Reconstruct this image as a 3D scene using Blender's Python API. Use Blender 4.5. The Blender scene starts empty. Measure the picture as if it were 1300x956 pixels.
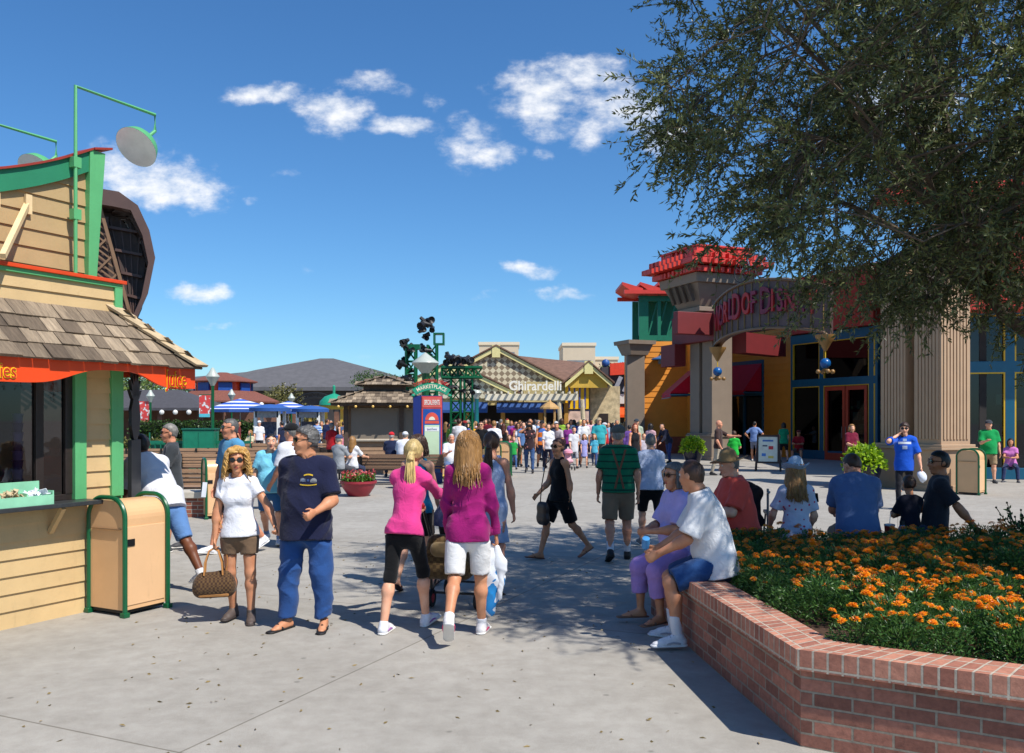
import bpy, math, random
import numpy as np
from mathutils import Vector, Matrix
from mathutils.bvhtree import BVHTree
random.seed(7)
RNG = np.random.default_rng(11)
SC = bpy.context.scene
COL = SC.collection
R = math.radians
# ------------------------------------------------------------------ photo -> plan helpers (used once, to survey positions)
FPX, HOR, CAMZ = 1100.0, 532.0, 1.83
def gy(py, z=0.0): return (CAMZ - z) * FPX / (py - HOR)
def gx(px, Y): return (px - 650.0) / FPX * Y
def hz(py, Y): return CAMZ + (HOR - py) / FPX * Y
# ------------------------------------------------------------------ materials
def lin(c):
 def f(v):
  v /= 255.0
  return v / 12.92 if v <= 0.04045 else ((v + 0.055) / 1.055) ** 2.4
 return (f(c[0]), f(c[1]), f(c[2]))
_MC = {}
class NT:
 def __init__(s, name):
  s.m = bpy.data.materials.new(name); s.m.use_nodes = True
  s.t = s.m.node_tree; s.b = s.t.nodes['Principled BSDF']
 def n(s, typ, **kw):
  nd = s.t.nodes.new(typ)
  for k, v in kw.items():
   if k.startswith('_'):
    setattr(nd, k[1:], v)
   else:
    nd.inputs[k.replace('__', ' ')].default_value = v
  return nd
 def l(s, a, ao, b, bi): s.t.links.new(a.outputs[ao], b.inputs[bi])
def mat(name, c, rough=0.6, var=0.12, scale=6.0, bump=0.0, bscale=60.0, metal=0.0, spec=0.5, dirt=None, stretch=None, wear=0.0):
 """colour with a mottled variation of its own and a fine bump"""
 key = (name, c, rough, var, scale, bump, bscale, metal, stretch, wear)
 if key in _MC: return _MC[key]
 k = NT(name); b = k.b
 L = lin(c)
 tc = k.n('ShaderNodeTexCoord')
 src = (tc, 'Object')
 if stretch:
  mp = k.n('ShaderNodeMapping'); mp.inputs['Scale'].default_value = stretch
  k.l(tc, 'Object', mp, 'Vector'); src = (mp, 'Vector')
 nz = k.n('ShaderNodeTexNoise', Scale=scale, Detail=5.0, Roughness=0.6)
 k.l(src[0], src[1], nz, 'Vector')
 rp = k.n('ShaderNodeValToRGB')
 rp.color_ramp.elements[0].position = 0.3; rp.color_ramp.elements[1].position = 0.7
 lo = tuple(max(0, v * (1 - var)) for v in L); hi = tuple(min(1, v * (1 + var)) for v in L)
 if dirt:
  D = lin(dirt); lo = tuple(v * 0.5 + d * 0.5 for v, d in zip(L, D))
 rp.color_ramp.elements[0].color = (*lo, 1); rp.color_ramp.elements[1].color = (*hi, 1)
 k.l(nz, 'Fac', rp, 'Fac'); k.l(rp, 'Color', b, 'Base Color')
 if wear:
  wm = k.n('ShaderNodeMapping'); wm.inputs['Scale'].default_value = (3.0, 3.0, 0.7); k.l(tc, 'Object', wm, 'Vector')
  wn = k.n('ShaderNodeTexNoise', Scale=4.0, Detail=10.0, Roughness=0.78, Distortion=0.6); k.l(wm, 'Vector', wn, 'Vector')
  wr = k.n('ShaderNodeMapRange'); wr.inputs['From Min'].default_value = 0.56; wr.inputs['From Max'].default_value = 0.72; wr.inputs['To Max'].default_value = wear; k.l(wn, 'Fac', wr, 'Value')
  wx = k.n('ShaderNodeMix', _data_type='RGBA'); k.l(wr, 'Result', wx, 0); k.t.links.new(rp.outputs['Color'], wx.inputs[6]); wx.inputs[7].default_value = (*[v * 0.45 for v in L], 1)
  k.t.links.new(wx.outputs[2], b.inputs['Base Color'])
 b.inputs['Roughness'].default_value = rough; b.inputs['Metallic'].default_value = metal
 b.inputs['Specular IOR Level'].default_value = spec
 if bump:
  n2 = k.n('ShaderNodeTexNoise', Scale=bscale, Detail=4.0)
  k.l(src[0], src[1], n2, 'Vector')
  bp = k.n('ShaderNodeBump', Strength=bump, Distance=0.01)
  k.l(n2, 'Fac', bp, 'Height'); k.l(bp, 'Normal', b, 'Normal')
 _MC[key] = k.m
 return k.m
def cloth(c, pat=None):
 key = ('cloth', c, pat)
 if key in _MC: return _MC[key]
 k = NT('cloth'); b = k.b; L = lin(c)
 tc = k.n('ShaderNodeTexCoord')
 nz = k.n('ShaderNodeTexNoise', Scale=9.0, Detail=4.0); k.l(tc, 'Object', nz, 'Vector')
 rp = k.n('ShaderNodeValToRGB')
 rp.color_ramp.elements[0].color = (*[v * 0.80 for v in L], 1); rp.color_ramp.elements[1].color = (*[min(1, v * 1.1) for v in L], 1)
 k.l(nz, 'Fac', rp, 'Fac')
 out = (rp, 'Color')
 if pat:
  kind, c2, sc, width = pat
  if kind == 'hstripe':
   sp = k.n('ShaderNodeSeparateXYZ'); k.l(tc, 'Object', sp, 'Vector')
   ml = k.n('ShaderNodeMath', _operation='MULTIPLY'); ml.inputs[1].default_value = sc; k.l(sp, 'Z', ml, 0)
   fr = k.n('ShaderNodeMath', _operation='FRACT'); k.l(ml, 0, fr, 0)
   fac = k.n('ShaderNodeMath', _operation='LESS_THAN'); fac.inputs[1].default_value = width; k.l(fr, 0, fac, 0)
  elif kind == 'spots':
   vo = k.n('ShaderNodeTexVoronoi', Scale=sc); k.l(tc, 'Object', vo, 'Vector')
   fac = k.n('ShaderNodeMath', _operation='LESS_THAN'); fac.inputs[1].default_value = width; k.l(vo, 'Distance', fac, 0)
  elif kind == 'check':
   ch = k.n('ShaderNodeTexChecker', Scale=sc); k.l(tc, 'Object', ch, 'Vector'); fac = ch
  mx = k.n('ShaderNodeMix', _data_type='RGBA')
  k.l(fac, 'Fac' if kind == 'check' else 0, mx, 0)
  k.t.links.new(rp.outputs['Color'], mx.inputs[6]); mx.inputs[7].default_value = (*lin(c2), 1)
  if kind == 'spots' and True:
   pass
  out = (mx, 2)
 k.t.links.new(out[0].outputs[out[1]], b.inputs['Base Color'])
 b.inputs['Roughness'].default_value = 0.92; b.inputs['Specular IOR Level'].default_value = 0.2
 b.inputs['Sheen Weight'].default_value = 0.15
 wv = k.n('ShaderNodeTexNoise', Scale=13.0, Detail=3.0, Distortion=2.2); k.l(tc, 'Object', wv, 'Vector')
 fn = k.n('ShaderNodeTexNoise', Scale=420.0, Detail=1.0); k.l(tc, 'Object', fn, 'Vector')
 b1 = k.n('ShaderNodeBump', Strength=0.45, Distance=0.014); k.l(wv, 'Fac', b1, 'Height')
 b2 = k.n('ShaderNodeBump', Strength=0.25, Distance=0.002); k.l(fn, 'Fac', b2, 'Height'); k.l(b1, 'Normal', b2, 'Normal')
 k.l(b2, 'Normal', b, 'Normal')
 _MC[key] = k.m
 return k.m
def skin_mat(c):
 key = ('skin', c)
 if key in _MC: return _MC[key]
 k = NT('skin'); b = k.b; L = lin(c)
 tc = k.n('ShaderNodeTexCoord')
 nz = k.n('ShaderNodeTexNoise', Scale=14.0, Detail=6.0); k.l(tc, 'Object', nz, 'Vector')
 rp = k.n('ShaderNodeValToRGB')
 rp.color_ramp.elements[0].position = 0.3; rp.color_ramp.elements[1].position = 0.72
 rp.color_ramp.elements[0].color = (L[0] * 0.9, L[1] * 0.78, L[2] * 0.74, 1); rp.color_ramp.elements[1].color = (*[min(1, v * 1.08) for v in L], 1)
 k.l(nz, 'Fac', rp, 'Fac'); k.l(rp, 'Color', b, 'Base Color')
 b.inputs['Roughness'].default_value = 0.48; b.inputs['Specular IOR Level'].default_value = 0.4
 f = k.n('ShaderNodeTexNoise', Scale=160.0, Detail=3.0); k.l(tc, 'Object', f, 'Vector')
 bp = k.n('ShaderNodeBump', Strength=0.2, Distance=0.003); k.l(f, 'Fac', bp, 'Height'); k.l(bp, 'Normal', b, 'Normal')
 _MC[key] = k.m
 return k.m
def hair_mat(c):
 key = ('hair', c)
 if key in _MC: return _MC[key]
 k = NT('hair'); b = k.b; L = lin(c)
 tc = k.n('ShaderNodeTexCoord'); mp = k.n('ShaderNodeMapping'); mp.inputs['Scale'].default_value = (1, 1, 0.18)
 k.l(tc, 'Object', mp, 'Vector')
 nz = k.n('ShaderNodeTexNoise', Scale=95.0, Detail=4.0); k.l(mp, 'Vector', nz, 'Vector')
 ge = k.n('ShaderNodeNewGeometry')
 ad = k.n('ShaderNodeMath', _operation='ADD'); k.l(nz, 'Fac', ad, 0)
 m2 = k.n('ShaderNodeMath', _operation='MULTIPLY'); m2.inputs[1].default_value = 0.35; k.l(ge, 'Random Per Island', m2, 0); k.l(m2, 0, ad, 1)
 rp = k.n('ShaderNodeValToRGB')
 rp.color_ramp.elements[0].position = 0.4; rp.color_ramp.elements[1].position = 0.9
 rp.color_ramp.elements[0].color = (*[v * 0.55 for v in L], 1); rp.color_ramp.elements[1].color = (*[min(1, v * 1.25) for v in L], 1)
 k.l(ad, 0, rp, 'Fac'); k.l(rp, 'Color', b, 'Base Color')
 b.inputs['Roughness'].default_value = 0.5
 bp = k.n('ShaderNodeBump', Strength=0.6, Distance=0.006); k.l(nz, 'Fac', bp, 'Height'); k.l(bp, 'Normal', b, 'Normal')
 _MC[key] = k.m
 return k.m
def glass_mat(name, tint=(0.02, 0.025, 0.03), mixf=0.5):
 """window pane: part see-through, part mirror, more mirror at grazing angles"""
 key = ('glass', name)
 if key in _MC: return _MC[key]
 k = NT(name); t = k.t
 t.nodes.remove(k.b)
 tr = k.n('ShaderNodeBsdfTransparent'); tr.inputs[0].default_value = (0.42, 0.45, 0.46, 1)
 gl = k.n('ShaderNodeBsdfGlossy', Roughness=0.02)
 gl.inputs['Color'].default_value = (0.9, 0.95, 1, 1)
 lw = k.n('ShaderNodeFresnel', IOR=1.55)
 mx = k.n('ShaderNodeMixShader')
 k.l(lw, 0, mx, 0); k.l(tr, 0, mx, 1); k.l(gl, 0, mx, 2)
 out = t.nodes['Material Output']; k.l(mx, 0, out, 0)
 _MC[key] = k.m
 return k.m
def leaf_mat(name, c, c2, trans=0.25):
 key = ('leaf', name, c)
 if key in _MC: return _MC[key]
 k = NT(name); b = k.b
 ge = k.n('ShaderNodeNewGeometry')
 rp = k.n('ShaderNodeValToRGB')
 rp.color_ramp.elements[0].color = (*lin(c), 1); rp.color_ramp.elements[1].color = (*lin(c2), 1)
 k.l(ge, 'Random Per Island', rp, 'Fac'); k.l(rp, 'Color', b, 'Base Color')
 b.inputs['Roughness'].default_value = 0.38; b.inputs['Specular IOR Level'].default_value = 0.5
 tl = k.n('ShaderNodeBsdfTranslucent'); k.l(rp, 'Color', tl, 'Color')
 mx = k.n('ShaderNodeMixShader'); mx.inputs[0].default_value = trans
 k.l(b, 0, mx, 1); k.l(tl, 0, mx, 2)
 k.l(mx, 0, k.t.nodes['Material Output'], 0)
 _MC[key] = k.m
 return k.m
def brick_mat(name, c1, c2, mortar, bw=0.215, bh=0.075, msize=0.01, axis='UV'):
 key = ('brick', name)
 if key in _MC: return _MC[key]
 k = NT(name); b = k.b
 uv = k.n('ShaderNodeUVMap')
 br = k.n('ShaderNodeTexBrick'); k.l(uv, 0, br, 'Vector')
 br.inputs['Color1'].default_value = (*lin(c1), 1); br.inputs['Color2'].default_value = (*lin(c2), 1); br.inputs['Mortar'].default_value = (*lin(mortar), 1)
 br.inputs['Scale'].default_value = 1.0; br.inputs['Mortar Size'].default_value = msize
 br.inputs['Brick Width'].default_value = bw; br.inputs['Row Height'].default_value = bh; br.inputs['Mortar Smooth'].default_value = 0.2
 br.inputs['Bias'].default_value = -0.1
 nz = k.n('ShaderNodeTexNoise', Scale=22.0, Detail=6.0, Roughness=0.7); k.l(uv, 0, nz, 'Vector')
 rp = k.n('ShaderNodeValToRGB'); rp.color_ramp.elements[0].position = 0.3; rp.color_ramp.elements[1].position = 0.75
 rp.color_ramp.elements[0].color = (0.62, 0.6, 0.6, 1); rp.color_ramp.elements[1].color = (1.1, 1.1, 1.1, 1)
 k.l(nz, 'Fac', rp, 'Fac')
 mx = k.n('ShaderNodeMix', _data_type='RGBA', _blend_type='MULTIPLY'); mx.inputs[0].default_value = 1.0
 k.t.links.new(br.outputs['Color'], mx.inputs[6]); k.t.links.new(rp.outputs['Color'], mx.inputs[7])
 k.t.links.new(mx.outputs[2], b.inputs['Base Color'])
 b.inputs['Roughness'].default_value = 0.85
 iv = k.n('ShaderNodeMath', _operation='SUBTRACT'); iv.inputs[0].default_value = 1.0; k.l(br, 'Fac', iv, 1)
 ad = k.n('ShaderNodeMath', _operation='MULTIPLY_ADD'); k.l(nz, 'Fac', ad, 0); ad.inputs[1].default_value = 0.35; k.l(iv, 0, ad, 2)
 bp = k.n('ShaderNodeBump', Strength=0.8, Distance=0.012); k.l(ad, 0, bp, 'Height'); k.l(bp, 'Normal', b, 'Normal')
 _MC[key] = k.m
 return k.m
# ------------------------------------------------------------------ mesh helpers
def link(o, parent=None):
 COL.objects.link(o)
 if parent is not None: o.parent = parent
 return o
def tag(o, label=None, cat=None, group=None, kind=None):
 if label: o['label'] = label
 if cat: o['category'] = cat
 if group: o['group'] = group
 if kind: o['kind'] = kind
 return o
def empty(name, loc, rz=0.0, label=None, cat=None, group=None):
 o = bpy.data.objects.new(name, None); o.location = loc; o.rotation_euler = (0, 0, rz)
 o.empty_display_size = 0.1
 COL.objects.link(o); return tag(o, label, cat, group)
def np_mesh(name, V, F, smooth=True):
 """V (n,3), F (m,k) with one k for all faces"""
 V = np.asarray(V, np.float32); F = np.asarray(F, np.int32)
 me = bpy.data.meshes.new(name)
 m, k = F.shape
 me.vertices.add(len(V)); me.vertices.foreach_set('co', V.ravel())
 me.loops.add(m * k); me.loops.foreach_set('vertex_index', F.ravel())
 me.polygons.add(m)
 me.polygons.foreach_set('loop_start', np.arange(0, m * k, k, dtype=np.int32))
 me.polygons.foreach_set('use_smooth', np.full(m, smooth))
 me.update(calc_edges=True)
 return me
def np_obj(name, V, F, m, parent=None, smooth=True):
 me = np_mesh(name, V, F, smooth); me.materials.append(m)
 return link(bpy.data.objects.new(name, me), parent)
def orth(w, hint=(0, 0, 1)):
 w = Vector(w).normalized(); h = Vector(hint)
 if abs(w.dot(h.normalized())) > 0.97: h = Vector((1, 0, 0)) if abs(w.x) < 0.9 else Vector((0, 1, 0))
 u = (h - w * h.dot(w)).normalized()
 return w, u, w.cross(u)
class MB:
 def __init__(s): s.v = []; s.f = []; s.uv = {}
 def quad(s, a, b, c, d):
  n = len(s.v); s.v += [tuple(a), tuple(b), tuple(c), tuple(d)]; s.f.append((n, n + 1, n + 2, n + 3)); return s
 def poly(s, pts):
  n = len(s.v); s.v += [tuple(p) for p in pts]; s.f.append(tuple(range(n, n + len(pts)))); return s
 def box(s, x0, x1, y0, y1, z0, z1, M=None):
  P = [(x0, y0, z0), (x1, y0, z0), (x1, y1, z0), (x0, y1, z0), (x0, y0, z1), (x1, y0, z1), (x1, y1, z1), (x0, y1, z1)]
  if M is not None: P = [tuple(M @ Vector(p)) for p in P]
  n = len(s.v); s.v += P
  for q in ((0, 3, 2, 1), (4, 5, 6, 7), (0, 1, 5, 4), (1, 2, 6, 5), (2, 3, 7, 6), (3, 0, 4, 7)): s.f.append(tuple(n + i for i in q))
  return s
 def prism(s, pts, vec, cap=True):
  """polygon pts (3d, ordered) swept by vec"""
  n = len(s.v); k = len(pts); vec = Vector(vec)
  s.v += [tuple(p) for p in pts] + [tuple(Vector(p) + vec) for p in pts]
  for i in range(k):
   j = (i + 1) % k; s.f.append((n + i, n + j, n + k + j, n + k + i))
  if cap: s.f.append(tuple(n + i for i in reversed(range(k)))); s.f.append(tuple(n + k + i for i in range(k)))
  return s
 def bar(s, a, b, w, h, hint=(0, 0, 1)):
  a = Vector(a); b = Vector(b); W, u, v = orth(b - a, hint)
  pts = [a + v * (w / 2 * i) + u * (h / 2 * j) for i, j in ((-1, -1), (1, -1), (1, 1), (-1, 1))]
  return s.prism(pts, b - a)
 def tube(s, pts, r, n=8, cap=True):
  pts = [Vector(p) for p in pts]; k = len(pts)
  rs = r if isinstance(r, (list, tuple)) else [r] * k
  base = len(s.v); up = None
  for i, p in enumerate(pts):
   d = (pts[min(i + 1, k - 1)] - pts[max(i - 1, 0)])
   w, u, v = orth(d, up if up is not None else (0, 0, 1)); up = u
   for j in range(n):
    a = 2 * math.pi * j / n
    s.v.append(tuple(p + u * (math.cos(a) * rs[i]) + v * (math.sin(a) * rs[i])))
  for i in range(k - 1):
   for j in range(n):
    jj = (j + 1) % n
    s.f.append((base + i * n + j, base + i * n + jj, base + (i + 1) * n + jj, base + (i + 1) * n + j))
  if cap:
   s.f.append(tuple(base + j for j in reversed(range(n)))); s.f.append(tuple(base + (k - 1) * n + j for j in range(n)))
  return s
 def lathe(s, prof, c=(0, 0, 0), n=20, M=None, sx=1.0, sy=1.0):
  """prof list of (r,z)"""
  base = len(s.v); k = len(prof)
  for r, z in prof:
   for j in range(n):
    a = 2 * math.pi * j / n
    p = Vector((c[0] + math.cos(a) * r * sx, c[1] + math.sin(a) * r * sy, c[2] + z))
    if M is not None: p = M @ p
    s.v.append(tuple(p))
  for i in range(k - 1):
   for j in range(n):
    jj = (j + 1) % n
    s.f.append((base + i * n + j, base + i * n + jj, base + (i + 1) * n + jj, base + (i + 1) * n + j))
  if prof[0][0] > 1e-4: s.f.append(tuple(base + j for j in reversed(range(n))))
  if prof[-1][0] > 1e-4: s.f.append(tuple(base + (k - 1) * n + j for j in range(n)))
  return s
 def ball(s, c, r, n=12, sz=1.0):
  m = max(5, n // 2)
  return s.lathe([(r * math.sin(math.pi * i / m), -r * sz * math.cos(math.pi * i / m)) for i in range(m + 1)], c, n)
 def build(s, name, m, parent=None, smooth=False, bevel=0.0, loc=None, uvbox=False):
  me = bpy.data.meshes.new(name); me.from_pydata(s.v, [], s.f); me.materials.append(m)
  if smooth:
   for p in me.polygons: p.use_smooth = True
   try: me.set_sharp_from_angle(angle=R(35))
   except Exception: pass
  if uvbox: box_uv(me)
  o = bpy.data.objects.new(name, me); link(o, parent)
  if loc: o.location = loc
  if bevel:
   b = o.modifiers.new('bevel', 'BEVEL'); b.width = bevel; b.segments = 2; b.limit_method = 'ANGLE'; b.angle_limit = R(40)
  return o
def box_uv(me):
 uv = me.uv_layers.new(name='UVMap')
 for p in me.polygons:
  n = p.normal
  if abs(n.z) > 0.7:
   for li in p.loop_indices:
    c = me.vertices[me.loops[li].vertex_index].co; uv.data[li].uv = (c.x, c.y)
  else:
   t = Vector((-n.y, n.x, 0)).normalized()
   for li in p.loop_indices:
    c = me.vertices[me.loops[li].vertex_index].co; uv.data[li].uv = (c.dot(t), c.z)
def copy_tree(o, parent=None):
 c = o.copy(); COL.objects.link(c)
 if parent is not None: c.parent = parent
 for ch in list(o.children): copy_tree(ch, c)
 return c
def text_mesh(s, size=1.0, depth=0.0, offset=0.0, spacing=1.0, align='CENTER', bold=0.0):
 cu = bpy.data.curves.new('txt', 'FONT'); cu.body = s; cu.size = size; cu.extrude = depth; cu.offset = offset
 cu.space_character = spacing; cu.align_x = align; cu.align_y = 'CENTER'; cu.resolution_u = 3
 o = bpy.data.objects.new('txt', cu); COL.objects.link(o)
 dg = bpy.context.evaluated_depsgraph_get()
 me = bpy.data.meshes.new_from_object(o.evaluated_get(dg), depsgraph=dg)
 bpy.data.objects.remove(o); bpy.data.curves.remove(cu)
 return me
def text_obj(name, s, m, parent, M, size=1.0, depth=0.01, offset=0.0, sx=1.0, sy=1.0, spacing=1.0, bend=None):
 """text in its xy plane, then placed by matrix M; bend(x,y)->(x,y) reshapes the line"""
 me = text_mesh(s, size, depth, offset, spacing)
 for v in me.vertices:
  x, y, z = v.co.x * sx, v.co.y * sy, v.co.z
  if bend: x, y = bend(x, y)
  v.co = M @ Vector((x, y, z))
 me.materials.clear(); me.materials.append(m); me.name = name
 return link(bpy.data.objects.new(name, me), parent)
def frame(o, x, y):
 """matrix with origin o, local x axis x, local y axis y"""
 x = Vector(x).normalized(); y = Vector(y); y = (y - x * y.dot(x)).normalized(); z = x.cross(y)
 M = Matrix((x, y, z)).transposed().to_4x4(); M.translation = Vector(o)
 return M
# ------------------------------------------------------------------ implicit bodies: smooth unions of cones, meshed by surface nets
def cone(a, b, ra, rb, u=None, ks=1.0, f0=False, f1=False): return ('c', Vector(a), Vector(b), ra, rb, u, ks, f0, f1)
def ell(c, ax, r): return ('e', Vector(c), ax, r)
def grow(p, d, sc=1.0):
 if p[0] == 'c': return ('c', p[1], p[2], p[3] * sc + d, p[4] * sc + d) + p[5:]
 return ('e', p[1], p[2], tuple(x * sc + d for x in p[3]))
def pbox(p):
 if p[0] == 'c':
  r = max(p[3], p[4]) * max(1, p[6]); a, b = p[1], p[2]
  return [min(a[i], b[i]) - r for i in range(3)], [max(a[i], b[i]) + r for i in range(3)]
 r = max(p[3]); return [p[1][i] - r for i in range(3)], [p[1][i] + r for i in range(3)]
class Field:
 def __init__(s, prims, h, pad=0.03):
  los, his = zip(*[pbox(p) for p in prims])
  s.lo = np.min(np.array(los), 0) - pad - 2 * h; s.hi = np.max(np.array(his), 0) + pad + 2 * h
  s.h = h; s.n = np.ceil((s.hi - s.lo) / h).astype(int) + 1
  s.ax = [s.lo[i] + h * np.arange(s.n[i]) for i in range(3)]
  s.f = np.full(s.n, 0.2, np.float32)
 def grid(s, sl=None):
  sl = sl or (slice(None),) * 3
  return np.meshgrid(s.ax[0][sl[0]], s.ax[1][sl[1]], s.ax[2][sl[2]], indexing='ij', sparse=True)
 def sl(s, p, m):
  lo, hi = pbox(p); out = []
  for i in range(3):
   a = max(0, int((lo[i] - m - s.lo[i]) / s.h)); b = min(s.n[i], int((hi[i] + m - s.lo[i]) / s.h) + 2); out.append(slice(a, b))
  return tuple(out)
 def dist(s, p, sl):
  X, Y, Z = s.grid(sl)
  if p[0] == 'c':
   _, a, b, ra, rb, u, ks, f0, f1 = p
   d = b - a; L = max(d.length, 1e-5)
   if u is None: w, u, v = orth(d)
   else:
    w = d / L; u = Vector(u); u = (u - w * u.dot(w)).normalized(); v = w.cross(u)
   x, y, z = X - a.x, Y - a.y, Z - a.z
   t = (x * w.x + y * w.y + z * w.z); tc = np.clip(t / L, 0, 1)
   e = t - tc * L
   lu = x * u.x + y * u.y + z * u.z; lv = (x * v.x + y * v.y + z * v.z) / ks
   r = ra + (rb - ra) * tc
   q = np.sqrt(lu * lu + lv * lv + e * e) - r
   if ks < 1:
    q = q * (ks + (1 - ks) * 0.4)
   if f1: q = np.maximum(q, t - L)
   if f0: q = np.maximum(q, -t)
   return q
  _, c, ax, r = p
  x, y, z = X - c.x, Y - c.y, Z - c.z
  q = 0
  for a, rr in zip(ax, r):
   q = q + ((x * a[0] + y * a[1] + z * a[2]) / rr) ** 2
  return (np.sqrt(q) - 1) * min(r)
 def add(s, p, k=0.03):
  sl = s.sl(p, max(k * 1.2, 2.5 * s.h)); b = s.f[sl]
  if b.size == 0: return
  d = s.dist(p, sl).astype(np.float32)
  hh = np.clip(0.5 + 0.5 * (b - d) / k, 0, 1)
  s.f[sl] = b + (d - b) * hh - k * hh * (1 - hh)
 def sub(s, p, k=0.01):
  sl = s.sl(p, 0.03); s.f[sl] = np.maximum(s.f[sl], -s.dist(p, sl))
 def plane(s, pt, nrm):
  X, Y, Z = s.grid(); pt = Vector(pt); n = Vector(nrm).normalized()
  s.f = np.maximum(s.f, ((X - pt.x) * n.x + (Y - pt.y) * n.y + (Z - pt.z) * n.z).astype(np.float32))
 def folds(s, amp, freq, seed):
  X, Y, Z = s.grid(); r = np.random.default_rng(seed); q = r.uniform(0, 6.28, 8)
  wx = 0.05 * np.sin(freq * 0.35 * Z + q[0]) + 0.04 * np.sin(freq * 0.3 * Y + q[1])
  wz = 0.06 * np.sin(freq * 0.3 * X + q[2]) + 0.05 * np.sin(freq * 0.37 * Y + q[3])
  def ridge(v): return 1.0 - 2.0 * np.abs(np.sin(v)) ** 0.7
  m1 = 0.5 + 0.5 * np.sin(9.0 * Z + 7.0 * X + q[6]); m2 = 0.5 + 0.5 * np.sin(8.0 * Y - 7.0 * Z + 5.0 * X + q[7])
  a = ridge(0.5 * freq * (0.8 * (X + wx) + 0.35 * (Z + wz)) + q[4]) * m1
  b = ridge(0.5 * freq * (0.5 * (Y + wx) - 0.95 * (Z + wz) + 0.3 * X) + q[5]) * m2
  c = np.sin(freq * 0.45 * (X * 0.7 + Y * 0.6 + 0.8 * Z) + q[6])
  s.f = (s.f - amp * (0.6 * a + 0.6 * b + 0.5 * c)).astype(np.float32)
 def at(s, P):
  q = np.round((P - s.lo) / s.h).astype(int); ok = ((q >= 0) & (q < s.n)).all(1); q = np.clip(q, 0, s.n - 1)
  v = s.f0[q[:, 0], q[:, 1], q[:, 2]]; return np.where(ok, v, 0.2)
 def mesh(s):
  f = s.f; f[0] = f[-1] = 0.2; f[:, 0] = f[:, -1] = 0.2; f[:, :, 0] = f[:, :, -1] = 0.2
  n = s.n; ins = f < 0
  c = np.zeros(n - 1, np.uint8)
  for i in (0, 1):
   for j in (0, 1):
    for k in (0, 1):
     c += ins[i:n[0] - 1 + i, j:n[1] - 1 + j, k:n[2] - 1 + k]
  act = (c > 0) & (c < 8); I = np.argwhere(act); m = len(I)
  if m == 0: return np.zeros((0, 3)), np.zeros((0, 4), int)
  idx = np.full(n - 1, -1, np.int32); idx[act] = np.arange(m)
  P = np.zeros((m, 3)); W = np.zeros(m)
  cor = [(i, j, k) for i in (0, 1) for j in (0, 1) for k in (0, 1)]
  val = {q: f[I[:, 0] + q[0], I[:, 1] + q[1], I[:, 2] + q[2]] for q in cor}
  for q in cor:
   for a in range(3):
    if q[a] == 0:
     q2 = list(q); q2[a] = 1; q2 = tuple(q2)
     v0, v1 = val[q], val[q2]; msk = (v0 < 0) != (v1 < 0)
     t = np.where(msk, v0 / np.where(msk, v0 - v1, 1), 0)
     for b in range(3):
      P[:, b] += np.where(msk, q[b] + (t if b == a else 0), 0)
     W += msk
  V = s.lo + s.h * (I + P / W[:, None])
  Q = []
  for a in range(3):
   b, d = (a + 1) % 3, (a + 2) % 3
   s0 = [slice(0, None)] * 3; s1 = [slice(0, None)] * 3; s0[a] = slice(0, n[a] - 1); s1[a] = slice(1, n[a])
   e = ins[tuple(s0)] != ins[tuple(s1)]
   E = np.argwhere(e); E = E[(E[:, b] > 0) & (E[:, d] > 0) & (E[:, b] < n[b] - 1) & (E[:, d] < n[d] - 1)]
   o0 = E.copy(); o1 = E.copy(); o1[:, b] -= 1; o2 = o1.copy(); o2[:, d] -= 1; o3 = E.copy(); o3[:, d] -= 1
   q = np.stack([idx[o[:, 0], o[:, 1], o[:, 2]] for o in (o0, o1, o2, o3)], 1)
   fl = ~ins[E[:, 0], E[:, 1], E[:, 2]]
   q[fl] = q[fl][:, ::-1]
   Q.append(q)
  Q = np.concatenate(Q); Q = Q[(Q >= 0).all(1)]
  acc = np.zeros_like(V); cnt = np.zeros(len(V))
  for i in range(4):
   a, b = Q[:, i], Q[:, (i + 1) % 4]
   for ax in range(3):
    acc[:, ax] += np.bincount(a, V[b, ax], len(V))
   cnt += np.bincount(a, minlength=len(V))
  ok = cnt > 0
  V[ok] = V[ok] * 0.5 + 0.5 * acc[ok] / cnt[ok][:, None]
  return V, Q
def sdf_obj(name, prims, m, parent, h, k=0.03, cuts=(), folds=None, subs=(), seed=0, tuck=None):
 F = Field(prims, h)
 for p in prims: F.add(p, k)
 for p in subs: F.sub(p)
 if tuck is not None:
  keep = F.f.copy()
  for c in cuts: F.plane(*c)
  F.f0 = F.f; F.f = keep
 if folds: F.folds(folds[0], folds[1], seed)
 for c in cuts: F.plane(*c)
 V, Q = F.mesh()
 o = np_obj(name, V, Q, m, parent)
 if tuck is not None:
  for u in tuck: pull_in(u, F, 0.020)
 return o
def pull_in(o, F, d):
 """whatever lies under a garment shrinks a little, so that no skin pokes through the cloth"""
 me = o.data; n = len(me.vertices); P = np.empty(n * 3, np.float32); me.vertices.foreach_get('co', P); P = P.reshape(-1, 3)
 N = np.empty(n * 3, np.float32); me.vertices.foreach_get('normal', N); N = N.reshape(-1, 3)
 v = F.at(P); w = np.clip((0.012 - v) / 0.012, 0, 1)
 P = P - N * (d * w)[:, None]
 me.vertices.foreach_set('co', P.ravel()); me.update()
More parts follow.
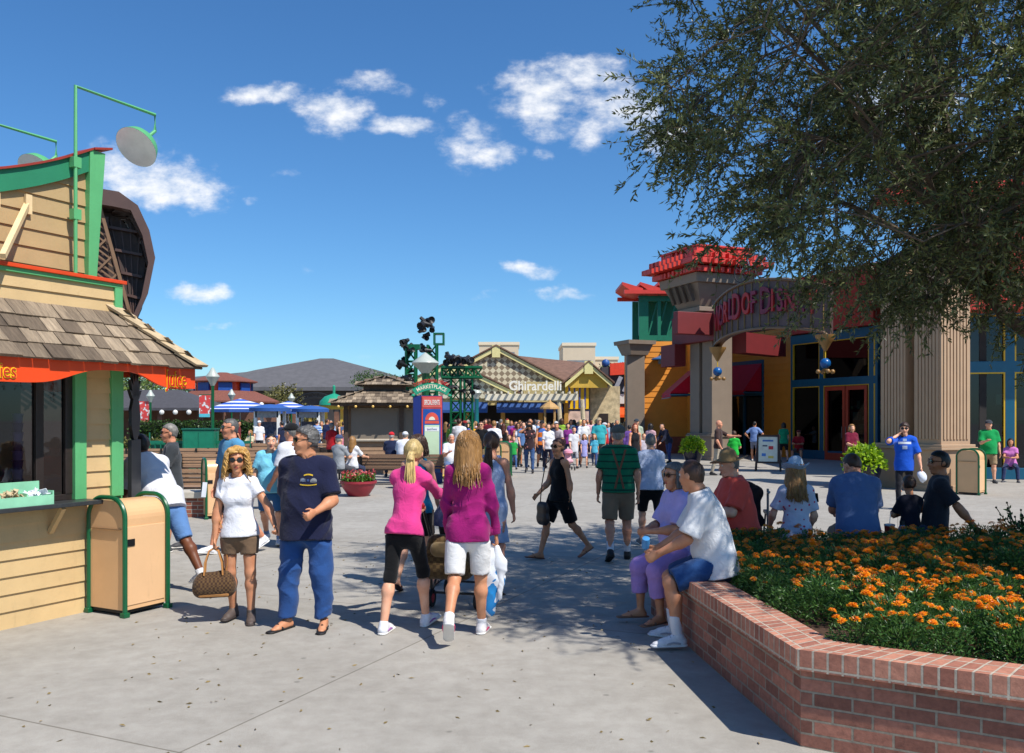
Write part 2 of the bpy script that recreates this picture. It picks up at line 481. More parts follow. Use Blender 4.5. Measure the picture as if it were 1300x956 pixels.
# ------------------------------------------------------------------ people
SKIN = {'fair': (226, 172, 140), 'tan': (200, 142, 106), 'ruddy': (214, 150, 118), 'brown': (110, 66, 42), 'olive': (180, 122, 86)}
HAIRC = {'blonde': (198, 152, 82), 'dirty': (150, 108, 58), 'brown': (66, 42, 26), 'dark': (26, 20, 17), 'grey': (128, 124, 118), 'white': (190, 186, 180), 'red': (120, 52, 24), 'platinum': (214, 184, 120), 'auburn': (84, 40, 24), 'salt': (92, 90, 88)}
PEOPLE = []
def two_bone(a, t, l1, l2, hint):
 a = Vector(a); t = Vector(t); d = t - a; L = min(d.length, (l1 + l2) * 0.995); w = d.normalized()
 x = (l1 * l1 - l2 * l2 + L * L) / (2 * L); y = math.sqrt(max(0, l1 * l1 - x * x))
 h = Vector(hint); h = (h - w * h.dot(w)).normalized()
 return a + w * x + h * y, a + w * L
def person(label, x, y, yaw, H=1.72, fem=False, fat=0.0, skin='fair', hair=('brown', 'short'), top=None, bottom=None, shoe=None, sock=None,
 hat=None, glasses=False, pose=None, res=None, group=None, seat=None, z=0.0, cat='person', face=True, age=1.0, name='person'):
 po = dict(lean=0, side=0, twist=0, hunch=0, hy=0, hp=0, L=(8, 3, 6), Rr=(-8, 3, 10), aL=(0, 10, 15, 6), aR=(0, 10, 15, 6), feet=(8, 8), curl=35, fp=(0, 0), splay=(0, 0))
 po.update(pose or {})
 po['R'] = po['Rr'] if 'R' not in (pose or {}) else pose['R']
 s = H / 1.75; dist = math.hypot(x, y)
 if res is None: res = 0.0085 if dist < 9.5 else 0.0115 if dist < 15 else 0.015 if dist < 26 else 0.018 if dist < 36 else 0.024
 res_b = res
 fine = res < 0.013
 kid = age < 0.9
 sin, cos = math.sin, math.cos
 ln, sd = R(po['lean']), R(po['side'])
 U = Vector((sin(sd), -sin(ln), cos(ln) * cos(sd))).normalized()
 l2 = ln + R(po['hunch']); U2 = Vector((sin(sd) * 0.7, -sin(l2), cos(l2))).normalized()
 tw = R(po['twist']); Lc = Vector((cos(tw), sin(tw), 0)); Lc = (Lc - U2 * Lc.dot(U2)).normalized(); Fc = Lc.cross(U2)
 X = Vector((1, 0, 0)); Z = Vector((0, 0, 1)); Fw = Vector((0, -1, 0))
 lg = 0.96 if kid else 1.0
 th, sh = 0.405 * s * lg, 0.415 * s * lg
 hw = (0.088 if not fem else 0.092) * s * (1 + 0.25 * fat)
 J = {}
 for sgn, key, k2 in ((1, 'L', 0), (-1, 'R', 1)):
  fl, ab, kn = [R(v) for v in po[key]]; sp = R(po['splay'][k2])
  hip = X * (hw * sgn)
  fy = R(po['feet'][k2]) + sp; fwd = Vector((sgn * sin(sp), -cos(sp), 0))
  d1 = (fwd * (sin(fl)) - Z * cos(fl)).normalized(); d1 = (d1 + X * (sgn * math.tan(ab))).normalized()
  knee = hip + d1 * th
  d2 = (fwd * sin(fl - kn) - Z * cos(fl - kn) + X * (sgn * math.tan(ab) * 0.4)).normalized()
  ank = knee + d2 * sh
  ff = Vector((sgn * sin(fy), -cos(fy), 0)); pt = R(po['fp'][k2])
  fd = (ff * cos(pt) - Z * sin(pt)).normalized(); dn = (-Z * cos(pt) - ff * sin(pt)).normalized()
  J[key] = dict(hip=hip, knee=knee, ank=ank, fd=fd, dn=dn, lat=fd.cross(Z).normalized(), sgn=sgn)
 low = min(min((J[k]['ank'] + J[k]['dn'] * 0.085 * s + J[k]['fd'] * t * s).z for t in (-0.05, 0.19)) for k in 'LR')
 shift = Z * (-low if seat is None else seat + 0.105 * s * (1 + 0.4 * fat))
 for k in 'LR':
  for q in ('hip', 'knee', 'ank'): J[k][q] = J[k][q] + shift
 P0 = shift.copy()
 lt = 1.06 if kid else 1.0
 tor = s * lt
 waist = P0 + U * 0.17 * tor; chest = waist + (U * 0.5 + U2 * 0.5).normalized() * 0.19 * tor
 shl = chest + U2 * 0.15 * tor; neck = shl + U2 * 0.055 * tor
 hs = s * 1.04 * (1.0 if not kid else 1.0 + (0.9 - age) * 0.5 + 0.12)
 hy, hp = R(po['hy']) + tw, R(po['hp'])
 Hl = Vector((cos(hy), sin(hy), 0)); Hf = Vector((sin(hy), -cos(hy), 0))
 Hu = (Z * cos(hp) + Hf * sin(hp)).normalized(); Hf = (Hf * cos(hp) - Z * sin(hp)).normalized()
 nd = (U2 * 0.75 + Hu * 0.35 + Fc * 0.14).normalized()
 hc = neck + nd * 0.155 * hs
 shw = (0.163 if not fem else 0.140) * s * (1 + 0.22 * fat) * (0.92 if kid else 1)
 fa = 1 + 0.28 * fat; lm = (0.93 if fem else 1.0) * (0.86 if kid else 1.0)
 ua, fo = 0.30 * s, 0.25 * s
 for sgn, key in ((1, 'aL'), (-1, 'aR')):
  sj = shl + Lc * (shw * sgn) - U2 * 0.018 * s
  spec = po[key]
  if spec[0] == 'ikw':
   v = Matrix.Rotation(-R(yaw), 3, 'Z') @ (Vector(spec[1]) - Vector((x, y, z))); spec = ('ik', v) + tuple(spec[2:])
  if spec[0] == 'ik':
   tgt = Vector(spec[1]) * 1.0; hint = Vector(spec[2]) if len(spec) > 2 else Vector((sgn * 0.5, 0.5, -0.6))
   el, wr = two_bone(sj, tgt, ua, fo, hint)
  else:
   fl, ab, eb, inw = [R(v) for v in spec]
   d = (Fc * sin(fl) * cos(ab) - (U2 * 0.5 + Z * 0.5) * cos(fl) * cos(ab) + Lc * (sgn * sin(ab))).normalized(); el = sj + d * ua
   d = (Fc * sin(fl + eb) - Z * cos(fl + eb) + Lc * sgn * (sin(ab) * 0.5 - math.tan(inw))).normalized(); wr = el + d * fo
  J[key] = dict(sh=sj, el=el, wr=wr, sgn=sgn, d=(wr - el).normalized())
 wm, cm, hm = (0.128, 0.150, 0.142) if not fem else (0.106, 0.128, 0.142)
 if kid: wm, cm, hm = 0.118, 0.128, 0.125
 wr_, cr_, hr_ = wm * s * (1 + 0.75 * fat), cm * s * (1 + 0.42 * fat), hm * s * (1 + 0.45 * fat)
 kd = 0.68 + 0.14 * min(fat, 1.2)
 hipc = P0 + U * 0.01 * s
 core = [cone(hipc - U * 0.02 * s, waist, hr_, wr_, X, kd), cone(waist, chest, wr_, cr_, Lc, kd), cone(chest, shl - U2 * 0.05 * s, cr_, cr_ * 0.86, Lc, 0.66)]
 if fat > 0.2: core.append(ell(waist - U * 0.03 * s + Fw * (0.045 + 0.05 * fat) * s, (X, Fw, U), (wr_ * 0.92, 0.085 * s * (1 + 0.5 * fat), 0.15 * s)))
 if fem and not kid:
  for g in (1, -1): core.append(ell(chest + Fc * 0.064 * s * (1 + 0.4 * fat) + Lc * (0.062 * g * s) - U2 * 0.012 * s, (Lc, Fc, U2), (0.056 * s * fa, 0.046 * s * fa, 0.058 * s * fa)))
 yoke = [cone(shl + Lc * shw * 0.85 - U2 * 0.012 * s, shl - Lc * shw * 0.85 - U2 * 0.012 * s, 0.052 * s * fa, 0.052 * s * fa)] + [cone(neck - Fc * 0.012 * s, J[k]['sh'], 0.05 * s, 0.046 * s) for k in ('aL', 'aR')]
 seatp = [ell(J[k]['hip'] - Fw * 0.026 * s * (1 + 0.3 * fat) + U * 0.012 * s - X * 0.006 * s * J[k]['sgn'], (X, Fw, U), (0.080 * s * fa, 0.080 * s * fa, 0.105 * s)) for k in 'LR']
 legs = {}
 for k in 'LR':
  j = J[k]; f = 0.5
  tr, kr = (0.083 if fem else 0.08) * s * fa * lm / 0.95, 0.051 * s * (1 + 0.2 * fat) * lm / 0.95
  calf = j['knee'].lerp(j['ank'], 0.3); dk = (j['ank'] - j['knee']).normalized(); back = -(dk.cross(X).cross(dk));
  bk = dk.cross(X) ; bk = bk if bk.dot(j['fd']) < 0 else -bk
  legs[k] = [cone(j['hip'], j['knee'], tr, kr), cone(j['knee'], calf + bk * 0.012 * s, kr * 0.93, 0.056 * s * lm * (1 + 0.15 * fat)), cone(calf + bk * 0.012 * s, j['ank'], 0.055 * s * lm * (1 + 0.15 * fat), 0.036 * s * lm)]
 arms = {}
 for k in ('aL', 'aR'):
  j = J[k]; mid = j['el'].lerp(j['wr'], 0.25)
  arms[k] = [cone(j['sh'], j['el'], 0.049 * s * fa * lm, 0.039 * s * fa * lm), cone(j['el'], mid, 0.038 * s * fa * lm, 0.04 * s * fa * lm), cone(mid, j['wr'], 0.04 * s * fa * lm, 0.027 * s * lm, Fw, 1.0)]
 body = core + yoke + seatp + legs['L'] + legs['R'] + arms['aL'] + arms['aR']
 nr = (0.056 if not fem else 0.046) * s * (0.8 if kid else 1) * (1 + 0.2 * fat)
 body.append(cone(neck - U2 * 0.02 * s, hc - Hu * 0.05 * hs - Hf * 0.015 * hs, nr * 1.06, nr))
 A3 = (Hl, Hf, Hu); hh = hs
 jw = 0.058 if not fem else 0.052
 head = [ell(hc + Hu * 0.018 * hh - Hf * 0.006 * hh, A3, (0.076 * hh, 0.096 * hh, 0.094 * hh)),
 cone(hc + Hf * 0.022 * hh - Hu * 0.035 * hh, hc + Hf * 0.052 * hh - Hu * 0.098 * hh, (jw + 0.004) * hh * (1 + 0.12 * fat), 0.036 * hh * (1 + 0.2 * fat), Hl, 1.0),
 cone(hc + Hf * 0.062 * hh + Hl * 0.028 * hh - Hu * 0.035 * hh, hc + Hf * 0.062 * hh - Hl * 0.028 * hh - Hu * 0.035 * hh, 0.031 * hh, 0.031 * hh)]
 det = [cone(hc + Hf * 0.088 * hh + Hu * 0.004 * hh, hc + Hf * 0.108 * hh - Hu * 0.036 * hh, 0.009 * hh, 0.0145 * hh),
 cone(hc + Hf * 0.097 * hh - Hu * 0.040 * hh + Hl * 0.012 * hh, hc + Hf * 0.097 * hh - Hu * 0.040 * hh - Hl * 0.012 * hh, 0.009 * hh, 0.009 * hh),
 cone(hc + Hf * 0.082 * hh + Hu * 0.026 * hh + Hl * 0.036 * hh, hc + Hf * 0.082 * hh + Hu * 0.026 * hh - Hl * 0.036 * hh, 0.012 * hh, 0.012 * hh),
 cone(hc + Hf * 0.086 * hh - Hu * 0.068 * hh + Hl * 0.018 * hh, hc + Hf * 0.086 * hh - Hu * 0.068 * hh - Hl * 0.018 * hh, 0.011 * hh, 0.011 * hh)]
 for g in (1, -1): det.append(ell(hc + Hl * (0.077 * g * hh) - Hf * 0.012 * hh - Hu * 0.012 * hh, A3, (0.011 * hh, 0.021 * hh, 0.032 * hh)))
 small = []
 for k in ('aL', 'aR'):
  j = J[k]; w = j['d']; g = j['sgn']
  pn = po.get('palm' + k[1], None)
  pn = Vector(pn) if pn else Lc * (-g)
  if abs(pn.normalized().dot(w)) > 0.9: pn = Fc * -1
  pn = (pn - w * pn.dot(w)).normalized()
  td = w.cross(pn) * g
  if k == 'aR': pass
  td = td if td.dot(Fc + Z * 0.5) > 0 else -td
  hsz = s * (0.9 if fem else 1.0)
  kn = j['wr'] + w * 0.085 * hsz
  small.append(cone(j['wr'] - w * 0.01 * hsz, kn, 0.030 * hsz, 0.040 * hsz, td, 0.42))
  cu = R(po['curl'])
  J[k]['grip'] = kn + w * 0.02 * hsz + pn * 0.03 * hsz
  if fine:
   for off, fl_ in ((0.030, 0.072), (0.010, 0.080), (-0.011, 0.075), (-0.030, 0.058)):
    b0 = kn + td * off * hsz; d = (w * cos(cu * 0.5) + pn * sin(cu * 0.5)).normalized(); m1 = b0 + d * fl_ * 0.5 * hsz
    d = (w * cos(cu * 1.7) + pn * sin(cu * 1.7)).normalized(); m2 = m1 + d * fl_ * 0.5 * hsz
    small += [cone(b0, m1, 0.0095 * hsz, 0.0088 * hsz), cone(m1, m2, 0.0088 * hsz, 0.0072 * hsz)]
   t0 = j['wr'] + w * 0.025 * hsz + td * 0.022 * hsz; t1 = t0 + (w * 0.7 + td * 0.6 + pn * 0.3).normalized() * 0.045 * hsz
   small += [cone(t0, t1, 0.0135 * hsz, 0.0105 * hsz), cone(t1, t1 + (w * 0.9 + td * 0.1 + pn * 0.5).normalized() * 0.032 * hsz, 0.0105 * hsz, 0.008 * hsz)]
  else:
   m1 = kn + (w * 0.85 + pn * 0.4).normalized() * 0.075 * hsz
   small.append(cone(kn, m1, 0.038 * hsz, 0.026 * hsz, td, 0.45)); small.append(cone(j['wr'] + w * 0.03 * hsz, j['wr'] + w * 0.06 * hsz + td * 0.045 * hsz, 0.014 * hsz, 0.011 * hsz))
 feet = {}
 for k in 'LR':
  j = J[k]; a, fd, dn = j['ank'], j['fd'], j['dn']
  heel = a - fd * 0.03 * s + dn * 0.05 * s; ball_ = a + fd * 0.12 * s + dn * 0.06 * s; toe = a + fd * 0.165 * s + dn * 0.064 * s
  feet[k] = [cone(a, heel, 0.036 * s, 0.033 * s), cone(heel, ball_, 0.033 * s, 0.034 * s, j['lat'], 0.85), cone(a + dn * 0.02 * s, ball_, 0.034 * s, 0.03 * s), cone(ball_, toe, 0.036 * s, 0.028 * s, j['lat'], 0.55)]
  small += feet[k]
  J[k]['sole'] = a + dn * 0.085 * s
 F = Field(body + head + small, res_b)
 for p in body: F.add(p, 0.035 * s)
 for p in head: F.add(p, 0.022 * s)
 for p in small: F.add(p, max(0.006, res_b * 0.5))
 for p in det: F.add(p, max(0.007, res_b * 0.4))
 if fine:
  for g in (1, -1): F.sub(ell(hc + Hf * 0.1 * hh + Hu * 0.006 * hh + Hl * (0.033 * g * hh), A3, (0.018 * hh, 0.022 * hh, 0.012 * hh)))
 V, Q = F.mesh()
 sm = skin_mat(SKIN[skin])
 me = np_mesh(name, V, Q); me.materials.append(sm)
 root = bpy.data.objects.new(name, me); COL.objects.link(root)
 root.location = (x, y, z); root.rotation_euler = (0, 0, R(yaw))
 tag(root, label, cat, group)
 seed = len(PEOPLE) + 3
 fold = (0.0052 * (0.7 + 0.3 * s), 52.0)
 bo = None
 if bottom:
  kind = bottom.get('kind', 'pants'); ln_ = bottom.get('len', 1.0); ez = bottom.get('ease', 0.012) * s; flare = bottom.get('flare', 1.0)
  pr = [grow(core[0], ez * 0.7), *[grow(p, ez * 0.6) for p in seatp]]
  cuts = [(P0 + U * 0.10 * s, U)]
  if kind == 'skirt':
   l = ln_ * 0.85 * s; pr.append(cone(P0 + U * 0.03 * s, P0 - Z * l, hr_ + ez, (hr_ + ez) * flare, X, 0.8, False, True))
  else:
   for k in 'LR':
    j = J[k]; t = ln_ * 2
    r0 = legs[k][0][3] + ez
    if t <= 1.0:
     e = j['hip'].lerp(j['knee'], t); rr = (legs[k][0][3] * (1 - t) + legs[k][0][4] * t + ez) * flare
     pr.append(cone(j['hip'], e, r0, rr, None, 1, False, True))
    else:
     t2 = t - 1; e = j['knee'].lerp(j['ank'], t2)
     rk = (legs[k][0][4] + ez * 1.1) * (1 + (flare - 1) * 0.4); re = (0.056 * lm * (1 - t2) + 0.04 * t2) * s * flare + ez * 1.1
     pr += [cone(j['hip'], j['knee'], r0, rk)]
     pr += [cone(j['knee'], e, rk, max(re, rk * 0.72 if flare >= 1 else re), None, 1, False, True)]
  bo = sdf_obj(bottom.get('name', {'pants': 'trousers', 'shorts': 'shorts', 'skirt': 'skirt'}[kind]), pr, cloth(bottom['c'], bottom.get('pat')), root, res * 1.05, 0.035 * s, cuts, (fold[0] * bottom.get('fold', 1.0), fold[1]), seed=seed, tuck=[root])
 if top:
  sl = top.get('sleeve', 0.5); ez = top.get('ease', 0.014) * s; hem = top.get('hem', 0.06) * s; cuts = []; nk = []
  if sl <= 0:
   pr = [grow(p, ez * 0.6) for p in core]
   for g in (1, -1):
    a = shl + Lc * (0.085 * g * s) + U2 * 0.045 * s
    pr += [cone(chest + Fc * 0.07 * s + Lc * (0.08 * g * s) + U2 * 0.05 * s, a, 0.026 * s, 0.02 * s, Lc, 0.7), cone(a, chest - Fc * 0.06 * s + Lc * (0.075 * g * s) + U2 * 0.05 * s, 0.02 * s, 0.026 * s, Lc, 0.7)]
  else:
   pr = [grow(p, ez) for p in core] + [grow(p, ez * 0.6) for p in yoke]
   for k in ('aL', 'aR'):
    j = J[k]; t = min(0.92, sl / 0.5 * 0.68)
    if sl <= 0.75:
     e = j['sh'].lerp(j['el'], t); pr.append(cone(j['sh'], e, 0.046 * s * fa * lm + ez * 0.8, 0.048 * s * fa * lm + ez * 1.3, None, 1, False, True))
    else:
     e = j['el'].lerp(j['wr'], (sl - 0.5) * 2)
     pr += [cone(j['sh'], j['el'], 0.05 * s * fa * lm + ez * 0.9, 0.042 * s * fa * lm + ez * 0.8), cone(j['el'], e, 0.042 * s * fa * lm + ez * 0.8, 0.031 * s * lm + ez * 0.7, None, 1, False, True)]
   sc_ = top.get('scoop', 0.0)
   nk = [cone(neck - U2 * (0.004 + sc_) * s + Fc * (0.014 + sc_) * s, neck + U2 * 0.2 * s, nr * 1.16 + sc_ * 0.4 * s, nr * 1.7, None, 1, True, False)]
   cuts.append((neck + U2 * 0.03 * s, U2))
  fl_ = top.get('flare', 1.0)
  bez = (bottom.get('ease', 0.012) if bottom else 0.0) * s
  hk = max(hr_ + bez * 0.75 + 0.008 * s, wr_ * (0.97 if fat > 0.2 else 0.0)) + ez * 1.2
  base = P0 + (Fw * 0.02 * fat * s if fat > 0.2 else Vector((0, 0, 0)))
  dn = -U if seat is None else (-U)
  if hem > 0.12 * s and seat is None: dn = -Z
  pr.append(cone(waist, base + dn * hem, wr_ + ez * 1.1, hk * fl_, X, kd + 0.06, False, True))
  if hem > 0.005 * s: pr += [grow(p, ez * 0.3 + bez * 0.5 + 0.006 * s) for p in seatp]
  cuts.append((base + dn * hem, dn))
  sdf_obj(top.get('name', 'dress' if hem > 0.25 * s else 'shirt'), pr, cloth(top['c'], top.get('pat')), root, res, 0.045 * s, cuts, (fold[0] * top.get('fold', 1.0), fold[1] * 0.9), subs=nk, seed=seed + 50, tuck=[root] + ([bo] if bo else []))
  if top.get('collar'):
   C0 = neck + U2 * 0.018 * s
   pts = [C0 + (Lc * cos(a) * nr * 1.28 + Fc * sin(a) * nr * 1.28) - U2 * (0.02 * s * (1 + sin(a))) for a in np.linspace(-4.5, 1.3, 18)]
   MB().tube(pts, 0.011 * s, 6).build('collar', cloth(top['c']), root, smooth=True)
 for k in 'LR':
  j = J[k]; a, fd, dn = j['ank'], j['fd'], j['dn']
  if sock:
   top_ = a.lerp(j['knee'], sock[1]); MBp = [cone(top_, a + dn * 0.03 * s, 0.043 * s + 0.02 * s * sock[1], 0.04 * s, None, 1, True, False)]
   sdf_obj('sock', MBp, cloth(sock[0]), root, res * 0.9, 0.01)
  if shoe:
   kind, c = shoe[0], shoe[1]
   bot = a + dn * 0.083 * s
   if kind == 'sandal':
    toe = a + fd * 0.20 * s + dn * 0.078 * s; heel = a - fd * 0.055 * s + dn * 0.078 * s
    so = sdf_obj('sandal', [cone(heel, toe, 0.036 * s, 0.046 * s, j['lat'], 0.3)], mat('sandal leather', c, 0.6), root, min(res, 0.011), 0.01)
    st = MB(); q = a + fd * 0.09 * s + dn * 0.03 * s
    st.tube([q + j['lat'] * 0.045 * s + dn * 0.04 * s, q + fd * 0.03 * s - dn * 0.004 * s, q - j['lat'] * 0.045 * s + dn * 0.04 * s], 0.009 * s, 6)
    st.build('strap', mat('sandal leather', c, 0.6), so, smooth=True)
   else:
    up = [cone(a - dn * (0.0 if kind == 'shoe' else 0.05 * s), a - fd * 0.025 * s + dn * 0.045 * s, 0.044 * s, 0.043 * s, None, 1, kind != 'shoe'), cone(a - fd * 0.03 * s + dn * 0.05 * s, a + fd * 0.12 * s + dn * 0.058 * s, 0.042 * s, 0.043 * s, j['lat'], 0.9), cone(a + dn * 0.02 * s, a + fd * 0.11 * s + dn * 0.05 * s, 0.042 * s, 0.036 * s), cone(a + fd * 0.11 * s + dn * 0.06 * s, a + fd * 0.175 * s + dn * 0.062 * s, 0.044 * s, 0.033 * s, j['lat'], 0.62)]
    so = sdf_obj('shoe' if kind == 'shoe' else 'ankle_boot', up, mat('shoe upper', c, 0.6, 0.1, 30.0, 0.2), root, min(res, 0.012) if fine else res, 0.012, [(bot, dn)])
    if fine:
     sl_ = [cone(a - fd * 0.035 * s + dn * 0.075 * s, a + fd * 0.175 * s + dn * 0.075 * s, 0.045 * s, 0.047 * s, j['lat'], 0.34)]
     sdf_obj('sole', sl_, mat('shoe sole', shoe[2] if len(shoe) > 2 else (215, 212, 205), 0.7), so, res * 0.8, 0.01)
     if kind == 'shoe' and len(shoe) > 3:
      ac = MB()
      for g in (1, -1):
       q = a + fd * 0.05 * s + j['lat'] * (0.041 * g * s) + dn * 0.045 * s
       ac.tube([q - fd * 0.06 * s + dn * 0.01 * s, q + j['lat'] * 0.006 * g * s, q + fd * 0.05 * s - j['lat'] * 0.002 * g * s + dn * 0.012 * s], 0.008 * s, 6)
      for t in (0.04, 0.065, 0.09):
       q = a + fd * t * s - dn * (0.012 - (t - 0.04) * 0.5) * s
       ac.tube([q + j['lat'] * 0.026 * s + dn * 0.01 * s, q - dn * 0.004 * s + dn * 0.0, q - j['lat'] * 0.026 * s + dn * 0.01 * s], 0.005 * s, 5)
      ac.build('lacing', mat('shoe trim', shoe[3], 0.6), so, smooth=True)
 hcol, style = hair
 hm_ = hair_mat(HAIRC[hcol])
 sk = head[0]
 rs = min(res, 0.012) if fine else res
 if style not in ('none', 'bald'):
  vol = {'short': 0.010, 'crop': 0.006, 'curly': 0.030, 'long': 0.014, 'pony': 0.010, 'bob': 0.020, 'bun': 0.010, 'mop': 0.020, 'side': 0.006, 'curlyshort': 0.018}[style] * hs
  pr = [grow(sk, vol)]; bk_ = -Hf
  c0 = hc + Hu * 0.02 * hs
  if style in ('short', 'crop', 'side', 'mop', 'curlyshort'): pr.append(cone(hc - Hf * 0.05 * hs, hc - Hf * 0.055 * hs - Hu * 0.065 * hs, 0.055 * hs + vol * 0.5, 0.04 * hs))
  if style == 'curly':
   for i in range(46):
    a = RNG.uniform(-2.6, 2.6); zz = RNG.uniform(-0.16, 0.11); rr = 0.082 + 0.018 * (zz < 0)
    if abs(a) < 0.85 and zz < 0.06: a = math.copysign(0.95 + RNG.uniform(0, 0.5), a)
    pr.append(ell(hc + (Hl * sin(a) * rr * 0.95 + Hf * cos(a) * rr) * hs + Hu * zz * hs, A3, (0.026 * hs,) * 3))
  if style == 'bob':
   for a in np.linspace(1.15, 2 * math.pi - 1.15, 9):
    d = Hl * sin(a) * 0.082 * hs + Hf * cos(a) * 0.09 * hs
    pr.append(cone(c0 + d, hc + d * 1.08 - Hu * 0.10 * hs, 0.03 * hs, 0.024 * hs))
  if style in ('long',):
   for a in np.linspace(1.5, 2 * math.pi - 1.5, 8):
    d = Hl * sin(a) * 0.08 * hs + Hf * cos(a) * 0.088 * hs
    pr.append(cone(c0 + d, hc + d * 1.15 - Hu * 0.19 * hs - Hf * 0.02 * hs, 0.03 * hs, 0.03 * hs))
   pr.append(cone(hc - Hf * 0.09 * hs - Hu * 0.05 * hs, shl - Fc * 0.105 * s - U2 * 0.07 * s, 0.075 * hs, 0.065 * hs, Hl, 0.45))
  if style == 'bun': pr.append(ell(hc - Hf * 0.10 * hs + Hu * 0.06 * hs, A3, (0.045 * hs,) * 3))
  if style == 'pony':
   pr.append(cone(hc - Hf * 0.095 * hs + Hu * 0.0 * hs, hc - Hf * 0.14 * hs - Hu * 0.06 * hs, 0.024 * hs, 0.034 * hs))
   if not fine: pr.append(cone(hc - Hf * 0.14 * hs - Hu * 0.05 * hs, hc - Hf * 0.13 * hs - Hu * 0.26 * hs, 0.034 * hs, 0.018 * hs))
  cuts = []
  Fh = Field(pr, rs)
  for p in pr: Fh.add(p, 0.012 * hs)
  Xg, Yg, Zg = Fh.grid(); rx, ry, rz_ = Xg - hc.x, Yg - hc.y, Zg - hc.z
  ff_ = rx * Hf.x + ry * Hf.y + rz_ * Hf.z; uu_ = rx * Hu.x + ry * Hu.y + rz_ * Hu.z; ll_ = np.abs(rx * Hl.x + ry * Hl.y + rz_ * Hl.z)
  fl0 = (0.052 if style != 'mop' else 0.032) * hs
  front = np.minimum(ff_ - (0.012 if style not in ('curly', 'bob', 'long') else 0.03) * hs, fl0 + 0.25 * np.maximum(0, ff_) - uu_ - 0.18 * ll_)
  Fh.f = np.maximum(Fh.f, front.astype(np.float32))
  if style in ('short', 'crop', 'side', 'pony', 'bun', 'curlyshort'):
   nape = np.minimum(0.9, -uu_ - (0.065 if style != 'side' else 0.05) * hs); Fh.f = np.maximum(Fh.f, nape.astype(np.float32))
  if style == 'side':
   Fh.f = np.maximum(Fh.f, (uu_ - 0.045 * hs).astype(np.float32))
  amp = 0.004 if style not in ('curlyshort', 'curly') else 0.008
  Fh.folds(amp * hs, 120.0 if style in ('curly', 'curlyshort') else 90.0, seed)
  V, Q = Fh.mesh()
  ho = np_obj('hair', V, Q, hm_, root)
  if fine and style in ('long', 'pony', 'curly', 'bob'):
   lk = MB(); r_ = random.Random(seed)
   nl = {'long': 460, 'pony': 110, 'curly': 480, 'bob': 240}[style]
   for i in range(nl):
    if style == 'pony':
     p = hc - Hf * 0.11 * hs + Hu * 0.01 * hs + Hl * r_.uniform(-.02, .02); pts = [p]
     Ln = r_.uniform(0.2, 0.33); sw = r_.uniform(-.035, .035); ox = r_.uniform(0.02, .055)
     for t in np.linspace(0.2, 1, 6): pts.append(p - Hf * ox * (1 - (1 - t) ** 2) - Z * Ln * t * t ** 0.3 + Hl * sw * t)
     rr = [0.005, 0.006, 0.007, 0.006, 0.005, 0.004, 0.001]
    else:
     a = r_.uniform(1.2, 2 * math.pi - 1.2) if style != 'curly' else r_.uniform(1.0, 2 * math.pi - 1.0)
     el_ = r_.uniform(0.0, 1.25)
     Ln = {'long': r_.uniform(0.30, 0.43), 'curly': r_.uniform(0.17, 0.27), 'bob': r_.uniform(0.12, 0.17)}[style] * hs
     out = {'long': 0.020, 'curly': 0.04, 'bob': 0.024}[style]
     ph, wv = r_.uniform(0, 6.28), {'long': 0.009, 'curly': 0.016, 'bob': 0.005}[style]
     pts = []; pos = None; used = 0; N = 9; e = el_
     for t in range(N):
      if e > 0:
       pos = hc + Hu * 0.018 * hs + (Hl * sin(a) * cos(e) * (0.076 + out * 0.7) + Hf * cos(a) * cos(e) * (0.096 + out * 0.7) + Hu * sin(e) * (0.094 + out * 0.6)) * hs
       e -= Ln / N / (0.095 * hs)
      else:
       pos = pos - Z * (Ln / N) + (Hl * sin(a) * 0.004 + Hf * cos(a) * 0.002) + Fc * (-0.012 if (style == 'long' and pos.z < hc.z - 0.10 * hs) else 0)
      pts.append(pos + Hl * wv * sin(ph + t * 1.3) + Hf * wv * cos(ph + t * 1.1))
     w0 = 0.0062
     rr = [w0 * (0.55 + 0.45 * min(1, t / 2)) * (1 - 0.75 * max(0, (t - 5) / 4)) for t in range(N)]
    lk.tube(pts, rr, 5)
   lk.build('hair_locks', hm_, ho, smooth=True)
 if hat:
  hk_, hcx = hat[0], hat[1]; hmz = cloth(hcx, hat[2] if len(hat) > 2 else None)
  hh_ = hc + Hu * 0.045 * hs - Hf * 0.006 * hs
  if hk_ == 'cap':
   dome = [ell(hh_, A3, (0.092 * hs, 0.112 * hs, 0.085 * hs))]
   o = sdf_obj('cap', dome + [cone(hh_ + Hf * 0.08 * hs + Hu * 0.004, hh_ + Hf * 0.155 * hs - Hu * 0.018 * hs, 0.07 * hs, 0.06 * hs, Hl, 0.16)], hmz, root, rs, 0.012, [(hh_ - Hu * 0.016 * hs, -Hu)] if False else [(hh_ - Hu * 0.022 * hs, -Hu)])
  else:
   br = 0.05 if hk_ == 'bucket' else 0.085
   crown_ = [cone(hh_ - Hu * 0.01 * hs, hh_ + Hu * 0.055 * hs, 0.096 * hs, 0.078 * hs, Hl, 1.12), ]
   o = sdf_obj('hat', crown_, hmz, root, rs, 0.012, [(hh_ - Hu * 0.02 * hs, -Hu)], (0.003, 60))
   M = frame(hh_ - Hu * 0.018 * hs, Hl, Hf); r0 = 0.094 * hs; r1 = (0.094 + br) * hs; dz = -0.05 * hs if hk_ == 'bucket' else -0.022 * hs
   bm = MB(); nn = 32; pr_ = []
   prof = [(r0, 0.0), ((r0 + r1) / 2, dz * 0.35), (r1, dz), (r1 + 0.004, dz - 0.004), (r1 - 0.002, dz - 0.008), ((r0 + r1) / 2, dz * 0.35 - 0.008), (r0 * 0.97, -0.008)]
   bm.lathe(prof, n=nn, sy=1.1)
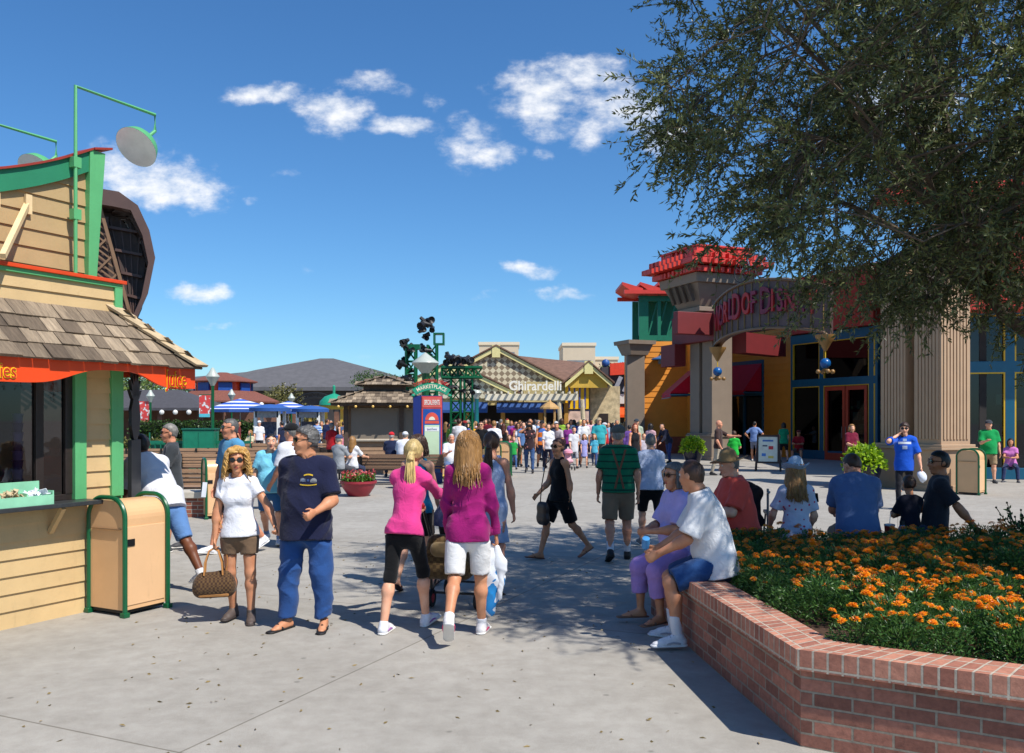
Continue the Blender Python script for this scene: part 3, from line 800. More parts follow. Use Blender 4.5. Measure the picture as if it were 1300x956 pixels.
   bm.v = [tuple(M @ Vector((v[0], v[1], v[2] + 0.012 * math.sin(3 * math.atan2(v[1], v[0]) + seed) * (math.hypot(v[0], v[1]) / r1) ** 2))) for v in bm.v]
   bm.build('brim', hmz, o, smooth=True)
 if glasses:
  g = MB(); e0 = hc + Hf * 0.097 * hs + Hu * 0.004 * hs
  for sg in (1, -1):
   M = frame(e0 + Hl * (0.034 * sg * hs) - Hf * 0.003 * hs, Hl + Hf * (-0.22 * sg), Hu)
   M2 = M.copy()
   prof = [(0.0, 0.006), (0.026, 0.004), (0.029, 0.0), (0.026, -0.004), (0.0, -0.005)]
   g.lathe([(r * hs, zz * hs) for r, zz in prof], n=14, M=M, sy=0.72)
   g.tube([e0 + Hl * (0.062 * sg * hs) - Hf * 0.01 * hs + Hu * 0.008 * hs, hc + Hl * (0.081 * sg * hs) - Hf * 0.01 * hs + Hu * 0.006 * hs], 0.0032 * hs, 5)
  g.tube([e0 + Hl * 0.012 * hs + Hf * 0.004 * hs, e0 - Hl * 0.012 * hs + Hf * 0.004 * hs], 0.003 * hs, 5)
  g.build('sunglasses', mat('dark lens', (14, 11, 12), 0.12, 0.0, spec=0.7), root, smooth=True)
 if fine and face:
  if not glasses:
   for sg in (1, -1):
    ec = hc + Hf * 0.081 * hs + Hu * 0.006 * hs + Hl * (0.032 * sg * hs)
    eb = MB().ball(ec, 0.0125 * hs, 10).build('eye', mat('eye white', (225, 220, 212), 0.25, 0.02), root, smooth=True)
    MB().ball(ec + Hf * 0.0085 * hs, 0.0058 * hs, 8).build('iris', mat('eye iris', (46, 32, 22), 0.2, 0.02), eb, smooth=True)
  for sg in (1, -1):
   q = hc + Hf * 0.093 * hs + Hu * 0.028 * hs + Hl * (0.034 * sg * hs)
   MB().tube([q - Hl * 0.017 * sg * hs, q + Hu * 0.005 * hs, q + Hl * 0.02 * sg * hs - Hf * 0.010 * hs], [0.003 * hs, 0.004 * hs, 0.002 * hs], 5).build('eyebrow', hair_mat(HAIRC[hcol if hcol not in ('blonde', 'platinum') else 'dirty']), root, smooth=True)
  q = hc + Hf * 0.0975 * hs - Hu * 0.067 * hs
  lp = MB().tube([q - Hl * 0.022 * hs - Hf * 0.008 * hs, q - Hl * 0.008 * hs + Hu * 0.003 * hs, q + Hl * 0.008 * hs + Hu * 0.003 * hs, q + Hl * 0.022 * hs - Hf * 0.008 * hs], [0.002 * hs, 0.0052 * hs, 0.0052 * hs, 0.002 * hs], 6)
  lp.tube([q - Hl * 0.019 * hs - Hf * 0.006 * hs - Hu * 0.005 * hs, q - Hu * 0.009 * hs, q + Hl * 0.019 * hs - Hf * 0.006 * hs - Hu * 0.005 * hs], [0.002 * hs, 0.0058 * hs, 0.002 * hs], 6)
  lp.build('lips', mat('lips', (168, 84, 74) if fem else (160, 98, 80), 0.45, 0.05), root, smooth=True)
 PEOPLE.append(root)
 Mw = Matrix.Translation((x, y, z)) @ Matrix.Rotation(R(yaw), 4, 'Z')
 return dict(o=root, M=Mw, J=J, hc=hc, neck=neck, chest=chest, waist=waist, P0=P0, s=s, W=lambda p: Mw @ Vector(p), gL=Mw @ J['aL']['grip'], gR=Mw @ J['aR']['grip'], Fc=Fc, Lc=Lc, U2=U2, H=(Hl, Hf, Hu))
def child_named(o, nm):
 for c in o.children:
  if c.name.split('.')[0] == nm: return c
def decal(name, mesh, onto, origin, direction, m, lift=0.004, back=0.3):
 """drape a flat mesh (already placed in the wearer's local space) on a garment"""
 me = onto.data; bv = BVHTree.FromPolygons([v.co for v in me.vertices], [p.vertices for p in me.polygons])
 d = Vector(direction).normalized()
 for v in mesh.vertices:
  hit = bv.ray_cast(v.co - d * back, d)
  if hit[0] is not None: v.co = hit[0] - d * lift
 mesh.materials.clear(); mesh.materials.append(m)
 return link(bpy.data.objects.new(name, mesh), onto)
# ------------------------------------------------------------------ camera, sun, sky
SUN = Vector((0.74, -0.66, 1.36)).normalized()
cam = bpy.data.objects.new('camera', bpy.data.cameras.new('camera')); COL.objects.link(cam)
cam.location = (0, 0, CAMZ); cam.rotation_euler = (R(90), 0, 0)
cam.data.sensor_width = 36.0; cam.data.lens = 36.0 * FPX / 1300.0
cam.data.shift_y = (HOR - 478.0) / 1300.0
cam.data.clip_end = 4000; cam.data.clip_start = 0.05
SC.camera = cam
sun = bpy.data.objects.new('sun', bpy.data.lights.new('sun', 'SUN')); COL.objects.link(sun)
sun.data.energy = 4.6; sun.data.angle = R(0.53); sun.data.color = (1.0, 0.955, 0.88)
sun.rotation_euler = SUN.to_track_quat('Z', 'Y').to_euler(); sun.location = (20, -20, 40)
SC.view_settings.view_transform = 'Standard'; SC.view_settings.look = 'None'; SC.view_settings.exposure = 0.28; SC.view_settings.gamma = 1.0
SC.cycles.max_bounces = 6; SC.cycles.transparent_max_bounces = 8; SC.cycles.use_denoising = True
SC.cycles.sample_clamp_indirect = 6.0; SC.cycles.caustics_reflective = False; SC.cycles.caustics_refractive = False
def build_sky():
 w = bpy.data.worlds.new('World'); SC.world = w; w.use_nodes = True
 t = w.node_tree; bg = t.nodes['Background']
 def N(typ, **kw):
  nd = t.nodes.new(typ)
  for k, v in kw.items():
   if k[0] == '_': setattr(nd, k[1:], v)
   else: nd.inputs[k.replace('__', ' ')].default_value = v
  return nd
 L = t.links.new
 sky = N('ShaderNodeTexSky'); sky.sky_type = 'NISHITA'; sky.sun_disc = False
 sky.sun_elevation = math.asin(SUN.z); sky.sun_rotation = math.atan2(SUN.x, SUN.y)
 sky.air_density = 1.0; sky.dust_density = 0.35; sky.ozone_density = 3.0; sky.altitude = 20
 tc = N('ShaderNodeTexCoord'); sp = N('ShaderNodeSeparateXYZ'); L(tc.outputs['Generated'], sp.inputs[0])
 ymax = N('ShaderNodeMath', _operation='MAXIMUM'); L(sp.outputs['Y'], ymax.inputs[0]); ymax.inputs[1].default_value = 0.02
 u = N('ShaderNodeMath', _operation='DIVIDE'); L(sp.outputs['X'], u.inputs[0]); L(ymax.outputs[0], u.inputs[1])
 v = N('ShaderNodeMath', _operation='DIVIDE'); L(sp.outputs['Z'], v.inputs[0]); L(ymax.outputs[0], v.inputs[1])
 uv = N('ShaderNodeCombineXYZ'); L(u.outputs[0], uv.inputs[0]); L(v.outputs[0], uv.inputs[1])
 nzw = N('ShaderNodeTexNoise', Scale=14.0, Detail=5.0, Roughness=0.55); L(uv.outputs[0], nzw.inputs['Vector'])
 off = N('ShaderNodeVectorMath', _operation='MULTIPLY_ADD'); L(nzw.outputs['Color'], off.inputs[0]); off.inputs[1].default_value = (0.075, 0.05, 0); off.inputs[2].default_value = (-0.0375, -0.025, 0)
 wv = N('ShaderNodeVectorMath', _operation='ADD'); L(uv.outputs[0], wv.inputs[0]); L(off.outputs[0], wv.inputs[1])
 def d(px, py, rx, ry, k): return ((px - 650) / FPX, (HOR - py) / FPX, rx * 1.28 / FPX, ry * 1.3 / FPX, k)
 banks = [d(340, 122, 42, 15, 1), d(422, 143, 44, 22, .95), d(472, 110, 38, 16, .6), d(505, 157, 40, 13, .9), d(553, 123, 16, 12, .5), d(595, 180, 42, 28, .72), d(622, 200, 30, 18, .8),
 d(690, 120, 52, 32, 1.0), d(745, 100, 48, 26, .9), d(795, 140, 45, 30, 1.0), d(700, 160, 34, 18, .7), d(640, 100, 36, 22, .6), d(745, 165, 26, 22, .7), d(855, 178, 38, 18, .8), d(690, 195, 18, 10, .5),
 d(205, 232, 78, 26, 1.0), d(150, 212, 36, 26, .9), d(245, 245, 45, 18, .85), d(205, 190, 26, 12, .4), d(330, 247, 10, 7, .5), d(365, 215, 22, 7, .3),
 d(247, 368, 42, 12, .9), d(268, 414, 28, 5, .5), d(671, 342, 42, 9, .75), d(708, 371, 32, 10, .8), d(607, 378, 24, 5, .35), d(395, 338, 16, 6, .3), d(450, 457, 30, 4, .2),
 d(1150, 120, 60, 35, .8), d(-250, 160, 120, 50, .9), d(1600, 210, 150, 50, .9), d(-700, 300, 150, 45, .8), d(2100, 330, 200, 40, .8)]
 acc = None
 for cx, cy, rx, ry, k in banks:
  mp = N('ShaderNodeMapping', _vector_type='POINT'); L(wv.outputs[0], mp.inputs['Vector'])
  mp.inputs['Location'].default_value = (-cx / rx, -cy / ry, 0); mp.inputs['Scale'].default_value = (1 / rx, 1 / ry, 0)
  ln = N('ShaderNodeVectorMath', _operation='LENGTH'); L(mp.outputs[0], ln.inputs[0])
  mr = N('ShaderNodeMapRange', _interpolation_type='SMOOTHSTEP'); L(ln.outputs['Value'], mr.inputs['Value'])
  mr.inputs['From Min'].default_value = 1.5; mr.inputs['From Max'].default_value = 0.15; mr.inputs['To Min'].default_value = 0; mr.inputs['To Max'].default_value = k
  if acc is None: acc = mr.outputs['Result']
  else:
   mxn = N('ShaderNodeMath', _operation='MAXIMUM'); L(acc, mxn.inputs[0]); L(mr.outputs['Result'], mxn.inputs[1]); acc = mxn.outputs[0]
 n2 = N('ShaderNodeTexNoise', Scale=26.0, Detail=8.0, Roughness=0.62);
 mp2 = N('ShaderNodeMapping'); mp2.inputs['Scale'].default_value = (1, 1.7, 1); L(uv.outputs[0], mp2.inputs['Vector']); L(mp2.outputs[0], n2.inputs['Vector'])
 ma = N('ShaderNodeMath', _operation='MULTIPLY_ADD'); L(n2.outputs['Fac'], ma.inputs[0]); ma.inputs[1].default_value = 1.9; ma.inputs[2].default_value = -1.05
 dn = N('ShaderNodeMath', _operation='ADD'); L(acc, dn.inputs[0]); L(ma.outputs[0], dn.inputs[1])
 cm = N('ShaderNodeMapRange', _interpolation_type='SMOOTHSTEP'); L(dn.outputs[0], cm.inputs['Value'])
 cm.inputs['From Min'].default_value = 0.10; cm.inputs['From Max'].default_value = 1.15; cm.inputs['To Max'].default_value = 0.9
 gate = N('ShaderNodeMath', _operation='GREATER_THAN'); L(sp.outputs['Y'], gate.inputs[0]); gate.inputs[1].default_value = 0.03
 cmg = N('ShaderNodeMath', _operation='MULTIPLY'); L(cm.outputs[0], cmg.inputs[0]); L(gate.outputs[0], cmg.inputs[1])
 ai = N('ShaderNodeMath', _operation='MULTIPLY'); L(cmg.outputs[0], ai.inputs[0]); bank = N('ShaderNodeMapRange', _interpolation_type='SMOOTHSTEP'); L(acc, bank.inputs['Value']); bank.inputs['From Min'].default_value = .1; bank.inputs['From Max'].default_value = .42; L(bank.outputs[0], ai.inputs[1])
 hs = N('ShaderNodeHueSaturation', Saturation=1.12, Value=1.0); L(sky.outputs[0], hs.inputs['Color'])
 tint = N('ShaderNodeMix', _data_type='RGBA', _blend_type='MULTIPLY'); tint.inputs[0].default_value = 1.0; L(hs.outputs[0], tint.inputs[6]); tint.inputs[7].default_value = (0.62, 0.92, 1.13, 1)
 cr = N('ShaderNodeValToRGB'); L(n2.outputs['Fac'], cr.inputs['Fac'])
 cr.color_ramp.elements[0].position = 0.35; cr.color_ramp.elements[1].position = 0.65
 cr.color_ramp.elements[0].color = (6.4, 6.9, 7.6, 1); cr.color_ramp.elements[1].color = (8.6, 8.6, 8.7, 1)
 mx = N('ShaderNodeMix', _data_type='RGBA'); mx.clamp_factor = True; L(ai.outputs[0], mx.inputs[0]); L(tint.outputs[2], mx.inputs[6]); L(cr.outputs[0], mx.inputs[7])
 L(mx.outputs[2], bg.inputs['Color']); bg.inputs['Strength'].default_value = 0.106
build_sky()
# ------------------------------------------------------------------ ground
def concrete():
 k = NT('plaza concrete'); b = k.b
 tc = k.n('ShaderNodeTexCoord')
 n1 = k.n('ShaderNodeTexNoise', Scale=0.55, Detail=8.0, Roughness=0.6); k.l(tc, 'Object', n1, 'Vector')
 n2 = k.n('ShaderNodeTexNoise', Scale=5.0, Detail=8.0, Roughness=0.72); k.l(tc, 'Object', n2, 'Vector')
 n3 = k.n('ShaderNodeTexNoise', Scale=190.0, Detail=3.0, Roughness=0.7); k.l(tc, 'Object', n3, 'Vector')
 r1 = k.n('ShaderNodeValToRGB'); r1.color_ramp.elements[0].position = 0.3; r1.color_ramp.elements[1].position = 0.7
 r1.color_ramp.elements[0].color = (0.345, 0.322, 0.282, 1); r1.color_ramp.elements[1].color = (0.43, 0.405, 0.36, 1); k.l(n1, 'Fac', r1, 'Fac')
 r2 = k.n('ShaderNodeValToRGB'); r2.color_ramp.elements[0].position = 0.36; r2.color_ramp.elements[1].position = 0.62
 r2.color_ramp.elements[0].color = (0.88, 0.87, 0.86, 1); r2.color_ramp.elements[1].color = (1.07, 1.07, 1.07, 1); k.l(n2, 'Fac', r2, 'Fac')
 r3 = k.n('ShaderNodeValToRGB'); r3.color_ramp.elements[0].position = 0.35; r3.color_ramp.elements[1].position = 0.6
 r3.color_ramp.elements[0].color = (0.74, 0.73, 0.72, 1); r3.color_ramp.elements[1].color = (1.06, 1.06, 1.06, 1); k.l(n3, 'Fac', r3, 'Fac')
 vo = k.n('ShaderNodeTexVoronoi', Scale=3.4); k.l(tc, 'Object', vo, 'Vector')
 sp = k.n('ShaderNodeMapRange'); sp.inputs['From Min'].default_value = 0.05; sp.inputs['From Max'].default_value = 0.09; sp.inputs['To Min'].default_value = 0.66; sp.inputs['To Max'].default_value = 1.0
 k.l(vo, 'Distance', sp, 'Value')
 mp = k.n('ShaderNodeMapping'); mp.inputs['Rotation'].default_value = (0, 0, R(24)); k.l(tc, 'Object', mp, 'Vector')
 br = k.n('ShaderNodeTexBrick'); br.offset = 0.0; k.l(mp, 'Vector', br, 'Vector')
 br.inputs['Scale'].default_value = 1.0; br.inputs['Brick Width'].default_value = 3.6; br.inputs['Row Height'].default_value = 3.6; br.inputs['Mortar Size'].default_value = 0.008; br.inputs['Mortar Smooth'].default_value = 0.3
 br.inputs['Color1'].default_value = (1, 1, 1, 1); br.inputs['Color2'].default_value = (0.95, 0.95, 0.95, 1); br.inputs['Mortar'].default_value = (0.55, 0.53, 0.5, 1)
 prev = (r1, 'Color')
 for nd, so in ((r2, 'Color'), (r3, 'Color'), (sp, 'Result'), (br, 'Color')):
  mx = k.n('ShaderNodeMix', _data_type='RGBA', _blend_type='MULTIPLY'); mx.inputs[0].default_value = 1.0
  k.t.links.new(prev[0].outputs[prev[1] if isinstance(prev[1], str) else prev[1]], mx.inputs[6]); k.t.links.new(nd.outputs[so], mx.inputs[7]); prev = (mx, 2)
 k.t.links.new(prev[0].outputs[2], b.inputs['Base Color'])
 b.inputs['Roughness'].default_value = 0.85; b.inputs['Specular IOR Level'].default_value = 0.25
 bp = k.n('ShaderNodeBump', Strength=0.5, Distance=0.004); k.l(n3, 'Fac', bp, 'Height'); k.l(bp, 'Normal', b, 'Normal')
 return k.m
g = MB().quad((-900, -300, 0), (900, -300, 0), (900, 1800, 0), (-900, 1800, 0)).build('ground', concrete()); tag(g, kind='structure')
# ------------------------------------------------------------------ materials shared by the buildings
M_SIDING = mat('cream clapboard paint', (201, 171, 123), 0.55, 0.10, 2.0, 0.15, 40.0, wear=.3)
M_SIDING_SHADE = mat('shaded cream clapboard paint', (176, 148, 104), 0.6, 0.07, 3.0, 0.15, 40.0, wear=.3)  # darker copy of the cream siding: shade on the sign boards put into colour
M_GREEN = mat('green trim paint', (92, 172, 112), 0.45, 0.06, 4.0, 0.1, 50.0, wear=.25)
M_DKGREEN = mat('dark green enamel', (8, 88, 52), 0.35, 0.08, 8.0, 0.05)
M_ORANGE = mat('orange painted board', (232, 74, 24), 0.45, 0.05, 4.0, 0.08, wear=.2)
M_DARKWOOD = mat('dark brown frame', (44, 34, 30), 0.5, 0.15, 12.0, 0.2)
M_SHINGLE = mat('weathered cedar shingle', (150, 128, 104), 0.85, 0.38, 9.0, 0.6, 30.0, stretch=(1.0, 1.0, 1.0))
M_BLACKTOP = mat('slate counter', (52, 54, 56), 0.4, 0.2, 20.0, 0.1)
M_GLASS = glass_mat('window glass')
M_BIN = mat('cream bin panel', (222, 176, 128), 0.35, 0.05, 3.0, 0.06, wear=.3)
M_STEEL = mat('galvanised steel', (140, 142, 142), 0.4, 0.1, 10.0, 0, metal=0.7)
M_WHITE = mat('white paint', (232, 230, 222), 0.5, 0.05, 4.0, 0.05)
# ------------------------------------------------------------------ juice stand on the left
KO = Vector((-4.44, 7.51, 0)); KA = math.atan2(0.888, 0.46)
kiosk = empty('juice_stand', KO, KA, 'cream clapboard juice stand with orange wavy fascia, green trim and wooden shingle roof', 'food stand')
KM = Matrix.Translation(KO) @ Matrix.Rotation(KA, 4, 'Z')
def kw(x, y, z=0): return KM @ Vector((x, y, z))
XL, XR, YD = -3.4, 1.205, 3.0
def clap(mb, x0, x1, z0, z1, y, step=0.15, axis='x', thick=0.022):
 """weatherboards: each board thicker at its lower edge, facing -y (axis x) or +x (axis y)"""
 z = z0
 while z < z1 - 0.02:
  t = min(z + step, z1)
  if axis == 'x':
   P = [(x0, y - thick, z), (x0, y - 0.004, t), (x0, y + 0.02, t), (x0, y + 0.02, z)]; mb.prism(P, (x1 - x0, 0, 0))
  else:
   P = [(y + thick, x0, z), (y + 0.004, x0, t), (y - 0.02, x0, t), (y - 0.02, x0, z)]; mb.prism(P, (0, x1 - x0, 0))
  z = t
wall = MB()
clap(wall, XL, XR - 0.0, 0.0, 1.03, 0.0); clap(wall, 0.81, 1.085, 1.03, 2.75, 0.0); clap(wall, XL, -2.6, 1.03, 2.75, 0.0); clap(wall, -2.6, 0.81, 2.35, 2.75, 0.0)
clap(wall, 0.0, YD, 0.0, 1.03, XR, axis='y'); clap(wall, 0.12, 0.5, 1.03, 2.75, XR, axis='y'); clap(wall, 2.2, YD, 1.03, 2.75, XR, axis='y')
wall.build('clapboard_wall', M_SIDING, kiosk)
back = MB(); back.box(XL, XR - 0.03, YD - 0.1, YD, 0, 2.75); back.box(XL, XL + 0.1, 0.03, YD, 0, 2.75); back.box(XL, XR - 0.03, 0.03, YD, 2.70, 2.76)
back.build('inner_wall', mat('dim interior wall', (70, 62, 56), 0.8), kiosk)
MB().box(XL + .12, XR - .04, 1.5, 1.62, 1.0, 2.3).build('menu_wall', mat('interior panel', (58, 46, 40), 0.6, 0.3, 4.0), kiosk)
for x0, x1 in ((0.69, 0.81), (1.085, XR + 0.012)):
 MB().box(x0, x1, -0.045, 0.03, 1.075, 2.36).build('green_post', M_GREEN, kiosk, bevel=0.004)
MB().box(XR - 0.03, XR + 0.045, 0.012, 0.12, 1.03, 2.36).build('green_post', M_GREEN, kiosk, bevel=0.004)
fr = MB()
fr.box(-2.6, 0.69, 0.0, 0.05, 1.075, 1.13); fr.box(-2.6, 0.69, 0.0, 0.05, 2.28, 2.36);
for x in (-2.6, -1.55, -0.45, 0.33, 0.62): fr.box(x, x + 0.075, -0.004, 0.055, 1.13, 2.28)
wf = fr.build('window', M_DARKWOOD, kiosk, bevel=0.004)
MB().quad((-2.6, 0.03, 1.13), (0.62, 0.03, 1.13), (0.62, 0.03, 2.28), (-2.6, 0.03, 2.28)).build('pane', M_GLASS, wf)
MB().box(-2.7, 0.83, -0.26, 0.02, 1.035, 1.075).build('counter', M_BLACKTOP, kiosk, bevel=0.006)
for x in (0.45, -0.7, -1.9): MB().bar((x, -0.03, 0.80), (x, -0.21, 1.03), 0.04, 0.04).build('counter_bracket', M_SIDING, kiosk)
# awning fascia with its wave
def wave(x):
 lo = 2.135; hi = 2.275
 def bump(c, w): return math.exp(-((x - c) / w) ** 4)
 return hi - (hi - lo) * min(1, bump(-0.25, 0.62) + bump(1.56, 0.45) + bump(-1.9, 0.6))
fa_ = MB(); xs = np.linspace(XL, 1.70, 70); EY = -0.50
for a, b in zip(xs[:-1], xs[1:]):
 fa_.quad((a, EY, wave(a)), (b, EY, wave(b)), (b, EY, 2.345), (a, EY, 2.345)); fa_.quad((b, EY + 0.03, wave(b)), (a, EY + 0.03, wave(a)), (a, EY + 0.03, 2.345), (b, EY + 0.03, 2.345))
 fa_.quad((a, EY + 0.03, wave(a)), (b, EY + 0.03, wave(b)), (b, EY, wave(b)), (a, EY, wave(a)))
fa_.build('front_fascia', M_ORANGE, kiosk)
fe = MB(); ys = np.linspace(EY, YD, 40)
def wave2(y): return 2.275 - 0.14 * min(1, math.exp(-((y + 0.35) / 0.4) ** 4) + math.exp(-((y - 1.5) / 0.6) ** 4))
for a, b in zip(ys[:-1], ys[1:]):
 fe.quad((1.70, a, wave2(a)), (1.70, b, wave2(b)), (1.70, b, 2.345), (1.70, a, 2.345)); fe.quad((1.67, b, wave2(b)), (1.67, a, wave2(a)), (1.67, a, 2.345), (1.67, b, 2.345))
fe.build('end_fascia', M_ORANGE, kiosk)
MB().quad((XL, EY + 0.03, 2.33), (1.67, EY + 0.03, 2.33), (1.67, YD, 2.33), (XL, YD, 2.33)).build('soffit', mat('cream soffit', (214, 196, 160), 0.7), kiosk)
M_RED = mat('red lettering', (200, 28, 30), 0.5, 0.03); M_YEL = mat('yellow lettering edge', (250, 200, 30), 0.5, 0.03)
for s_, x, w in (('Juice', 1.46, 0.66), ('Smoothies', -0.46, 0.86)):
 Mx = kiosk_M = frame((x, EY - 0.006, 2.22), (1, 0, 0), (0, 0, 1))
 hz_ = 0.20 if s_ == 'Juice' else 0.155
 tb = text_obj('lettering', s_, M_YEL, kiosk, Mx, hz_, 0.002, 0.006, w, 1.12)
 Mx = frame((x, EY - 0.012, 2.22), (1, 0, 0), (0, 0, 1))
 text_obj('letter_face', s_, M_RED, tb, Mx, hz_, 0.002, -0.001, w, 1.12)
# shingles
def shingle_mat():
 k = NT('weathered cedar shingles'); b = k.b
 ge = k.n('ShaderNodeNewGeometry'); tc = k.n('ShaderNodeTexCoord')
 mp = k.n('ShaderNodeMapping'); mp.inputs['Scale'].default_value = (22, 3, 3); k.l(tc, 'Object', mp, 'Vector')
 nz = k.n('ShaderNodeTexNoise', Scale=1.6, Detail=7.0, Roughness=0.7); k.l(mp, 'Vector', nz, 'Vector')
 rp = k.n('ShaderNodeValToRGB'); e = rp.color_ramp.elements
 e[0].color = (*lin((92, 78, 64)), 1); e[1].color = (*lin((178, 158, 132)), 1); k.l(ge, 'Random Per Island', rp, 'Fac')
 r2 = k.n('ShaderNodeValToRGB'); r2.color_ramp.elements[0].position = 0.35; r2.color_ramp.elements[1].position = 0.65
 r2.color_ramp.elements[0].color = (0.55, 0.54, 0.54, 1); r2.color_ramp.elements[1].color = (1.1, 1.1, 1.1, 1); k.l(nz, 'Fac', r2, 'Fac')
 mx = k.n('ShaderNodeMix', _data_type='RGBA', _blend_type='MULTIPLY'); mx.inputs[0].default_value = 1
 k.t.links.new(rp.outputs[0], mx.inputs[6]); k.t.links.new(r2.outputs[0], mx.inputs[7]); k.t.links.new(mx.outputs[2], b.inputs['Base Color'])
 b.inputs['Roughness'].default_value = 0.9
 bp = k.n('ShaderNodeBump', Strength=0.7, Distance=0.01); k.l(nz, 'Fac', bp, 'Height'); k.l(bp, 'Normal', b, 'Normal')
 return k.m
M_SHG = shingle_mat()
def shingle_plane(mb, o, ax, up, rng, rows, step, wid=(0.11, 0.2), th=0.02, r_=random.Random(3)):
 """rows of shingles on a slope: o origin at eave, ax along the eave, up along the slope, rng(v)->(x0,x1)"""
 o = Vector(o); ax = Vector(ax).normalized(); up = Vector(up).normalized(); nn = ax.cross(up); nn = nn if nn.z > 0 else -nn
 for i in range(rows):
  v = i * step; x0, x1 = rng(v); x = x0 - r_.uniform(0, 0.1)
  while x < x1:
   w = r_.uniform(*wid); a = max(x, x0); b = min(x + w - 0.006, x1); x += w
   if b - a < 0.02: continue
   j = r_.uniform(-0.014, 0.014); t = th * r_.uniform(0.8, 1.5)
   l0 = v - 0.02 + j; l1 = v + step * 1.25
   e0 = t * 1.25; e1 = 0.004
   p = [o + ax * a + up * l0 + nn * e0, o + ax * b + up * l0 + nn * (e0 + r_.uniform(-.004, .004)), o + ax * b + up * l1 + nn * (e1 + 0.006), o + ax * a + up * l1 + nn * (e1 + 0.006)]
   q = [p[0] - nn * t, p[1] - nn * t]
   n = len(mb.v); mb.v += [tuple(z) for z in p + q]; mb.f += [(n, n + 1, n + 2, n + 3), (n + 4, n + 5, n + 1, n), (n, n + 3, n + 4), (n + 1, n + 5, n + 2)]
rf = MB(); RB = 0.52
up1 = Vector((0, RB, 0.52)); st = up1.length / 4
shingle_plane(rf, (0, EY - 0.035, 2.345), (1, 0, 0), up1, lambda v: (XL, 1.735 - v * 0.70), 4, st)
shingle_plane(rf, (1.735, 0, 2.345), (0, 1, 0), Vector((-RB, 0, 0.52)), lambda v: (EY - 0.03 + v * 0.70, YD), 4, st)
rf.quad((XL, EY, 2.34), (1.70, EY, 2.34), (1.2, 0.01, 2.85), (XL, 0.01, 2.85)); rf.quad((1.70, EY, 2.34), (1.70, YD, 2.34), (1.2, YD, 2.85), (1.2, 0.01, 2.85))
roofo = rf.build('shingle_roof', M_SHG, kiosk)
hp = MB(); HA, HB_ = Vector((1.77, EY - 0.07, 2.335)), Vector((1.18, 0.03, 2.925))
for i in range(5):
 a = HA.lerp(HB_, i / 5); b = HA.lerp(HB_, (i + 1) / 5 + 0.03); l0, l1 = 0.034, 0.018
 for sd, nv in ((Vector((-0.15, 0, 0)), Vector((0, -.707, .707))), (Vector((0, 0.15, 0)), Vector((.707, 0, .707)))):
  q4 = [a + nv * l0, a + sd + nv * l0, b + sd + nv * l1, b + nv * l1]; hp.prism(q4, nv * 0.024)
hp.build('hip_boards', mat('sun-bleached hip board', (186, 164, 130), 0.85, 0.25, 9.0, 0.4, 40.0), kiosk)
# parapet
pp = MB(); clap(pp, XL, 1.13, 2.83, 3.12, 0.0, 0.165); clap(pp, 0.0, YD, 2.83, 3.12, 1.2, 0.165, axis='y'); pp.build('parapet_boards', M_SIDING, kiosk)
pt_ = MB(); pt_.box(1.13, 1.215, -0.035, 0.06, 2.83, 3.12); pt_.box(XL, 1.215, -0.037, 0.06, 3.12, 3.16); pt_.box(1.217, 1.235, 0.062, YD, 3.12, 3.16)
pt_.build('parapet_trim', M_GREEN, kiosk, bevel=0.004)
MB().box(XL, 1.245, -0.06, 0.10, 3.16, 3.195).build('parapet_cap', mat('orange-red cap', (214, 72, 32), 0.4), kiosk, bevel=0.004)
MB().prism([(XL, -0.05, 2.84), (XL, -0.05, 2.80), (XL, 0.03, 2.84)], (1.2 - XL, 0, 0)).build('flashing', mat('pale flashing board', (224, 196, 150), 0.6), kiosk)
# sign board standing above, with a swept top
def swept(x): return 3.72 + 0.83 * max(0.0, (x + 2.6) / 3.77) ** 2.8
sb = MB(); z = 3.1; BY = 0.28
while z < 4.5:
 t = z + 0.165; xa = next((x for x in np.linspace(XL, 1.0, 60) if swept(x) - 0.17 > z + 0.02), None)
 if xa is None: break
 sb.prism([(xa, BY - 0.022, z), (xa, BY - 0.004, t), (xa, BY + 0.03, t), (xa, BY + 0.03, z)], (1.03 - xa, 0, 0)); z = t
sb.build('sign_boards', M_SIDING_SHADE, kiosk)
tb_ = MB(); xs = np.linspace(XL, 1.06, 26)
for a, b in zip(xs[:-1], xs[1:]):
 tb_.prism([(a, BY - 0.06, swept(a) - 0.20), (a, BY + 0.06, swept(a) - 0.20), (a, BY + 0.06, swept(a)), (a, BY - 0.06, swept(a))], (b - a, 0, swept(b) - swept(a)))
tb_.build('sign_top_band', mat('deep green trim paint', (44, 128, 92), 0.45, 0.06, 4.0, 0.1), kiosk)
tc_ = MB()
for a, b in zip(xs[:-1], xs[1:]):
 tc_.prism([(a, BY - 0.09, swept(a)), (a, BY + 0.09, swept(a)), (a, BY + 0.09, swept(a) + 0.022), (a, BY - 0.09, swept(a) + 0.022)], (b - a, 0, swept(b) - swept(a)))
tc_.prism([(1.06, BY - 0.11, swept(1.06)), (1.06, BY + 0.16, swept(1.06)), (1.06, BY + 0.16, swept(1.06) + 0.022), (1.06, BY - 0.11, swept(1.06) + 0.022)], (0.20, 0, 0.05))
tc_.build('sign_cap', mat('rust cap', (150, 52, 40), 0.5), kiosk)
MB().prism([(1.01, BY - 0.08, 3.17), (1.10, BY - 0.08, 3.17), (1.20, BY - 0.08, swept(1.06)), (1.03, BY - 0.08, swept(1.06))], (0, 0.2, 0)).build('sign_end_post', M_GREEN, kiosk, bevel=0.004)
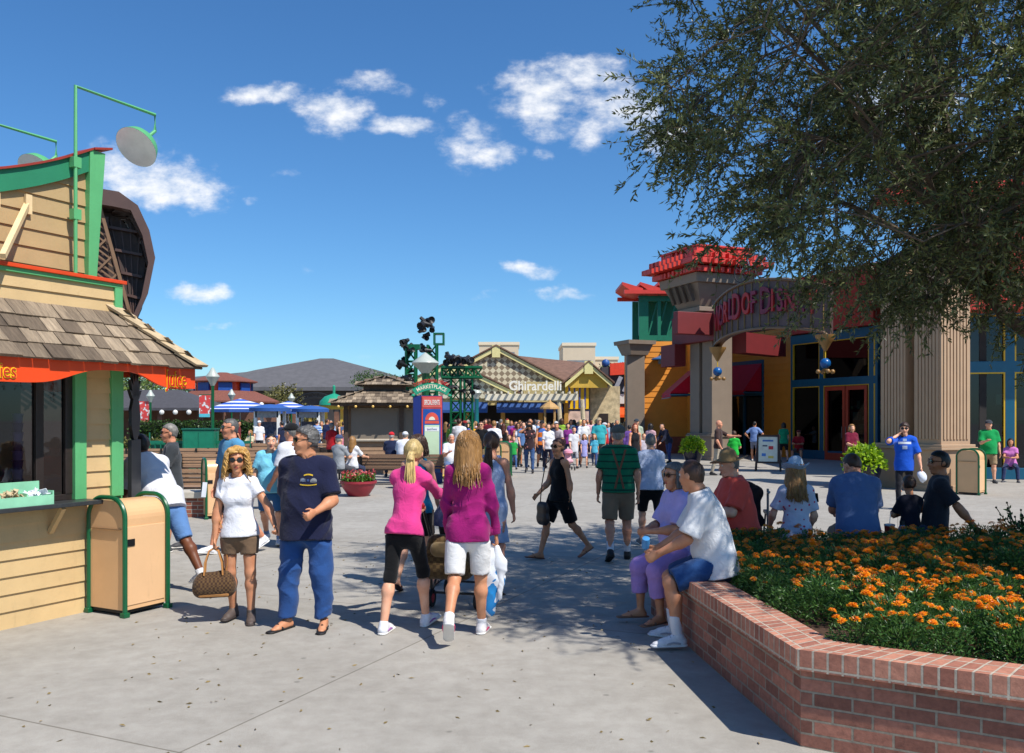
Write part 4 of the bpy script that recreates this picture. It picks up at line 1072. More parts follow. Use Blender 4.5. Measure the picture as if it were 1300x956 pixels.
for x in (0.42, 0.12, -0.6, -1.6):
 MB().bar((x, BY - 0.02, 3.93 - 0.12), (x - 0.55, -0.25, 3.2), 0.045, 0.045).build('sign_brace', mat('pale brace', (226, 198, 150), 0.6), kiosk)
 MB().box(x - 0.03, x + 0.03, BY - 0.05, BY - 0.022, 3.72, 3.9).build('brace_plate', mat('pale brace', (226, 198, 150), 0.6), kiosk)
def gooseneck(x, label, y=None):
 o = empty('gooseneck_lamp', kw(x, BY - 0.12 if y is None else y, 3.2), KA, label, 'lamp', 'lamps on the juice stand roof')
 q = MB(); q.tube([(0, 0, 0), (0, 0, 0.55), (0.0, 0.0, 0.8), (0, 0, 1.83), (0.9, -0.03, 1.83), (0.9, -0.03, 1.66), (0.76, -0.05, 1.53)], 0.018, 8)
 q.build('pole', M_GREEN, o, smooth=True)
 c = MB()
 for zz in (0.55, 1.05): MB().box(-0.03, 0.05, -0.02, 0.05, zz, zz + 0.1).build('clamp', M_GREEN, o)
 M = frame((0.80, -0.08, 1.50), (0.35, 0.93, 0), (-0.62, 0.2, 0.75)); A = Vector((0.72, 0.12, 0.68)).normalized()
 M = Matrix.Translation((0.76, -0.05, 1.53)) @ A.to_track_quat('Z', 'Y').to_matrix().to_4x4()
 sh = MB().lathe([(0.03, 0.07), (0.042, 0.03), (0.07, 0.0), (0.135, -0.035), (0.185, -0.09), (0.218, -0.178)], n=28, M=M).build('shade', M_GREEN, o, smooth=True)
 MB().lathe([(0.216, -0.179), (0.178, -0.1), (0.128, -0.05), (0.06, -0.018), (0.0, -0.012)], n=28, M=M).build('reflector', mat('white enamel', (238, 238, 234), 0.3), sh, smooth=True)
 MB().ball(M @ Vector((0, 0, -0.08)), 0.04, 12).build('bulb', mat('frosted bulb', (210, 205, 195), 0.2), sh, smooth=True)
gooseneck(0.84, 'green gooseneck lamp rising over the end post of the juice stand sign')
gooseneck(0.93, 'green gooseneck lamp half hidden behind the swept top of the juice stand sign', 1.9)
# things on and in the stand
tr = empty('condiment_tray', kw(-0.02, -0.13, 1.075), KA, 'mint green divided condiment tray with napkins on the black counter', 'tray')
M_MINT = mat('mint plastic', (142, 204, 168), 0.4)
q = MB()
for x in (-0.36, -0.12, 0.12, 0.36): q.box(x - 0.006, x + 0.006, -0.10, 0.10, 0.0, 0.11 if x < 0.3 else 0.12)
q.box(-0.36, 0.36, -0.11, -0.098, 0, 0.085); q.box(-0.36, 0.36, 0.098, 0.11, 0, 0.2); q.box(-0.36, 0.36, -0.1, 0.1, 0.0, 0.008); q.box(-0.36, 0.14, -0.005, 0.005, 0.0, 0.14)
q.build('box', M_MINT, tr)
rr_ = random.Random(8)
for nm, x, c, n in (('napkins', 0.24, (220, 224, 232), 26), ('sugar_sachets', 0.0, (196, 176, 140), 30), ('straw_wrappers', -0.24, (214, 206, 190), 26)):
 q = MB()
 for i in range(n):
  M = Matrix.Translation((x + rr_.uniform(-.085, .085), rr_.uniform(-.08, .02), 0.03 + rr_.uniform(0, .1))) @ Matrix.Rotation(rr_.uniform(-.9, .9), 4, 'X') @ Matrix.Rotation(rr_.uniform(-.9, .9), 4, 'Y') @ Matrix.Rotation(rr_.uniform(0, 3), 4, 'Z')
  q.box(-.03, .03, -.02, .02, -.004, .004, M)
 q.build(nm, mat(nm, c, 0.7, 0.15, 30.0), tr)
for k, (x, y, n, c) in enumerate(((0.75, 0.26, 10, (96, 66, 150)), (0.60, 0.42, 7, (120, 96, 170)))):
 o = empty('cup_stack', kw(x - 0.42, y, 1.02), KA, 'tall stack of purple paper cups behind the juice stand window' if k == 0 else 'shorter stack of lilac cups at the back of the juice stand window', 'cups')
 for i in range(n):
  q = MB().lathe([(0.034, 0.0), (0.036, 0.004), (0.046, 0.085), (0.05, 0.088), (0.05, 0.094), (0.044, 0.094), (0.0, 0.02)], (0, 0, i * 0.085), 18)
  q.build('cup', mat('cup paper', c if i % 2 == 0 else tuple(min(255, v + 60) for v in c), 0.5), o, smooth=True)
o = empty('blender_machine', kw(-0.15, 0.5, 1.02), KA, 'chrome and black drink blender inside the juice stand window', 'blender')
MB().box(-.1, .1, -.1, .1, 0, .22).build('motor_base', mat('black plastic', (20, 20, 22), 0.4), o, bevel=.02)
MB().lathe([(.06, .22), (.085, .5), (.088, .52), (.08, .52)], n=16).build('jug', M_STEEL, o, smooth=True)
MB().box(XL + .2, XR - .06, 0.25, 0.9, 0.95, 1.0).build('worktop', mat('worktop', (90, 84, 80), 0.4), kiosk)
# dark pineapple cut-out hanging from the eave at the far corner
pn = empty('pineapple_sign', kw(1.42, 0.05, 1.42), KA + R(35), 'black pineapple cut-out board standing at the corner of the juice stand', 'sign')
q = MB(); M_PB = mat('black painted board', (14, 14, 15), 0.5)
pts = [(0.15 * math.cos(a) * (1 + .04 * math.cos(9 * a)), -0.015, 0.42 + 0.23 * math.sin(a) * (1 + .04 * math.cos(9 * a))) for a in np.linspace(0, 2 * math.pi, 48)[:-1]]
q.prism(pts, (0, 0.03, 0))
q.build('fruit', M_PB, pn)
q = MB()
for a in (-1.1, -.7, -.35, 0, .35, .7, 1.1):
 l = 0.34 - 0.1 * abs(a); d = Vector((math.sin(a), 0, math.cos(a))); e = Vector((math.cos(a), 0, -math.sin(a)))
 q.prism([Vector((0, -.014, .6)) - e * .03, Vector((0, -.014, .6)) + e * .03, Vector((0, -.014, .6)) + e * .035 + d * l * .5, Vector((0, -.014, .6)) + d * l, Vector((0, -.014, .6)) - e * .035 + d * l * .5], (0, .028, 0))
q.build('leaves', M_PB, pn)
q = MB(); q.box(-.16, .16, -.018, .018, -1.42, 0.2); q.build('board', M_PB, pn)
# ------------------------------------------------------------------ litter bins
def arch(w, h, r, n=8, inset=0.0):
 w -= inset; h -= inset; r = max(r - inset, 0.02)
 p = [(-w, 0), (-w, h - r)]
 for i in range(1, n + 1): a = math.pi - math.pi / 2 * i / n; p.append((-w + r + r * math.cos(a), h - r + r * math.sin(a)))
 for i in range(0, n + 1): a = math.pi / 2 - math.pi / 2 * i / n; p.append((w - r + r * math.cos(a), h - r + r * math.sin(a)))
 p.append((w, 0)); return p
def make_bin(w=0.25, d=0.52, h=1.10):
 o = empty('litter_bin', (0, 0, 0))
 b = MB().prism([(x, 0.02, z + 0.06) for x, z in arch(w - 0.02, h - 0.09, 0.17)], (0, d - 0.04, 0)).build('body', M_BIN, o)
 q = MB()
 for y in (0.0, d - 0.035):
  pts = [Vector((x, y + 0.017, z)) for x, z in arch(w, h, 0.19)]
  q.tube(pts, 0.022, 8)
 for sx in (-1, 1):
  for y in (0.017, d - 0.018): pass
 f1 = MB().tube([Vector((x, 0.017, z)) for x, z in arch(w, h, 0.19)], 0.022, 8).build('trim_hoop', M_DKGREEN, o, smooth=True)
 f2 = MB().tube([Vector((x, d - 0.018, z)) for x, z in arch(w, h, 0.19)], 0.022, 8).build('trim_hoop', M_DKGREEN, o, smooth=True)
 for sx in (-1, 1):
  for y in (0.017, d - 0.018): MB().box(sx * w - 0.032, sx * w + 0.032, y - 0.032, y + 0.032, 0, 0.045).build('foot', M_DKGREEN, o, bevel=0.006)
 MB().box(-w + 0.05, w - 0.05, 0.0, 0.02, 0.805, 0.81).build('panel_seam', mat('seam', (120, 92, 64), 0.6), o)
 sd_ = MB().box(w - 0.019, w - 0.012, 0.045, d - 0.045, 0.10, h - 0.27).build('door_panel', mat('cream bin door', (228, 184, 138), 0.35, 0.04, 3.0, 0.06, wear=.3), o, bevel=0.004)
 MB().box(w - 0.010, w - 0.004, 0.045, 0.13, h - 0.45, h - 0.385).build('slot', mat('black latch', (22, 22, 24), 0.4), sd_)
 q = MB(); q.box(-w + 0.04, w - 0.04, 0.03, d - 0.03, 0.03, 0.06); q.build('base', mat('dark base', (24, 24, 24), 0.7), o)
 return o
binp = make_bin()
BG = 'cream and green litter bins'
def put_bin(x, y, rz, label, first=False):
 o = binp if first else copy_tree(binp)
 o.location = (x, y, 0); o.rotation_euler = (0, 0, rz); tag(o, label, 'litter bin', BG)
v = Vector((-3.57, 7.96)) + Vector((-0.888, 0.46)) * 0.25
put_bin(v.x, v.y, KA - R(90), 'large cream litter bin with green hoops beside the juice stand counter', True)
put_bin(gx(258, 16.0), 16.0, R(-62), 'cream and green litter bin behind the man in the blue polo shirt')
put_bin(gx(1228, 20.9), 20.9, R(-46), 'cream litter bin standing beside the fluted column of the red store')
put_bin(gx(626, 27.4), 27.4, R(0), 'left cream litter bin of the pair in front of the chocolate shop crowd')
put_bin(gx(638, 27.5), 27.5, R(-4), 'right cream litter bin of the pair in front of the chocolate shop crowd')
put_bin(gx(571, 26.5), 26.5, R(10), 'cream litter bin beside the green lighting tower')
# ------------------------------------------------------------------ brown stage canopy behind the stand
cn = empty('stage_canopy', (-7.15, 16.0, 0), R(24), 'dark brown curved stage roof with lattice side rising behind the juice stand', 'pavilion')
Mbr = mat('brown canopy metal', (82, 58, 50), 0.5, 0.15, 3.0, 0.1); Mbr2 = mat('dark canopy boards', (66, 52, 46), 0.7, 0.25, 8.0, 0.2)
prof = [(-3.2, 6.12), (-1.2, 6.10), (-0.1, 6.02), (0.22, 5.80), (0.42, 5.35), (0.52, 4.85), (0.40, 4.2), (0.12, 3.5)]
o2 = [(p[0], p[1]) for p in prof]; inn = [(p[0] - (0.12 if i > 2 else 0.1), p[1] - (0.28 if i < 3 else 0.10)) for i, p in enumerate(prof)]
q = MB()
for a, b, c, d_ in zip(o2[:-1], o2[1:], inn[1:], inn[:-1]): q.prism([(a[0], 0, a[1]), (b[0], 0, b[1]), (c[0], 0, c[1]), (d_[0], 0, d_[1])], (0, 0.25, 0))
q.build('front_fascia', Mbr, cn)
q = MB()
for i in range(len(prof) - 1):
 a, b = inn[i], inn[i + 1]; q.prism([(a[0] + .04, .25, a[1]), (b[0] + .04, .25, b[1]), (b[0] - .02, .25, b[1]), (a[0] - .02, .25, a[1] - .05)], (0, 1.7, 0))
q.build('roof_shell', Mbr2, cn)
q = MB()
for i in range(1, 5):
 y = 0.25 + 0.4 * i
 for a, b in zip(inn[:-1], inn[1:]): q.bar((a[0] - .06, y, a[1] - .05), (b[0] - .06, y, b[1]), 0.06, 0.10)
q.build('roof_ribs', Mbr, cn)
def xr(z): return -.42 + (5.75 - z) * 0.26
lt_ = MB()
for z0 in np.arange(3.0, 8.2, 0.115):
 x = -3.2; x1 = -3.2
 while x1 < 0.4 and z0 - (x1 + 3.2) * .75 > 3.1 and x1 < xr(z0 - (x1 + 3.2) * .75): x1 += .02
 x0 = -3.2 + max(0, (z0 - 5.72) / .75)
 if x1 > x0 + .1: lt_.bar((x0, 0.2, z0 - (x0 + 3.2) * .75), (x1, 0.2, z0 - (x1 + 3.2) * .75), .03, .02, (0, 1, 0))
for z0 in np.arange(1.0, 5.6, 0.42):
 x0 = -3.2 + max(0, (3.1 - z0) / 1.15); x1 = x0
 while z0 + (x1 + 3.2) * 1.15 < 5.7 and x1 < xr(z0 + (x1 + 3.2) * 1.15): x1 += .02
 if x1 > x0 + .1: lt_.bar((x0, .17, z0 + (x0 + 3.2) * 1.15), (x1, .17, z0 + (x1 + 3.2) * 1.15), .035, .02, (0, 1, 0))
lt_.bar((xr(5.72), .16, 5.72), (xr(3.1), .16, 3.1), .06, .04, (0, 1, 0))
lt_.build('lattice', mat('brown lattice', (122, 92, 66), 0.7), cn)
MB().prism([(-3.2, .5, 3.0), (.12, .5, 3.0), (.3, .5, 4.2), (.36, .5, 4.85), (.2, .5, 5.3), (-.1, .5, 5.65), (-1.2, .5, 5.8), (-3.2, .5, 5.8)], (0, .08, 0)).build('soffit_boards', Mbr2, cn)
q = MB()
for z0 in np.arange(3.3, 5.7, .42): q.bar((xr(z0) + .05, .46, z0 + .04), (.3, .46, z0 - .02), .05, .09, (0, 1, 0))
for k in range(9): x0 = -1.1 + k * .17; q.bar((x0, .48, 5.6 - max(0, x0) * .5), (min(x0 + .62, .16), .48, 3.5), .02, .02, (0, 1, 0))
q.build('soffit_ribs', Mbr, cn)
MB().box(-3.2, -0.3, 0.9, 1.0, 0, 5.7).build('rear_screen', mat('brown screen', (58, 44, 38), 0.8), cn)
for x in (-2.8, -0.4): MB().box(x - .12, x + .12, 0.3, 0.54, 0, 5.6).build('post', Mbr, cn)
# ------------------------------------------------------------------ brick planter
PA, PBk, PC, PD, PF, PE = [Vector((x, y, 0)) for x, y in ((1.58, 4.82), (1.27, 8.15), (2.0, 9.0), (8.5, 9.65), (9.6, 6.0), (5.2, 2.70))]
RING = [PA, PBk, PC, PD, PF, PE]; PH = 0.55
def inset(ring, d):
 """polygon (clockwise seen from above) moved inward by d"""
 out = []; n = len(ring)
 for i in range(n):
  a, b, c = ring[i - 1], ring[i], ring[(i + 1) % n]
  d1, d2 = (b - a).normalized(), (c - b).normalized()
  n1, n2 = Vector((d1.y, -d1.x, 0)), Vector((d2.y, -d2.x, 0))
  m = (n1 + n2).normalized(); out.append(b + m * (d / max(0.3, m.dot(n1))))
 return out
pl = empty('brick_planter', PA, 0, 'low red brick planter wall with rowlock coping round the marigold bed', 'planter')
def ring_mesh(name, m, outer, inner, z0, z1, parent, uv_top=True):
 V = []; F = []; U = []
 n = len(outer); u = 0
 for i in range(n):
  j = (i + 1) % n; L = (outer[j] - outer[i]).length; k = max(1, int(L / 0.15))
  for s_ in range(k):
   t0, t1 = s_ / k, (s_ + 1) / k
   o0, o1 = outer[i].lerp(outer[j], t0), outer[i].lerp(outer[j], t1); i0, i1 = inner[i].lerp(inner[j], t0), inner[i].lerp(inner[j], t1)
   u0, u1 = u + L * t0, u + L * t1; w = (i0 - o0).length
   def q(pts, uvs):
    b = len(V); V.extend([tuple(p - outer[0] if False else p - PA) for p in pts]); F.append((b, b + 1, b + 2, b + 3)); U.extend(uvs)
   Z0, Z1 = Vector((0, 0, z0)), Vector((0, 0, z1))
   q((o1 + Z0, o0 + Z0, o0 + Z1, o1 + Z1), ((u1, z0), (u0, z0), (u0, z1), (u1, z1)))
   q((o1 + Z1, o0 + Z1, i0 + Z1, i1 + Z1), ((u1, z1 + .0), (u0, z1 + .0), (u0, z1 + .30), (u1, z1 + .30)))
   q((i0 + Z0, i1 + Z0, i1 + Z1, i0 + Z1), ((u0, z0), (u1, z0), (u1, z1), (u0, z1)))
   q((o0 + Z0, o1 + Z0, i1 + Z0, i0 + Z0), ((u0, z0), (u1, z0), (u1, z0), (u0, z0)))
  u += L
 me = bpy.data.meshes.new(name); me.from_pydata(V, [], F); uv = me.uv_layers.new(name='UVMap')
 for li, x in enumerate(U): uv.data[li].uv = x
 me.materials.append(m); return link(bpy.data.objects.new(name, me), parent)
M_BRICK = brick_mat('planter brick', (186, 124, 102), (126, 80, 66), (160, 148, 130), 0.205, 0.078, 0.007)
M_COPE = brick_mat('coping brick', (206, 142, 116), (158, 98, 80), (200, 186, 166), 0.078, 0.15, 0.007); M_COPE.node_tree.nodes['Brick Texture'].offset = 0.0
IN1 = inset(RING, 0.29); IN0 = inset(RING, 0.035)
ring_mesh('brick_wall', M_BRICK, IN0, inset(RING, 0.26), 0, PH - 0.115, pl)
cp = ring_mesh('coping', M_COPE, RING, IN1, PH - 0.115, PH, pl)
M_SOIL = mat('bark mulch', (70, 48, 34), 0.95, 0.45, 22.0, 1.0, 60.0)
sl = MB(); c_ = inset(RING, 0.27); sl.poly([tuple(Vector((p.x, p.y, PH - 0.09)) - PA) for p in reversed(c_)]).build('soil', M_SOIL, pl)
tag(pl)
def in_ring(x, y, ring):
 c = False; n = len(ring)
 for i in range(n):
  a, b = ring[i], ring[(i + 1) % n]
  if (a.y > y) != (b.y > y) and x < (b.x - a.x) * (y - a.y) / (b.y - a.y) + a.x: c = not c
 return c
# ------------------------------------------------------------------ leaves as many small faces
def leaf_mesh(name, P, D, L, W, m, parent, rng=RNG, bend=0.25):
 """P base points, D directions (unit), L lengths, W widths -> one quad leaf each, folded a little along its rib"""
 n = len(P); Rn = rng.normal(size=(n, 3)); S = np.cross(D, Rn); S /= np.linalg.norm(S, axis=1)[:, None] + 1e-9
 Nn = np.cross(S, D); L = np.broadcast_to(L, n)[:, None]; W = np.broadcast_to(W, n)[:, None]
 V = np.empty((n, 4, 3)); V[:, 0] = P; V[:, 1] = P + D * L * 0.45 + S * W * 0.5 + Nn * W * bend; V[:, 2] = P + D * L; V[:, 3] = P + D * L * 0.45 - S * W * 0.5 + Nn * W * bend
 F = np.arange(4 * n).reshape(n, 4)
 return np_obj(name, V.reshape(-1, 3), F, m, parent, smooth=False)
M_MGL = leaf_mat('marigold leaf', (36, 74, 30), (98, 140, 66), 0.35)
M_MGF = leaf_mat('marigold petal', (236, 112, 4), (255, 184, 24), 0.2)
def blossom(name, r, r_, parent, loc):
 V = []; F = []
 for ring, (k, rad, zz, tilt) in enumerate(((11, 1.0, 0.0, 0.1), (10, 0.85, 0.22, 0.45), (8, 0.62, 0.42, 0.8), (6, 0.36, 0.55, 1.2))):
  for i in range(k):
   a = 2 * math.pi * (i + r_.random() * .5) / k; w = 0.36; b0 = 0.16
   d = np.array([math.cos(a), math.sin(a), 0]); s_ = np.array([-math.sin(a), math.cos(a), 0]); up = np.array([0, 0, 1.0])
   tip = d * rad + up * (zz + 0.12 * r_.uniform(-1, 1)); b = d * b0 * rad + up * (zz - 0.12); n0 = len(V)
   for p in (b - s_ * .12, b + s_ * .12, tip * 0.92 + s_ * w * rad * 0.55 - up * .06, tip + up * .03, tip * 0.92 - s_ * w * rad * 0.55 - up * .06): V.append(tuple(p * r))
   F.append((n0, n0 + 1, n0 + 2, n0 + 3, n0 + 4))
 me = bpy.data.meshes.new(name); me.from_pydata(V, [], F); me.materials.append(M_MGF)
 o = link(bpy.data.objects.new(name, me), parent); o.location = loc; o.rotation_euler = (r_.uniform(-.3, .3), r_.uniform(-.3, .3), r_.uniform(0, 6)); return o
def marigold(seed, nb, h=0.26, rad=0.17):
 r_ = random.Random(seed); rg = np.random.default_rng(seed)
 o = empty('marigold_plant', (0, 0, 0))
 n = 720; a = rg.uniform(0, 2 * np.pi, n); q = np.sqrt(rg.uniform(0, 1, n)); z = rg.uniform(0.02, 1, n)
 rr = rad * q * np.sqrt(np.clip(1.05 - z ** 2 * 0.75, 0.1, 1))
 P = np.stack([np.cos(a) * rr, np.sin(a) * rr, z * h * 0.92], 1)
 D = np.stack([np.cos(a) * 0.8, np.sin(a) * 0.8, 0.35 + 0.5 * z], 1) + rg.normal(size=(n, 3)) * 0.55; D /= np.linalg.norm(D, axis=1)[:, None]
 leaf_mesh('foliage', P, D, rg.uniform(0.022, 0.045, n), rg.uniform(0.008, 0.013, n), M_MGL, o, rg)
 for i in range(nb):
  t = r_.uniform(0, 6.28); d = rad * math.sqrt(r_.uniform(0, 0.9)); zz = h * r_.uniform(0.92, 1.22) - d * 0.25
  b = blossom('blossom', r_.uniform(0.023, 0.034), r_, o, (math.cos(t) * d, math.sin(t) * d, zz))
 return o
protos = [marigold(40 + i, nb) for i, nb in enumerate((2, 3, 4, 5, 6, 7, 7, 8))]
rm = random.Random(21); used = set(); spots = []; inner = inset(RING, 0.40)
tries = 0
while len(spots) < 190 and tries < 20000:
 tries += 1
 x, y = rm.uniform(1.6, 7.4), rm.uniform(3.3, 9.3)
 if x / y > 0.66 or not in_ring(x, y, inner): continue
 if y > 6.6 and x / y > 0.57 and rm.random() < 0.8: continue           # the bare mulch at the right
 if math.hypot(x - 4.0, y - 6.7) < 0.5 or math.hypot(x - 2.0, y - 5.5) < 0.33 or math.hypot(x - 3.9, y - 7.3) < 0.3: continue
 if min([math.hypot(x - a, y - b) for a, b in spots] or [9]) < 0.195: continue
 spots.append((x, y))
for x, y in spots:
 k = 0.15 if (x < 2.2 and y > 5.8) else 0.5 if y > 8.0 else 0.75
 i = min(7, max(0, int(rm.gauss(k * 7.5, 1.6))))
 o = protos[i] if i not in used else copy_tree(protos[i]); used.add(i)
 s_ = rm.uniform(0.85, 1.2); o.location = (x, y, PH - 0.09); o.rotation_euler = (0, 0, rm.uniform(0, 6.28)); o.scale = (s_, s_, s_ * rm.uniform(0.9, 1.1))
 tag(o, 'orange flowering marigold plant in the bed inside the brick planter', 'marigold', 'marigolds in the brick planter')
for i, p in enumerate(protos):
 if i not in used:
  for c in list(p.children): bpy.data.objects.remove(c)
  bpy.data.objects.remove(p)
# mulch chips
n = 1500; P = np.stack([RNG.uniform(1.5, 6.4, n), RNG.uniform(3.4, 9.4, n), np.full(n, PH - 0.085)], 1); P = np.array([p for p in P if in_ring(p[0], p[1], inset(RING, .32))])
D = RNG.normal(size=(len(P), 3)); D[:, 2] *= 0.25; D /= np.linalg.norm(D, axis=1)[:, None]
tag(leaf_mesh('mulch_chips', P, D, RNG.uniform(.02, .06, len(P)), 0.018, leaf_mat('bark chip', (58, 38, 26), (140, 104, 70), 0.0), None), kind='stuff')
n = 420; P = np.stack([RNG.uniform(-3.5, 3.0, n), RNG.uniform(4.6, 13, n), np.full(n, .006)], 1); P = np.array([p for p in P if not in_ring(p[0], p[1], RING)]); D = RNG.normal(size=(len(P), 3)); D[:, 2] *= .08; D /= np.linalg.norm(D, axis=1)[:, None]
tag(leaf_mesh('fallen_leaves', P, D, RNG.uniform(.02, .055, len(P)), .014, leaf_mat('dry leaf', (92, 78, 44), (150, 128, 78), 0.0), None), kind='stuff')
# the taller seedy plant at the back corner
o = empty('seed_head_shrub', (5.15, 8.75, PH - .09), 0, 'tall dark shrub with dotted seed heads at the back right of the flower bed', 'shrub')
rg = np.random.default_rng(77); q = MB(); Pp = []; Dd = []
for i in range(26):
 a = rg.uniform(0, 6.28); t = rg.uniform(.1, .5); top_ = Vector((math.cos(a) * t * .5, math.sin(a) * t * .5, rg.uniform(.3, .52))); q.tube([(0, 0, 0), top_ * .5 + Vector((0, 0, .04)), top_], .004, 4); q.ball(top_, .012, 6)
 for j in range(14): u = rg.uniform(.15, .95); Pp.append(np.array(top_) * u); Dd.append(rg.normal(size=3) + np.array([0, 0, .4]))
q.build('stems', mat('dark stem', (46, 52, 30), .8), o); Dd = np.array(Dd); Dd /= np.linalg.norm(Dd, axis=1)[:, None]
leaf_mesh('foliage', np.array(Pp), Dd, 0.06, 0.022, M_MGL, o)
# ------------------------------------------------------------------ the live oak overhead
def big_tree():
 root = empty('shade_tree', (6.05, 7.75, PH - 0.1), 0, 'large dense small-leaved shade tree leaning over the planter from the right', 'tree')
 B = Vector((6.05, 7.75, PH - 0.1)); rg = np.random.default_rng(5); r_ = random.Random(5)
 C = np.array([5.45, 7.7, 5.75]); RA = np.array([4.0, 3.75, 3.35])
 bark = mat('grey brown bark', (92, 80, 66), 0.9, 0.35, 7.0, 0.9, 30.0, stretch=(3, 3, 0.6))
 fork = Vector((5.15, 7.9, 2.15)); f2 = Vector((4.35, 7.95, 2.95))
 MB().tube([tuple(p - B) for p in (B - Vector((0, 0, .15)), Vector((5.95, 7.76, 0.9)), Vector((5.6, 7.82, 1.5)), fork)], [0.17, 0.13, 0.115, 0.10], 12).build('trunk', bark, root, smooth=True)
 limbs = []; mb = MB()
 def limb(a, b, r0, r1, sag=0.2, n=7):
  a, b = Vector(a), Vector(b); pts = []
  for i in range(n + 1):
   t = i / n; p = a.lerp(b, t) + Vector((r_.uniform(-.06, .06), r_.uniform(-.06, .06), math.sin(t * math.pi) * sag)); pts.append(p)
  pts[0] = a; mb.tube([tuple(p - B) for p in pts], [r0 + (r1 - r0) * i / n for i in range(n + 1)], 7); limbs.extend([(p, r0 + (r1 - r0) * i / n) for i, p in enumerate(pts)][1:]); return pts
 tg = [(2.1, 7.4, 5.3), (2.7, 6.5, 4.0), (2.9, 9.6, 4.4), (3.4, 8.2, 7.0), (4.4, 5.8, 6.2), (5.2, 7.6, 8.0), (6.6, 9.6, 6.8), (7.6, 7.2, 6.0), (6.6, 5.9, 4.4), (4.3, 10.2, 6.2), (3.5, 6.6, 3.3), (8.6, 8.6, 5.0), (2.2, 8.3, 6.4)]
 limb(fork, f2, 0.085, 0.045, 0.05, 4)
 for i, t in enumerate(tg):
  s0 = f2 if t[0] < 4.5 else fork
  pts = limb(s0, t, 0.045, 0.010, 0.25)
  for j in range(4):
   p = pts[3 + j]; d = Vector((r_.uniform(-1, 1), r_.uniform(-1, 1), r_.uniform(-.4, .7))).normalized(); limb(p, p + d * r_.uniform(.8, 1.5), 0.013, 0.005, 0.05, 4)
 LP = np.array([tuple(p) for p, _ in limbs])
 cl = []
 gaps = [((3.6, 7.0, 5.55), .42), ((4.1, 7.4, 5.75), .35), ((2.6, 7.2, 5.0), .32), ((2.0, 8.2, 5.9), .34), ((1.9, 7.4, 4.5), .3), ((3.1, 7.6, 6.2), .3)]
 while len(cl) < 1380:
  d = rg.normal(size=3); d /= np.linalg.norm(d); t = rg.uniform(0.12, 1.0) ** (1 / 2.2)
  if rg.random() < .22: d[2] = -abs(d[2]); d /= np.linalg.norm(d)
  lump = 1 + 0.13 * math.sin(4 * d[0] + 3 * d[2] + 1) + 0.10 * math.sin(7 * d[1] - 5 * d[2]) + 0.07 * math.sin(9 * d[0] + 8 * d[1])
  p = C + RA * d * t * lump
  if p[2] < 2.68 + 0.5 * max(0, 3.4 - p[0]): continue
  if any(np.linalg.norm(p - np.array(g)) < r for g, r in gaps): continue
  if p[0] > 7.8 and rg.random() < 0.5: continue
  cl.append(p)
 for lo, hi, k in (((2.7, 6.4, 2.95), (4.4, 8.6, 3.6), 24), ((1.25, 6.8, 4.0), (1.9, 7.6, 4.5), 7), ((1.7, 6.9, 3.35), (2.3, 7.6, 3.9), 9)):
  for _ in range(k): cl.append(rg.uniform(lo, hi))
 cl = np.array(cl)
 tw = MB(); Ps = []; Ds = []
 for p in cl:
  i = np.argmin(((LP - p) ** 2).sum(1)); a = Vector(LP[i]); pv = Vector(p)
  mid = a.lerp(pv, 0.5) + Vector((r_.uniform(-.08, .08), r_.uniform(-.08, .08), r_.uniform(0, .12)))
  mb.tube([tuple(a - B), tuple(mid - B), tuple(pv - B)], [0.008, 0.006, 0.004], 4, cap=False)
  out = (p - C) / RA; out /= np.linalg.norm(out) + 1e-6
  for j in range(int(rg.integers(8, 13))):
   d = out * 0.75 + rg.normal(size=3) * 0.75; d[2] -= 0.12; d /= np.linalg.norm(d); Lw = rg.uniform(.28, .62)
   e = p + d * Lw; dr = np.array([0, 0, -0.25 * Lw * Lw])
   tw.tube([tuple(pv - B), tuple(Vector(p + d * Lw * .5 + dr * .3) - B), tuple(Vector(e + dr) - B)], [0.0035, 0.0025, 0.001], 3, cap=False)
   m = int(31 * Lw / .45); t = rg.uniform(.08, 1.0, m)
   q = p + d * (Lw * t)[:, None] + dr * (t ** 2)[:, None]; Ps.append(q)
   dd = d * 0.75 + rg.normal(size=(m, 3)) * 0.55; Ds.append(dd / np.linalg.norm(dd, axis=1)[:, None])
 P = np.concatenate(Ps) - np.array(B); D = np.concatenate(Ds); n = len(P)
 mb.build('limbs', bark, root, smooth=True)
 tw.build('twigs', mat('twig bark', (84, 72, 58), .9), root, smooth=True)
 leaf_mesh('crown', P, D, rg.uniform(.042, .072, n), rg.uniform(.014, .021, n), leaf_mat('olive green leaf', (54, 65, 33), (130, 138, 84), 0.3), root, rg)
 print('tree leaves', n)
big_tree()
